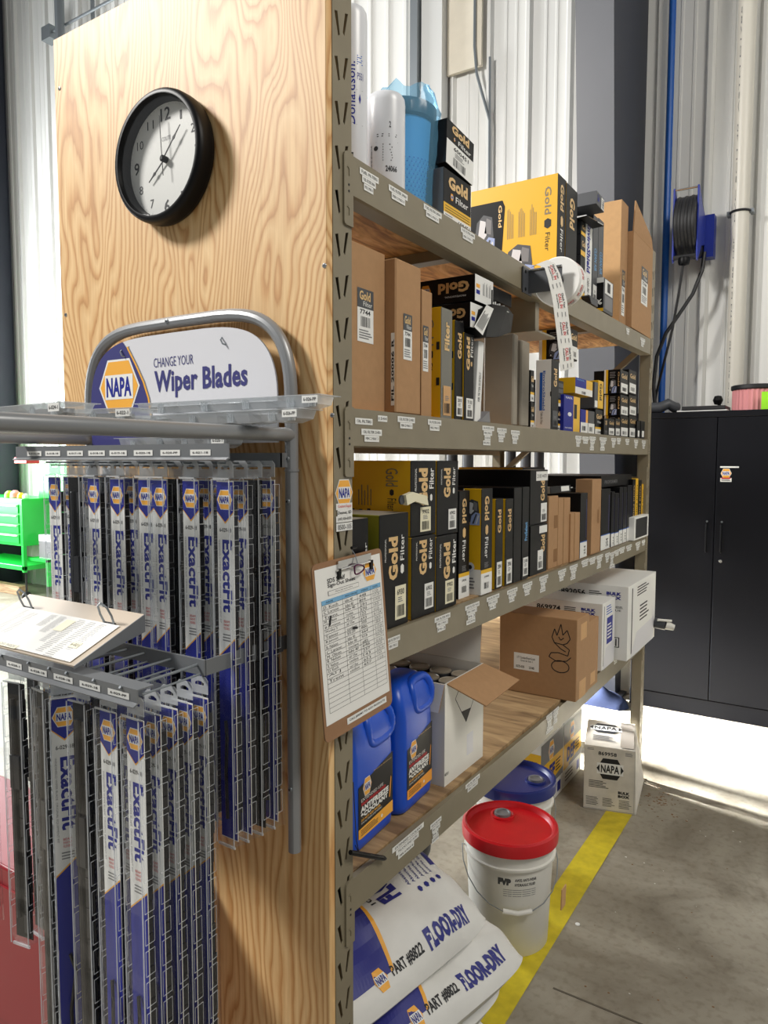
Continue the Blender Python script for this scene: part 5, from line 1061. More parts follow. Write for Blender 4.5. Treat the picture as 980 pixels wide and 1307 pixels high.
carton('filter_box', 'black filter box with large gold lettering, lower right of four on the third shelf', 'box', G, -.006, hy(556.5, 740, -.006), hy(582.5, 740, -.006), z, zl2, .30, GB, lambda mb, w, h: (mb.text('Gold', w*.34, h*.40, w*.66, h*.90, 'gold', 90, 2, .06), mb.text('Filter', w*.76, h*.60, w*.94, h*.93, 'white', 90, 2, .02), mb.text('PROFESSIONAL', w*.15, h*.58, w*.22, h*.9, 'white', 90, 2, 0), hexv(mb, w*.84, h*.50, h*.05, 'white'), sticker(mb, w*.42, h*.06, w*.86, h*.38, '9902', m='lab')))
s3(585.5, 599, 627, -.030, 'black filter box with downward gold lettering, left of the yellow-sided one on shelf three', KB, gold_down('2936'), vm=690, g='filter boxes with white feet on the third shelf', dep=.1)
y0 = hy(614, 690, -.006); y1 = hy(628, 690, -.006); xl = hit(600, 690, 'y', y0).x
def ys_(mb, w, h): mb.rect(0, 0, w, h*.24, 'white', 1); engine(mb, w*.05, h*.66, w*.95, h*.90, 2); mb.poly([(w*.4+w*.25*math.cos(q), h*.26+w*.25*math.sin(q)) for q in [k*.63 for k in range(10)]], 'steel', 2); mb.poly([(w*.4+w*.12*math.cos(q), h*.26+w*.12*math.sin(q)) for q in [k*.63 for k in range(10)]], 'ink', 3); mb.lines(w*.3, h*.04, w*.7, h*.16, 4, 'grey', 0, 2)
carton('filter_box', 'yellow-sided filter box with blue engine print and white foot on the third shelf', 'box', 'filter boxes with white feet on the third shelf', -.006, y0, y1, z, hz(614, 624, -.006), -.006-xl+.02, GB, gold_down('2940'), ys_)
zt = hz(667, 621, -.10); y0 = hy(667, 610, -.09); xl = hit(585, 608, 'y', y0).x
carton('filter_box', 'long yellow filter box lying across the tops of the slim black ones on shelf three', 'box', None, -.09, y0, y0+.20, zt+.001, hz(667, 597, -.09), -.09-xl, GB, None, lambda mb, w, h: (mb.lines(w*.15, h*.2, w*.4, h*.8, 10, 'taupe', 1, 2, .4), mb.lines(w*.5, h*.2, w*.68, h*.8, 7, 'taupe', 1, 2, .4), mb.text('Gold', w*.84, h*.35, w*.93, h*.92, 'ink', -90, 2, .02)))
s3(632, 641.5, 637, -.008, 'slim black gold filter box, left of the slim pair on the third shelf', GB, spine('2904', y0=.02, y1=.30), vm=700, g='slim gold filter boxes on the third shelf', dep=.2)
s3(644.5, 654.5, 637, -.008, 'slim black gold filter box, right of the slim pair on the third shelf', GB, spine('2906', y0=.02, y1=.30), vm=700, g='slim gold filter boxes on the third shelf', dep=.2)
s3(655.2, 665, 623, -.0065, 'plain black filter box with no lettering beside the slim pair on shelf three', KB, None, vm=700, dep=.3)
s3(666, 674.5, 622, -.006, 'narrow black filter box with small blue print on the third shelf', KB, lambda mb, w, h: (mb.text('ProSelect', w*.35, h*.42, w*.75, h*.62, 'skyb', 90, 2, .04), sticker(mb, w*.15, h*.04, w*.9, h*.24, '2108')), vm=700, dep=.3)
zm = hz(676, 671, -.01)
s3(676.5, 698.5, 600, -.012, 'wide black filter box with crooked white sticker, upper of two on the third shelf', {'o': 'black', 't': 'greyb'}, lambda mb, w, h: (mb.text('Gold', w*.58, h*.42, w*.82, h*.80, 'gold', 90, 2, .04), mb.rect(w*.3, h*.80, w*.98, h*.97, 'white', 3), mb.text('2100 4470', w*.35, h*.85, w*.9, h*.92, 'ink', 0, 4, 0), sticker(mb, w*.6, h*.03, w*.95, h*.38, '')), vB=671, vm=640, g='wide black filter boxes on the third shelf', dep=.26)
s3(676.5, 697.5, 672, -.010, 'wide black filter box with slanted white sticker, lower of two on the third shelf', KB, lambda mb, w, h: (mb.text('Gold', w*.62, h*.42, w*.86, h*.78, 'gold', 90, 2, .04), mb.rect(w*.5, h*.82, w*.98, h*.97, 'white', 3), sticker(mb, w*.42, h*.08, w*.75, h*.48, '')), vm=710, g='wide black filter boxes on the third shelf', dep=.26)
G = 'plain brown sleeves on the third shelf'
s3(700, 711.5, 634, -.0125, 'brown cardboard sleeve with two cut-out handle slots on the third shelf', CB, lambda mb, w, h: [mb.rect(w*.55, h*a, w*.95, h*(a+.18), 'cardd', 2) for a in (.08, .55)], vm=680, g=G, dep=.22)
s3(712, 718.5, 636, -.012, 'brown cardboard sleeve, middle of three tall ones on the third shelf', CB, None, vm=680, g=G, dep=.24)
s3(719.2, 727, 636, -.012, 'brown cardboard sleeve, right of three tall ones on the third shelf', CB, None, vm=680, g=G, dep=.24)
zt_ = hz(720, 634, -.02)
carton('filter_box', 'grey printed carton resting tilted on the three brown sleeves of shelf three', 'box', None, -.02, hy(703, 628, -.02), hy(729, 628, -.02), zt_+.004, zt_+.028, .2, {'o': 'black', 't': 'greyb', 's': 'greyb'}, lambda mb, w, h: mb.rect(w*.5, h*.2, w*.9, h*.9, 'white', 2), None, lambda mb, w, h: (mb.rect(w*.3, h*.2, w*.5, h*.9, 'ink', 2), mb.lines(w*.6, h*.2, w*.9, h*.8, 5, 'ink', 1, 2)), ry=-6)
G = 'thin low brown boxes on the third shelf'
s3(728, 732.5, 656, -.006, 'thin low brown box, left of two on the third shelf', CB, None, vm=690, g=G, dep=.18)
s3(733.2, 739.5, 655, -.004, 'thin low brown box, right of two on the third shelf', CB, None, vm=690, g=G, dep=.18)
def wf(k=0): return lambda mb, w, h: (mb.rect(0, 0, w, h*.24, 'white', 2), mb.rect(0, h*.24, w, h*.255, 'blue', 3), mb.text('2%d4' % k, w*.55, h*.04, w*.8, h*.18, 'ink', 90, 3, .02), mb.rect(w*.8, h*.3, w*.86, h*.9, 'headb', 2))
G = 'black filter boxes with white feet on the third shelf'
s3(740.2, 749, 630, -.01, 'black filter box with white foot between brown boxes on the third shelf', KB, wf(5), vm=680, g=G, dep=.2)
y0 = hy(755, 660, -.006); xl = hit(734, 660, 'y', y0).x
carton('cardboard_box', 'tallest brown carton of the third shelf, standing between black boxes', 'box', None, -.006, y0, hy(766.5, 660, -.006), z, hz(755, 612, -.006), -.006-xl, CB, lambda mb, w, h: mb.lines(w*.6, h*.4, w*.85, h*.65, 3, 'cardd', 1, 2))
for k, (a, b, vt) in enumerate(((767, 778.5, 625), (780, 784, 628), (784.5, 789.5, 630), (790, 794.5, 622), (795, 799.5, 622), (800, 806, 620))):
    s3(a, b, vt, -.010, 'white-footed black filter box, %s of six at the far end, shelf three' % ('leftmost', 'second from left', 'third from left', 'fourth from left', 'fifth from left', 'rightmost')[k], KB, wf(k), vm=660, g=G, dep=.2)
zt_ = max(hz(767, 625, -.01), hz(800, 620, -.01))
carton('filter_box', 'long black box lying on top of the six white-footed boxes on shelf three', 'box', None, -.03, hy(767, 618, -.03), hy(806, 618, -.03), zt_+.001, hz(780, 607, -.03), .35, KB, lambda mb, w, h: mb.text('PROFORMER', w*.1, h*.3, w*.5, h*.6, 'grey', 0, 2, .01))
for k, (a, b, vt, m) in enumerate(((807, 810.5, 612, 'black'), (811, 814, 611, 'yellow'), (814.5, 818.5, 613, 'black'), (819, 823, 618, 'yellow'))):
    s3(a, b, vt, -.012, 'thin %s filter box, %s of the last four on the third shelf' % (m, ('first', 'second', 'third', 'last')[k]), {'o': m}, lambda mb, w, h: mb.text('Gold Filter', w*.3, h*.3, w*.7, h*.9, 'gold' if m == 'black' else 'ink', -90, 2, .01), vm=640, g='last thin filter boxes on the third shelf', dep=.2)
y0 = hy(809, 672, .012); y1 = hy(831, 672, .012)
carton('mesh_box', 'small white-framed box with black mesh front, far end of the third shelf', 'box', None, .014, y0, min(y1, LEN+.03), z+.0005, hz(809, 661, .014), .05, {'o': 'white'}, lambda mb, w, h: mb.rect(w*.08, h*.08, w*.9, h*.92, 'ink', 2), rz=0)
# things seen between shelves: dark rolls and hoses standing behind the rack
for k, (u, r_) in enumerate(((577, .033), (597, .033), (652, .028), (671, .028), (688, .026))):
    a = hit(u, 585, 'y', 2.75); mb = MB(); mb.lathe([(r_*.9, 0), (r_, .01), (r_, 1.60), (r_*.9, 1.61), (r_*.3, 1.60), (r_*.3, 1.5)], 'dial' if k % 2 else 'dark', 20, (a.x, 2.75, 0)); tag(mb.build('rolled_mat'), 'dark rubber roll standing on end behind the rack, %s of five glimpsed between shelves' % ('first', 'second', 'third', 'fourth', 'last')[k], 'roll', 'dark rolls behind the rack')
# ======== bottom shelf: jugs, open white box of cans, cartons
i = 3; z = DK[3]
def rrect(hx, hy_, r, n=5):
    P = []
    for cx_, cy_, a0 in ((hx-r, hy_-r, 0), (-hx+r, hy_-r, 90), (-hx+r, -hy_+r, 180), (hx-r, -hy_+r, 270)):
        P += [(cx_+r*math.cos(math.radians(a0+90*k/n)), cy_+r*math.sin(math.radians(a0+90*k/n))) for k in range(n+1)]
    return P
def loft(mb, secs, m, cap=True):
    n = len(secs[0]); V = [p for s_ in secs for p in s_]
    Fc = [(a*n+k, a*n+(k+1) % n, (a+1)*n+(k+1) % n, (a+1)*n+k) for a in range(len(secs)-1) for k in range(n)]
    if cap: Fc += [tuple(range(n))[::-1], tuple((len(secs)-1)*n+k for k in range(n))]
    mb.add(V, Fc, m)
def jug(x, y0, y1, h, label, lb, orange, rz=0, capside=-1):
    w = y1-y0; t = thing('antifreeze_jug', label, 'jug', (x, (y0+y1)/2, z), (0, 0, math.radians(rz)), 'blue antifreeze jugs on the bottom shelf'); hx = .062; hw = w/2
    mb = MB(); secs = []
    for f, sx, sy, dy in ((0, .90, .94, 0), (.02, .98, .99, 0), (.06, 1, 1, 0), (.30, 1, 1, 0), (.62, 1, 1, 0), (.72, .98, .985, 0), (.80, .96, .975, 0), (.87, .88, .94, .003), (.93, .74, .86, .01), (.975, .56, .74, .02), (1, .40, .58, .025)):
        r = .028 if f < .75 else .02
        secs.append([(a, b+dy*w*6*.16, f*h) for a, b in rrect(hx*sx, hw*sy, min(r, hx*sx*.8, hw*sy*.8))])
    loft(mb, secs, 'jug'); o = mb.build('jug_body', t, smooth=60)
    # moulded handle loop with its recess, on the upper front corner
    mb = MB(); cy, cz = hw*.36, h*.845; ring = []
    for k in range(24):
        q = 2*math.pi*k/24; c, s_ = math.cos(q), math.sin(q)
        ring.append((hx*(.86-.26*(s_ > 0)*s_), cy+hw*.54*(abs(c)**.6)*(1 if c > 0 else -1), cz+h*.115*(abs(s_)**.6)*(1 if s_ > 0 else -1)))
    mb.tube(ring, .0115, 'jug', 10, True); mb.build('handle', t, smooth=60)
    mb = MB(); mb.poly([(0, 0), (0, 0), (0, 0)], 'jug') if 0 else None
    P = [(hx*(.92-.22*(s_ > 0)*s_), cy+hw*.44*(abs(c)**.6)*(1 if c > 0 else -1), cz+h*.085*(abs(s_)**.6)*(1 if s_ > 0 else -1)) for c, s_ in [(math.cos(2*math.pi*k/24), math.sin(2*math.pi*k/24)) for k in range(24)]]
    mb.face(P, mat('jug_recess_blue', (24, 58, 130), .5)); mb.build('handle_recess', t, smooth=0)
    mb = MB(); yc = -hw*.40; mb.lathe([(.019, 0), (.019, .012)], 'jug', 20, (-.004, yc, h*.86)); mb.lathe([(.022, .010), (.0225, .012), (.0225, .034), (.020, .037), (0, .0375)], 'cap', 24, (-.004, yc, h*.86))
    for k in range(18): q = k*math.pi/9; mb.bar((-.004+.0226*math.cos(q), yc+.0226*math.sin(q), h*.86+.013), (-.004+.0226*math.cos(q), yc+.0226*math.sin(q), h*.86+.033), .0016, .0016, 'cap')
    mb.box(.010, yc-.010, h*.86+.004, .034, yc+.010, h*.86+.013, 'cap'); mb.build('jug_cap', t, smooth=40)
    # wrap-round label
    mb = MB(); H = h; yy0, yy1 = -hw+.026, hw-.016
    def wp(x_, y_, l): return Vector((hx+.0004+l, yy0+x_, y_))
    mb.warp = wp; W_ = yy1-yy0; b0, b1 = H*.10, H*.56
    def R(a, b): return W_*a, b0+(b1-b0)*b
    mb.poly([R(0, .02), R(.06, 0), R(1, .14), R(1, 1.06), R(.94, 1.05), R(0, .86)], 'jugl', 1)
    mb.poly([R(0, .02), R(.06, 0), R(1, .0), R(1, .20), R(0, .17)], 'orange' if orange else 'ylab', 2)
    hexlogo(mb, W_*.24, b0+(b1-b0)*.80, (b1-b0)*.27, 2, 1.0, .95)
    def tx(s_, a0, a1, c0, c1, m, bd=.02): mb.text(s_, W_*a0, b0+(b1-b0)*c0, W_*a1, b0+(b1-b0)*c1, m, 0, 3, bd)
    tx('EXTENDED LIFE', .07, .70, .595, .645, 'white', 0); tx('50/50 PREDILUTED', .07, .78, .53, .58, 'red', .04); tx('ANTIFREEZE', .05, .86, .425, .52, 'white', .06); tx('&COOLANT', .05, .84, .33, .415, 'white', .06); tx('DO NOT ADD WATER', .07, .62, .275, .315, 'orange', .03); tx('FOR ALL MAKES AND MODELS', .07, .66, .23, .26, 'white', .0)
    mb.lines(W_*.06, b0+(b1-b0)*.03, W_*.55, b0+(b1-b0)*.14, 4, 'ink', 0, 3, .4); mb.poly([R(.88, .30), R(.91, .30), R(.95, .62), R(.93, .66)], 'ylab', 3); mb.text('PROFESSIONAL PERFORMANCE', W_*.42, b0+(b1-b0)*.955, W_*.95, b0+(b1-b0)*.975, 'gold', 0, 3, 0)
    mb.poly([(W_*.66+.004*math.cos(q), b0+(b1-b0)*.09+.004*math.sin(q)) for q in range(0, 6)], 'white', 3)
    mb.build('jug_label', t, smooth=0); return t
h1 = hz(478, 905, -.09)-z; jug(-.105, .100, .292, .285, 'blue antifreeze jug with orange-footed label, nearest the rack post on the bottom shelf', 0, True, 4)
h2 = hz(528, 862, -.09)-z; jug(-.108, .302, .478, .305, 'blue antifreeze jug with yellow-footed label next to the white box on the bottom shelf', 0, False, 4)
mb = MB(); p = hit(447, 1088, 'x', .012); q = hit(493, 1096, 'x', .012); d = (q-p).normalized()
mb.tube([p, p+d*.02, q-d*.012, q-d*.003, q], [.0045, .0052, .0050, .0028, .001], 'black', 12); mb.build('pen_barrel'); pen = bpy.data.objects['pen_barrel']; pen.name = 'pen'; tag(pen, 'black ballpoint pen dangling on a cord at the foot of the near jug', 'pen')
mb = MB(); mb.tube([(-.004, .064, .915), (.004, .0635, .80), (.010, .064, .775), (.014, p.y+.014, p.z+.008)], .0010, 'ink', 6); mb.build('pen_cord', pen)
# open white box full of cans
xw = -.033; y0, y1 = .500, .726; hb_ = .262; dw = .36
root = thing('open_box', 'open white cardboard box full of upright cans, flaps spread, on the bottom shelf', 'box', (xw-dw/2, (y0+y1)/2, z)); w = y1-y0
for nm, a in (('box_side', (dw/2-.004, -w/2, .004, dw/2, w/2, hb_)), ('box_side', (-dw/2, -w/2, .004, -dw/2+.004, w/2, hb_)), ('box_side', (-dw/2+.004, -w/2, .004, dw/2-.004, -w/2+.004, hb_)), ('box_side', (-dw/2+.004, w/2-.004, .004, dw/2-.004, w/2, hb_)), ('box_bottom', (-dw/2, -w/2, 0, dw/2, w/2, .004))):
    mb = MB(); mb.box(*a, 'whitep'); mb.build(nm, root, smooth=0)
def flap(P, m_out, m_in):
    mb = MB(); P = [Vector(p) for p in P]; nn = (P[1]-P[0]).cross(P[3]-P[0]).normalized()*.003
    mb.face(P, m_in); mb.face([p-nn for p in P][::-1], m_out)
    for k in range(4): l = (k+1) % 4; mb.face([P[k], P[k]-nn, P[l]-nn, P[l]], 'card')
    mb.build('box_flap', root, smooth=0)
flap([(dw/2, -w/2+.01, hb_), (dw/2+.085, -w/2+.06, hb_-.055), (dw/2+.085, w/2+.05, hb_-.045), (dw/2, w/2, hb_)], 'whitep', 'card')
flap([(dw/2-.01, w/2, hb_), (-dw/2, w/2, hb_), (-dw/2, w/2+.03, hb_+.12), (dw/2-.02, w/2+.03, hb_+.12)], 'whitep', 'card')
flap([(dw/2, -w/2, hb_), (dw/2-.01, -w/2-.012, hb_-.07), (-dw/2, -w/2-.012, hb_-.07), (-dw/2, -w/2, hb_)], 'whitep', 'card')
mb = MB(); mb.frame((dw/2, -w/2, 0), (0, 1, 0), (0, 0, 1))
dm = [(w*.44, hb_*.96), (w*.25, hb_*.80), (w*.53, hb_*.50), (w*.80, hb_*.76), (w*.70, hb_*.96)]
for a, b in zip(dm, dm[1:]): 
    va = Vector((b[0]-a[0], b[1]-a[1])).normalized(); nx, ny_ = -va.y*.0012, va.x*.0012; mb.poly([(a[0]-nx, a[1]-ny_), (b[0]-nx, b[1]-ny_), (b[0]+nx, b[1]+ny_), (a[0]+nx, a[1]+ny_)][::1], 'ink', 1)
mb.poly([(w*.40, hb_*.635), (w*.53, hb_*.50), (w*.66, hb_*.615)], 'ink', 1); mb.text('MADE IN USA', w*.0+.002, hb_*.10, w*.10, hb_*.13, 'ink', 0, 1, .01); mb.rect(w*.55, hb_*.14, w*.72, hb_*.36, 'headw', 1); mb.build('front_print', root, smooth=0)
first = None; k = 0
for r_ in range(3):
    for c in range(5):
        x = xw-.045-.066*c; y = y0+.042+.071*r_
        if first is None:
            c0 = thing('spray_can', '', 'can', (x, y, z+.005)); mb = MB(); mb.lathe([(.030, 0), (.032, .004), (.032, .222), (.030, .228)], 'ink', 24); mb.build('can_body', c0); mb = MB(); mb.lathe([(.0300, .2282), (.0300, .2320), (.027, .2335), (.026, .2315), (0, .2315)], mat('can_lid_grey', (150, 140, 124), .5), 24); mb.build('can_lid', c0); first = c0; t = c0
        else: t = copy_tree(first); t.location = (x, y, z+.005)
        tag(t, 'dark can in the open white box, %s row from left, %s from front' % (('first', 'second', 'third')[r_], ('first', 'second', 'third', 'fourth', 'last')[c]), 'can', 'cans in the open white box')
# brown carton with a drawn flame
y0 = 1.302; xr = hit(735, 880, 'y', y0).x; xl = hit(637, 840, 'y', y0).x; yb = hy(750, 880, xr)
h_ = hit(700, 787, 'y', y0).z-z
def flame(mb, w, h):
    cx, cy, s_ = w*.80, h*.60, h*.26
    def st(pts, wd=.0016):
        for a, b in zip(pts, pts[1:]):
            a = (cx+a[0]*s_, cy+a[1]*s_); b = (cx+b[0]*s_, cy+b[1]*s_); v_ = Vector((b[0]-a[0], b[1]-a[1])); v_.normalize(); nx, ny_ = -v_.y*wd, v_.x*wd
            mb.poly([(a[0]+nx, a[1]+ny_), (a[0]-nx, a[1]-ny_), (b[0]-nx, b[1]-ny_), (b[0]+nx, b[1]+ny_)], 'ink', 1)
    st([(.42*math.cos(q), -.75+.28*math.sin(q)) for q in [k*math.pi/10 for k in range(21)]])
    st([(-.55, -.35), (-.45, -.15), (-.1, -.1), (.35, -.2), (.42, .1), (.1, .3), (-.3, .35), (-.42, .6), (-.3, 1.0), (-.18, .7), (.0, 1.25), (.1, .75), (.3, 1.0), (.45, .6), (.3, .38), (.1, .3)])
    st([(-.55, -.35), (-.2, -.52), (.3, -.45), (.5, -.25)]); st([(-.3, .35), (.0, .1), (.25, -.02)]); st([(-.1, .65), (0, .5), (.15, .62)])
    mb.rect(w*.20, h*.29, w*.53, h*.50, 'white', 1); mb.text('UTY Standard Food Grade', w*.24, h*.43, w*.48, h*.46, 'ink', 0, 2, 0); mb.text('Grease #1 Bulk 2', w*.29, h*.395, w*.45, h*.42, 'ink', 0, 2, 0); mb.text('0272-035', w*.23, h*.315, w*.34, h*.345, 'ink', 0, 2, .02); mb.text('2345', w*.40, h*.315, w*.47, h*.345, 'ink', 0, 2, .02)
cbr = carton('cardboard_box', 'big brown cardboard box with a black flame doodle and shipping label on the bottom shelf', 'box', None, xr, y0, yb, z, z+h_, xr-xl, CB, lambda mb, w, h: (mb.rect(w*.3, h*.72, w*.8, h*.92, 'cardl', 1), mb.rect(w*.25, 0, w*.8, h*.22, 'cardl', 1)), flame, bev=.002)
xr2 = hit(765, 850, 'y', yb+.10).x
carton('cardboard_box', 'shorter plain brown box tucked right behind the one with the flame doodle', 'box', None, xr-.004, yb+.004, yb+.13, z, z+h_-.035, .3, CB, lambda mb, w, h: mb.rect(w*.3, h*.05, w*.75, h*.22, 'cardl', 1))
# white bulk boxes
def bulk(num, tail):
    def f(mb, w, h):
        mb.text(num, w*.30, h*.83, w*.56, h*.91, 'ink', 0, 1, .03); mb.text('BULK', w*.78, h*.87, w*.93, h*.915, 'navy', 0, 1, .06); mb.text('BOX', w*.78, h*.815, w*.93, h*.86, 'navy', 0, 1, .06); mb.lines(w*.60, h*.83, w*.73, h*.91, 3, 'ink', 0, 1)
        mb.text('SYNTHETIC HEAVY DUTY DIESEL', w*.45, h*.70, w*.95, h*.73, 'ink', 0, 1, .01); mb.text('HUILE SYNTHETIQUE', w*.45, h*.655, w*.93, h*.685, 'ink', 0, 1, .01); mb.text('MOTOR OIL', w*.45, h*.61, w*.8, h*.64, 'ink', 0, 1, .01); mb.text(tail, w*.55, h*.43, w*.80, h*.53, 'ink', 0, 1, .04)
        mb.rect(w*.55, h*.17, w*.92, h*.31, 'ink', 1); mb.rect(w*.56, h*.18, w*.91, h*.30, 'white', 2); mb.barcode(w*.57, h*.19, w*.90, h*.29, 0, 3, 18)
    return f
def bfront(blue):
    def f(mb, w, h): mb.rect(w*.12, h*.05, w*.15, h*.95, 'ink', 1); mb.rect(w*.35, h*.35, w*.8, h*.75, 'navy' if blue else 'white', 1); mb.lines(w*.3, h*.78, w*.75, h*.93, 4, 'blue' if blue else 'ink', 0, 1); mb.lines(w*.4, h*.4, w*.75, h*.65, 5, 'white' if blue else 'ink', 0, 2); mb.poly([(w*.1, h*.0), (w*.95, h*.0), (w*.95, h*.34), (w*.3, h*.30)], 'headw', 1)
    return f
y0 = 1.62; x_ = .012; xl = x_-.38; hh_ = hz(768, 778, x_)-z
yA = hy(768, 820, x_); yB = hy(784, 820, x_)
carton('bulk_oil_box', 'white oil carton with blue lettering standing behind the brown boxes on the bottom shelf', 'box', 'bulk oil cartons on the bottom shelf', x_, yA, yB, z, hz(768, 772, x_), .38, {'o': 'white', 'b': 'white'}, bfront(True), bulk('869974', '5W'))
xc = .060; yA2, yB2 = hy(822, 800, xc), hy(840, 800, xc)
bk = carton('bulk_oil_box', 'white oil carton ending in -40, overhanging the shelf at the far end', 'box', 'bulk oil cartons on the bottom shelf', xc, yB+.012, LEN-.03, z, hz(822, 738, xc), .40, {'o': 'white', 'b': 'white'}, bfront(False), bulk('892056', '-40'))
mb = MB(); c = hit(835, 795, 'x', xc); 
mb.tube([(xc+.001, c.y, c.z), (xc+.05, c.y, c.z-.004)], .024, 'dial', 16); mb.tube([(xc+.05, c.y, c.z-.004), (xc+.085, c.y+.01, c.z-.014)], [.020, .014], 'whitep', 12); mb.tube([(xc+.02, c.y-.03, c.z+.022), (xc+.075, c.y, c.z+.018)], .006, 'whitep', 8)
tag(mb.build('spigot'), 'dirty white plastic pour spigot poking from the far oil carton', 'spigot')
# ---------------------------------------------------------------- things on the floor
def sack(name, label, cx, cy, z0, L_, Wd_, H_, rz, seed, tilt=0, roll=0, pr=True, frontz=0):
    "stuffed granule sack: long axis along local x, seam end at +x"
    root = thing(name, label, 'sack', (cx, cy, z0), (math.radians(roll), math.radians(tilt), math.radians(rz)), 'stacked granule sacks'); rnd = random.Random(seed)
    nx, ny_ = 36, 26; ph = [rnd.uniform(0, 6.28) for _ in range(8)]
    def prof(u, v):
        e = max(0, 1-abs(2*u-1)**3.2)**.5; f_ = max(0, 1-abs(2*v-1)**2.6)**.5; return e*f_
    def pos(u, v, top):
        x = (u-.5)*L_; y = (v-.5)*Wd_; pinch = 1-.10*(1-abs(2*v-1)**2)*0
        x *= 1-.05*math.cos((v-.5)*6.28)**2*abs(2*u-1)**4; y *= 1-.10*math.cos((u-.5)*3.14)**0*(abs(2*u-1)**6)
        t = prof(u, v); w_ = .012*math.sin(9*u+ph[0]+3*v)*math.sin(7*v+ph[1])+.007*math.sin(17*u+ph[2])*math.sin(13*v+ph[3])+.006*math.sin(31*v+ph[4]+4*u)*abs(2*u-1)**2
        if top: return Vector((x, y, H_*.5+(H_*.5)*t+w_*t))
        return Vector((x, y, max(0, H_*.5-(H_*.5)*min(1, t*1.6))))
    mb = MB(); V = []; Fc = []
    for top_ in (True, False):
        b = len(V)
        for a in range(nx+1):
            for c in range(ny_+1): V.append(tuple(pos(a/nx, c/ny_, top_)))
        for a in range(nx):
            for c in range(ny_):
                q = (b+a*(ny_+1)+c, b+(a+1)*(ny_+1)+c, b+(a+1)*(ny_+1)+c+1, b+a*(ny_+1)+c+1); Fc.append(q if top_ else q[::-1])
    mb.add(V, Fc, 'bag'); mb.build('sack_body', root, smooth=70)
    if pr:
        mb = MB()
        # print coordinates: a along length 0..1, b across 0..1; pieces cut small so they follow the cloth
        def W(x, y, l): return pos(min(max(x, .001), .999), min(max(y, .001), .999), True)+Vector((0, 0, .0007+l))
        mb.warp = W
        def area_(pts_fn, m, l=1):
            n = 18
            for a in range(n):
                for b_ in range(14):
                    q = [pts_fn((a+da)/n, (b_+db)/14) for da, db in ((0, 0), (1, 0), (1, 1), (0, 1))]; mb.poly(q, m, l)
        ed = lambda t: .30+.10*math.sin(t*2.6+.4)
        area_(lambda a, b_: ((.05)+(ed(b_)-.05)*a, .10+.86*b_), 'bagn')
        area_(lambda a, b_: (ed(b_)+.018*a, .10+.86*b_), 'orange', 2)
        area_(lambda a, b_: (.90+.05*a, .45+.45*b_), 'bagn')
        mb.text('FLOOR-DRY', .48, .50, .60, .95, 'bagn', -90, 1, .05) if 0 else mb.text('FLOOR-DRY', .50, .38, .62, .92, 'bagn', 90, 2, .06)
        mb.text('100% Granular', .455, .42, .485, .86, 'ink', 90, 2, .02)
        for k in range(6): mb.text('Absorbs Oil and Grease Fast', .68+.033*k, .40, .69+.033*k+.006, .80-.03*(k % 3), 'bagn', 90, 2, .01)
        for k in range(4): mb.poly([(.72+.045*k+.013*math.cos(q), .35+.02*math.sin(q)) for q in range(0, 6)], 'bagn', 2)
        # band on the long side seam
        mb.text('FLOOR-DRY', .56, .055, .86, .155, 'bagn', 0, 2, .06); mb.text('PART #8822', .34, .07, .53, .125, 'ink', 0, 2, .03); 
        mb2 = mb; O_ = mb.warp; cxh, cyh = .28, .10
        for k_, m_ in ((1.0, 'orange'), ): mb.poly([(cxh-.034, cyh), (cxh-.02, cyh-.05), (cxh+.02, cyh-.05), (cxh+.034, cyh), (cxh+.02, cyh+.05), (cxh-.02, cyh+.05)], m_, 2)
        mb.rect(cxh-.028, cyh-.022, cxh+.028, cyh+.022, 'white', 3); mb.text('NAPA', cxh-.024, cyh-.018, cxh+.024, cyh+.018, 'bagn', 0, 4, .04)
        mb.warp = None; mb.build('sack_print', root, smooth=0)
    return root
SK = []
# seam edges run away from the camera along the rack; nearest sacks fan out over the bucket
sack('granule_sack', 'bottom white granule sack of the pile, mostly buried below the others', -.18, .37, .0, .56, .42, .113, 80, 1)
sack('granule_sack', 'second white granule sack from the floor, under the one printed part 8822', -.165, .39, .115, .56, .42, .112, 79, 2, 0, 3)
sack('granule_sack', 'white granule sack printed part 8822, just below the top one', -.125, .425, .228, .56, .42, .125, 77, 3, 0, 10)
sack('granule_sack', 'topmost white granule sack, leaning up under the bottom shelf', -.205, .362, .358, .56, .43, .14, 80, 4, 0, 19)
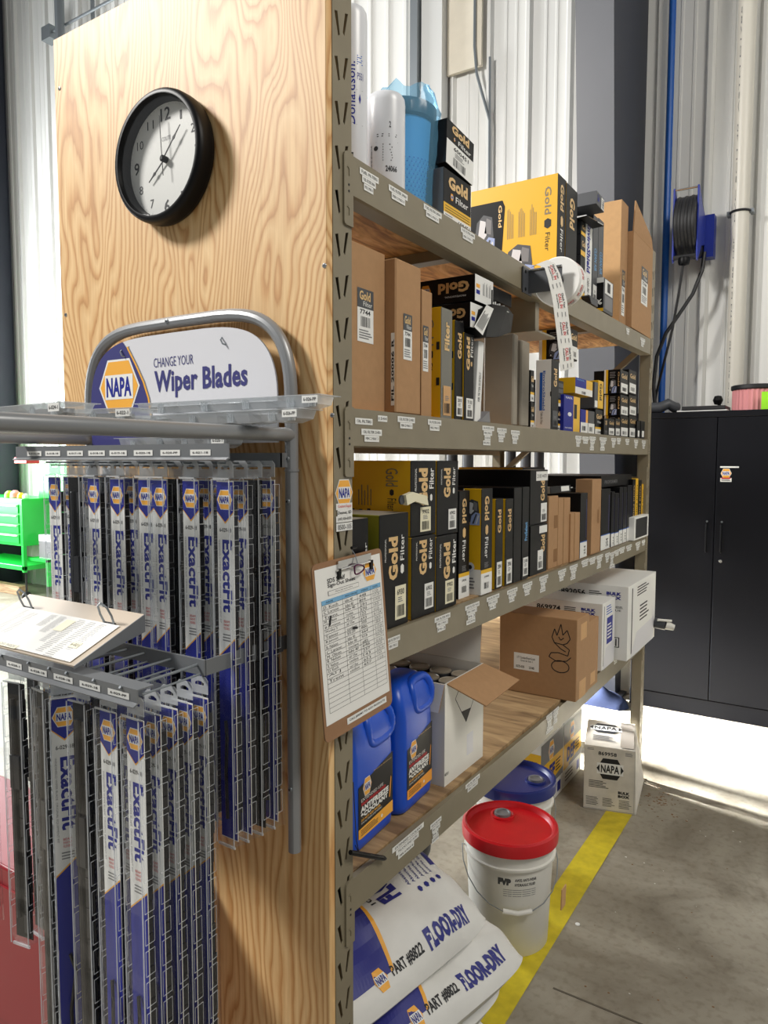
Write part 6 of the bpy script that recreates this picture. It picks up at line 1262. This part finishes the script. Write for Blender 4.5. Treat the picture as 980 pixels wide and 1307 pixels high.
# buckets
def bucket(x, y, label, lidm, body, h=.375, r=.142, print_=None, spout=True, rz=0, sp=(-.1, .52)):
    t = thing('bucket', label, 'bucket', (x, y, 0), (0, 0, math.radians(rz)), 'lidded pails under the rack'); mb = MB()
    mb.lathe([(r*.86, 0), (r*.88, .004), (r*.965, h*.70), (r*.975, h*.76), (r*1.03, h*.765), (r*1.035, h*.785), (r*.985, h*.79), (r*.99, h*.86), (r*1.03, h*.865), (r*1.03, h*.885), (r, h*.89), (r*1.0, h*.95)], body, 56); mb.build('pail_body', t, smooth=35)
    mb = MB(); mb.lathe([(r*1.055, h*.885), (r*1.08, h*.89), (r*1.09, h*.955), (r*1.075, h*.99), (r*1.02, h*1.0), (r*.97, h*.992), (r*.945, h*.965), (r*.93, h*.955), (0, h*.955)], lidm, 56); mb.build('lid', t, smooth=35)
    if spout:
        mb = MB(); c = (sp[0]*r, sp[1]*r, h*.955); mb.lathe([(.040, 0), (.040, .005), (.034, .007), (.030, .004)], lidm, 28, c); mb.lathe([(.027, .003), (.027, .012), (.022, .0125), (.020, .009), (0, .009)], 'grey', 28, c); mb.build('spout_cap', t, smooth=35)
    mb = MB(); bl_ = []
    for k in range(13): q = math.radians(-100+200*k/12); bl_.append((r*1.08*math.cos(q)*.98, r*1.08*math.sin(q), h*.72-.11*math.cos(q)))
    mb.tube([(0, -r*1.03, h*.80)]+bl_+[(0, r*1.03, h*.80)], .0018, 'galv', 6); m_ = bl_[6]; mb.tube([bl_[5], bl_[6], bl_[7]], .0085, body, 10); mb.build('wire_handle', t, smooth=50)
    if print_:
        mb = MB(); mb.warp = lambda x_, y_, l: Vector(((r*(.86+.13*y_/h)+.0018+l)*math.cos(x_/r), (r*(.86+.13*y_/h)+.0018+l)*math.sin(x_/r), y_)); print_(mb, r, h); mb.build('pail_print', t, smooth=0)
    return t
def hyd(mb, r, h):
    mb.text('FVP', -.062, h*.64, -.020, h*.70, 'dial', 0, 1, .10); mb.text('AW32 ANTI-WEAR', -.008, h*.675, .066, h*.70, 'ink', 0, 1, .04); mb.text('HYDRAULIC FLUID', -.008, h*.635, .062, h*.66, 'ink', 0, 1, .04)
    for k in range(4): mb.rect(-.045, h*(.60-.018*k), .065, h*(.605-.018*k), 'grey', 1, 10)
    mb.lines(-.05, h*.38, .05, h*.50, 5, 'grey', 0, 1, .3); mb.text('FVP', .03, h*.16, .06, h*.21, 'navy', 0, 1, .06)
RB = bucket(-.090, 1.065, 'white pail with a stained bright red lid beside the stacked sacks', 'redl', 'whitep', print_=hyd, rz=-57, sp=(-.52, -.08))
bucket(-.215, 1.40, 'pail with dark blue lid standing behind the red-lidded one', 'bluel', 'whitep', rz=-60, sp=(.1, .55))
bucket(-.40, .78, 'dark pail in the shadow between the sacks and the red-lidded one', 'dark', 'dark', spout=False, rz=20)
mb = MB(); mb.box(.078, 1.075, .17, .118, 1.079, .245, 'cardl') if 0 else None
mb = MB(); mb.hexa([(.052, 1.155, .075), (.056, 1.155, .075), (.052, 1.195, .075), (.056, 1.195, .075), (.054, 1.155, .145), (.058, 1.155, .145), (.054, 1.195, .145), (.058, 1.195, .145)], 'cardl'); tag(mb.build('price_tag', smooth=0), 'small buff tag hanging at the right side of the red-lidded pail', 'tag')
# DEF cartons under the far half
def deff(mb, w, h):
    mb.rect(0, h*.26, w, h*.78, 'yellow', 1); mb.rect(0, h*.62, w, h*.92, 'grey', 2); mb.poly([(w*.3, h*.26), (w, h*.26), (w, h*.36), (w*.3, h*.30)], 'grey', 2)
    mb.text('DEF', w*.18, h*.34, w*.62, h*.55, 'navy', 0, 3, .05); hexlogo(mb, w*.45, h*.75, h*.24, 3, 1.0, .9); mb.lines(w*.66, h*.36, w*.9, h*.54, 4, 'ink', 0, 3); mb.rect(w*.75, h*.06, w*.9, h*.2, 'navy', 2); mb.lines(w*.1, h*.05, w*.6, h*.2, 3, 'grey', 0, 2)
def defs(mb, w, h): mb.rect(0, h*.35, w, h*.8, 'yellow', 1); mb.text('DIESEL EXHAUST FLUID', w*.5, h*.5, w*.95, h*.7, 'ink', 0, 2, .02)
xd = -.28; ya = hy(691, 960, xd); 
for k in range(2): carton('fluid_carton', ('nearer' if k == 0 else 'farther')+' yellow and white exhaust fluid carton on the floor under the rack', 'box', 'exhaust fluid cartons under the rack', xd, 1.86+.30*k, 2.15+.30*k, .001, .335, .26, 'white', deff, defs if k == 0 else None)
# dented white oil box on the floor
def napab(mb, w, h):
    mb.text('869958', w*.27, h*.86, w*.62, h*.92, 'ink', 0, 1, .03); hexlogo(mb, w*.50, h*.66, h*.32, 1, 1, 1.22, mono=True, edge=False)
    mb.lines(w*.10, h*.34, w*.48, h*.46, 5, 'ink', 0, 1, .45); mb.text('BULK', w*.66, h*.29, w*.88, h*.335, 'ink', 0, 1, .07); mb.text('BOX', w*.66, h*.235, w*.88, h*.28, 'ink', 0, 1, .07)
    for a in (.05, .37, .68): mb.lines(w*a, h*.06, w*(a+.24), h*.20, 6, 'ink', 0, 1, .35)
    mb.lines(w*.06, h*.92, w*.2, h*.96, 2, 'grey', 0, 1); mb.lines(w*.78, h*.88, w*.92, h*.94, 3, 'grey', 0, 1); mb.rect(w*.02, h*.015, w*.98, h*.02, 'grey', 1); mb.rect(w*.96, h*.02, w*.965, h*.97, 'grey', 1)
A_ = hit(744, 1031, 'z', 0); B_ = hit(811, 1041, 'z', 0); C_ = hit(832, 1010, 'z', 0)
ang = math.atan2(B_.y-A_.y, B_.x-A_.x); wd_ = (B_-A_).length; dp = .33; hh_ = .290
t = thing('dented_oil_box', 'scuffed white oil box marked 869958 on the floor at the far end of the rack', 'box', (A_.x, A_.y, .0005), (0, 0, ang))
mb = MB(); V = [(0, 0, 0), (wd_, 0, 0), (wd_+.02, dp, 0), (0, dp, 0), (0, 0, hh_), (wd_-.006, 0, hh_-.004), (wd_-.004, dp, hh_), (.0, dp, hh_), (wd_+.035, dp*.45, .10), (wd_+.0, dp*.4, hh_-.004)]
mb.add(V, [(3, 2, 1, 0), (0, 1, 5, 4), (4, 5, 9, 6, 7), (2, 3, 7, 6), (3, 0, 4, 7), (1, 8, 9, 5), (1, 2, 8), (8, 2, 6, 9)], mat('scuffed_white_card', (212, 206, 194), .6, 0, .4, .16, 12)); mb.build('box_body', t, smooth=0, bevel=.002, seg=1)
mb = MB(); mb.frame((0, 0, 0), (1, 0, 0), (0, 0, 1)); napab(mb, wd_, hh_); mb.build('front_print', t, smooth=0)
mb = MB(); mb.frame((.01, .02, hh_-.001), (1, 0, 0), (0, 1, 0)); mb.l = 0; hexlogo(mb, wd_*.34, dp*.62, dp*.34, 4, 1, 1.3, mono=True, edge=False); mb.lines(wd_*.1, dp*.12, wd_*.55, dp*.34, 5, 'grey', 0, 4); mb.rect(wd_*.64, -.01, wd_*.90, dp*.92, mat('packing_tape_grey', (150, 142, 132), .5), 4); mb.build('top_print', t, smooth=0)
mb = MB(); mb.frame((wd_, 0, 0), (0, 1, 0), (0, 0, 1)); mb.O = Vector((wd_+.010, dp*.10, .03)); mb.U = Vector((.14, .9, 0)).normalized(); mb.V = Vector((-.12, 0, 1)).normalized(); mb.N = mb.U.cross(mb.V)
mb.build('side_print', t, smooth=0) if mb.v else None
# bright patch objects beyond the rack: sheet, blue bundle, floor rail
mb = MB(); rnd = random.Random(9); V = []; nx, ny_ = 22, 12
p0_ = hit(742, 903, 'z', 0); p1_ = hit(822, 885, 'z', 0)
for a in range(nx+1):
    for b_ in range(ny_+1):
        u, v = a/nx, b_/ny_; hh = .13*math.sin(math.pi*min(1, max(0, v)))**.6*(math.sin(math.pi*u)**.45)*(1-.25*u)+.02*math.sin(11*u+5*v)*math.sin(math.pi*v)*math.sin(math.pi*u)
        V.append((-.74+.40*u+.04*math.sin(5*v), 3.38+.24*v, max(.0005, hh*.9)))
Fc = [(a*(ny_+1)+b_, (a+1)*(ny_+1)+b_, (a+1)*(ny_+1)+b_+1, a*(ny_+1)+b_+1) for a in range(nx) for b_ in range(ny_)]
mb.add(V, Fc, 'cloth'); tag(mb.build('cloth_bundle', smooth=70), 'dark blue cloth bundle slumped on the bright floor beyond the rack', 'cloth')
mb = MB(); V = []; nx, ny_ = 18, 10
for a in range(nx+1):
    for b_ in range(ny_+1): u, v = a/nx, b_/ny_; V.append((-.60+.24*u+.02*v, 3.78+.05*math.sin(9*u)*(1-v)-.03*v, .001+.62*(1-v)*(1-.5*abs(u-.4))))
Fc = [(a*(ny_+1)+b_, a*(ny_+1)+b_+1, (a+1)*(ny_+1)+b_+1, (a+1)*(ny_+1)+b_) for a in range(nx) for b_ in range(ny_)]
mb.add(V, Fc, 'wcloth'); tag(mb.build('white_sheet', smooth=70), 'bright white draped sheet behind the blue cloth bundle', 'sheet')
mb = MB(); a = hit(735, 886, 'z', .03); b = hit(768, 894, 'z', .03); mb.bar((a.x-.5, a.y-.02, .02), (b.x+.05, b.y, .02), .03, .03, 'dark'); tag(mb.build('floor_rail', smooth=0), 'low dark rail lying on the bright floor behind the dented box', 'rail')
mb = MB(); rnd = random.Random(4)
for k in range(90):
    q = rnd.uniform(0, 6.28); r_ = abs(rnd.gauss(0, .09)); x, y = .12+r_*math.cos(q), 2.30+r_*1.6*math.sin(q); s_ = rnd.uniform(.0015, .005); mb.poly and mb.box(x, y, .0002, x+s_*2, y+s_, .0012, 'cardd')
o = mb.build('floor_grit', smooth=0); tag(o, 'brown grit and straw scattered on the concrete beside the dented box', 'debris'); o['kind'] = 'stuff'
mb = MB(); rnd = random.Random(14)
for k in range(60):
    x, y = rnd.uniform(.1, .9), rnd.uniform(.6, 2.2); s_ = rnd.uniform(.001, .004); mb.box(x, y, .0002, x+s_*1.6, y+s_, .0010, 'cardd' if k % 3 else 'paper')
o = mb.build('floor_crumbs', smooth=0); tag(o, 'tiny crumbs and specks on the bare concrete right of the yellow line', 'debris'); o['kind'] = 'stuff'
mb = MB(); a = hit(737, 1180, 'z', 0); mb.lathe([(.008, 0), (.008, .002), (.004, .003)], 'paper', 10, (a.x, a.y, .0003)); tag(mb.build('paper_scrap'), 'tiny white scrap on the concrete right of the yellow line', 'scrap')
# ---------------------------------------------------------------- black cabinet and what stands on it
x0, x1, ya, yb, H = -.325, .597, 3.56, 3.90, 1.832; xs = (x0+x1)/2
cab = thing('storage_cabinet', 'tall black two-door steel cabinet against the ribbed wall', 'cabinet', ((x0+x1)/2, (ya+yb)/2, 0)); hw_ = (x1-x0)/2
D2 = (yb-ya)/2; mb = MB(); mb.box(-hw_, -D2+.005, .0, hw_, D2, .10, 'cab'); mb.box(-hw_, -D2+.02, .10, hw_, D2, H-.035, 'cab'); mb.box(-hw_, -D2, H-.035, hw_, D2, H, 'cab'); mb.build('cabinet_body', cab, bevel=.002, smooth=0, seg=1)
for s_ in (-1, 1):
    mb = MB(); mb.box(min(s_*.002, s_*(hw_-.012)), -D2+.0025, .103, max(s_*.002, s_*(hw_-.012)), -D2+.0185, H-.038, 'cab'); d_ = mb.build('cabinet_door', cab, bevel=.003, smooth=0, seg=2)
    zt, zb = 1.17, 1.00
    mb = MB(); xh = s_*.040; mb.tube([(xh, -D2+.002, zt), (xh, -D2-.018, zt-.006), (xh, -D2-.02, zt-.03), (xh, -D2-.02, zb+.03), (xh, -D2-.018, zb+.006), (xh, -D2+.002, zb)], .006, 'black', 8); mb.lathe([(.006, 0), (.006, .003)], 'galv', 10, (xh, -D2+.0015, zt+.012), 'y'); mb.build('door_handle', d_)
mb = MB(); mb.lathe([(.010, 0), (.010, .006), (.008, .008)], 'chrome', 18, (.040, -D2+.0015, .95), 'y'); mb.build('lock', cab)
a = hit(919, 610, 'y', ya-.003); b = hit(934, 596, 'y', ya-.003)
mb = MB(); mb.frame((a.x-xs, -D2+.0024, a.z), (1, 0, 0), (0, 0, 1)); w_ = b.x-a.x; h_ = b.z-a.z
mb.rect(0, -h_*.35, w_, 0, 'white', 1); mb.lines(w_*.1, -h_*.3, w_*.9, -.002, 3, 'ink', 0, 2, .5); hexlogo(mb, w_/2, h_*.42, h_*.8, 2, 1, 1.05); mb.rect(-w_*.05, h_*.92, w_*1.6, h_*1.06, 'white', 1); mb.rect(w_*.1, -h_*.08, w_*.9, h_*.04, 'red', 3); mb.build('cabinet_sticker', cab, smooth=0)
mb = MB(); a = hit(957, 500, 'y', 3.76); t = thing('air_filter', 'round pink pleated air filter with black rim standing on the black cabinet', 'filter', (a.x+.03, 3.76, H+.001)); r_ = .125
n = 60; pts = []
for k in range(n): rr = r_-(0 if k % 2 else .006); q = 2*math.pi*k/n; pts.append((rr*math.cos(q), rr*math.sin(q)))
mb.prism(pts, 0, .125, 'z', 'pink'); mb.build('pleated_paper', t, smooth=0)
mb = MB(); mb.lathe([(r_+.003, .125), (r_+.008, .130), (r_+.008, .150), (r_, .153), (r_-.04, .153), (r_-.045, .14)], 'dark', 40); mb.build('rubber_rim', t, smooth=35)
mb = MB(); a = hit(976, 505, 'y', 3.60); mb.box(a.x-.015, 3.58, H+.001, a.x+.08, 3.60, H+.10, 'lime'); mb.build('lime_card', smooth=0); o = bpy.data.objects['lime_card']; tag(o, 'bright lime green card standing on the cabinet before the pink filter', 'card')
mb = MB(); a = hit(866, 520, 'y', 3.68); b = hit(930, 520, 'y', 3.68); mb.box(a.x, 3.62, H+.001, b.x, 3.85, H+.012, 'white'); mb.box(a.x+.03, 3.615, H+.012, b.x-.01, 3.84, H+.035, 'dark'); tag(mb.build('parts_tray', bevel=.004), 'flat black tray on a white sheet lying on top of the cabinet', 'tray')
mb = MB(); a = hit(912, 509, 'y', 3.80); mb.lathe([(0, -.03), (.02, -.026), (.03, 0), (.02, .026), (0, .03)], 'black', 20, (a.x, 3.93, a.z-.0)); mb.tube([(a.x, 3.93, a.z-.02), (a.x+.04, 3.92, H+.025), (a.x+.09, 3.91, H+.008)], .008, 'black', 8); tag(mb.build('gear_knob'), 'small black ball knob on a bent stalk on top of the cabinet', 'knob')
mb = MB(); a = hit(845, 515, 'y', 3.66); mb.tube([(a.x-.10, 3.66, H+.036), (a.x-.01, 3.66, H+.036), (a.x+.03, 3.68, H+.060), (a.x+.06, 3.70, H+.040), (a.x+.075, 3.72, H+.036)], [.034, .034, .033, .032, .032], 'dial', 18); mb.tube([(a.x-.105, 3.66, H+.036), (a.x-.092, 3.66, H+.036)], .038, 'dark', 18); tag(mb.build('rubber_elbow'), 'grey rubber elbow hose lying at the left end of the cabinet top', 'hose')
# ---------------------------------------------------------------- cable reel on the wall
a = hit(862, 245, 'y', 3.75); b = hit(892, 330, 'y', 3.75); cr = hit(880, 290, 'y', 3.80)
rl = thing('cable_reel', 'blue steel reel wound with black cable, mounted high on the grey wall', 'reel', (cr.x, 3.82, cr.z))
xl_, xr_ = a.x-cr.x, b.x-cr.x; zt, zb = a.z-cr.z, b.z-cr.z
for xx in (xl_, xr_-.01):
    mb = MB(); mb.prism([(-.13, zb), (-.11, zb-.02), (.0, zb*.55), (.16, zb*.35), (.20, zb*.35), (.20, .08), (.16, .08), (.02, zt*.55), (-.11, zt), (-.13, zt)], xx, xx+.01, 'x', 'reel'); mb.build('side_plate', rl, bevel=.002, smooth=0, seg=1)
mb = MB(); mb.tube([(xl_+.01, -.12, zt-.01), (xr_-.01, -.12, zt-.01)], .006, 'chrome', 8); mb.tube([(xl_+.01, -.12, zb+.01), (xr_-.01, -.12, zb+.01)], .014, 'dark', 10); mb.build('guide_rods', rl)
mb = MB(); nt_ = 6
for k in range(nt_):
    xx = xl_+.025+(xr_-xl_-.05)*k/(nt_-1); R_ = .175-.004*(k % 2)
    mb.tube([(xx, R_*math.cos(q), R_*math.sin(q)) for q in [j*2*math.pi/32 for j in range(32)]], .015, 'dark', 8, True)
mb.lathe([(.165, xl_+.012), (.165, xr_-.012)], 'dark', 32, (0, 0, 0), 'x'); mb.build('cable_coil', rl, smooth=50)
mb = MB(); mb.box(xr_-.005, .12, -.16, xr_+.05, .205, .10, 'reel'); mb.box(xl_, .20, -.14, xr_+.04, .206, .08, 'reel'); mb.build('wall_bracket', rl, smooth=0)
mb = MB(); g_ = (xl_+xr_)/2; mb.lathe([(0, -.03), (.03, -.02), (.035, 0), (.03, .02), (0, .03)], 'black', 16, (g_, -.14, zb-.02)); mb.build('cable_stop', rl)
mb = MB(); P = [hit(u, v, 'y', yy) for u, v, yy in ((872, 336, 3.68), (866, 375, 3.70), (858, 420, 3.74), (848, 460, 3.80), (838, 500, 3.88), (833, 530, 3.95))]; mb.tube(P, .008, 'dark', 8)
tag(mb.build('reel_cable'), 'thin black cable running straight down from the reel', 'cable')
mb = MB(); P = [hit(u, v, 'y', yy) for u, v, yy in ((899, 322, 3.92), (896, 345, 3.90), (884, 375, 3.88), (866, 402, 3.86), (850, 425, 3.84), (838, 455, 3.84), (834, 490, 3.84), (836, 520, 3.84))]; mb.tube(P, .012, 'dark', 8)
tag(mb.build('feed_cable'), 'thicker black cable curving away left below the reel', 'cable')
# ---------------------------------------------------------------- left background: green tool cart, curb timber; red chest in front
cx_ = hit(26, 650, 'y', 3.30); X0 = hit(-60, 650, 'y', 3.3).x; X1 = hit(28, 650, 'y', 3.3).x
def zc(v, u=25): return hit(u, v, 'y', 3.3).z
ct = thing('tool_cart', 'bright green tool cart with drawers and a lower shelf, far behind at the left', 'tool cart', ((X0+X1)/2, 3.55, 0)); hx = (X1-X0)/2
zt, zm, zb = zc(637), zc(697), zc(728)
mb = MB(); mb.box(-hx, -.25, zm, hx, .25, zt, 'gcart'); mb.box(-hx, -.25, zb, hx, .25, zb+.05, 'gcart')
for xx in (-hx, hx-.04):
    for yy in (-.25, .21): mb.box(xx, yy, zb-.02, xx+.04, yy+.04, zm, 'gcart')
mb.build('cart_body', ct, bevel=.004, smooth=0, seg=1)
for k in range(4):
    za = zm+.03+(zt-zm-.08)*k/4; zb2 = zm+.03+(zt-zm-.08)*(k+1)/4-.012; mb = MB(); mb.box(-hx+.03, -.262, za, hx-.06, -.250, zb2, 'gcart'); d_ = mb.build('drawer', ct, smooth=0); mb = MB(); mb.box(-hx+.05, -.275, zb2-.02, hx-.08, -.262, zb2-.006, 'headw'); mb.build('drawer_pull', d_, smooth=0)
for xx in (-hx+.05, hx-.05):
    for yy in (-.2, .2): mb = MB(); mb.lathe([(.05, -.015), (.055, -.01), (.055, .01), (.05, .015)], 'dark', 16, (xx, yy, .056), 'x'); mb.tube([(xx, yy, .056), (xx, yy, zb-.02)], .012, 'dark', 6); mb.build('caster', ct)
x_ = hit(22, 620, 'y', 3.30).x
mb = MB(); mb.box(x_-.02-(X0+X1)/2, .0, zt, x_+.55-(X0+X1)/2, .24, zc(592), 'gcart'); mb.lathe([(.04, 0), (.04, .01)], 'dark', 14, (x_+.35-(X0+X1)/2, -.001, zc(615)), 'y'); mb.build('back_cabinet', ct, bevel=.004, smooth=0, seg=1)
mb = MB(); mb.box(hx+.002, -.2, zc(715), hx+.35, .2, zc(715)+.03, 'gcart'); mb.box(hx+.32, -.2, zc(745), hx+.35, -.16, zc(712), 'gcart'); mb.build('side_shelf', ct, smooth=0)
mb = MB(); c = hit(14, 633, 'y', 3.35); 
for k, (dx, m_, s_) in enumerate(((0, 'pink', .055), (.11, 'yellow', .04), (-.12, 'lime', .05), (.2, 'paper', .035))): mb = MB(); mb.lathe([(0, 0), (s_, .004), (s_*.9, s_), (s_*.4, s_*1.5), (0, s_*1.55)], m_, 12, (c.x+dx, 3.40, zt+.001)); tag(mb.build('shop_rag'), ('pink', 'yellow', 'lime', 'pale')[k]+' crumpled rag lying on the green tool cart', 'rag', 'rags on the green cart')
mb = MB(); c = hit(22, 590, 'y', 3.45); mb.box(c.x-.06, 3.45, zc(592)+.002, c.x+.18, 3.6, zc(592)+.07, 'red'); tag(mb.build('red_case', bevel=.005), 'small red case lying on top of the green cabinet', 'case')
mb = MB(); c = hit(44, 687, 'y', 3.28); mb.box(c.x-.12, 3.40, zc(715)+.031, c.x+.12, 3.50, zc(682), 'headw'); mb.box(c.x-.11, 3.394, zc(715)+.04, c.x+.11, 3.40, zc(690), 'grey'); tag(mb.build('parts_bag', smooth=0), 'white-topped bag of parts on the side shelf of the green cart', 'bag')
mb = MB(); a = hit(-60, 752, 'z', 0); b = hit(50, 756, 'z', .0); mb.box(a.x-.5, b.y-.24, .0005, b.x+.0, b.y-.13, .10, LUMB); tag(mb.build('curb_timber', bevel=.004, smooth=0), 'rough timber beam lying on the bright floor before the green cart', 'timber')
mb = MB(); mb.box(-1.30, -.27, .0005, -.345, -.03, .70, 'dred'); t = mb.build('red_tool_chest', bevel=.006); tag(t, 'dark red steel chest on the floor behind the hanging wiper packs', 'chest')
mb = MB(); mb.box(-1.28, -.275, .36, -.365, -.2705, .66, 'dred'); mb.build('chest_panel', t, smooth=0)
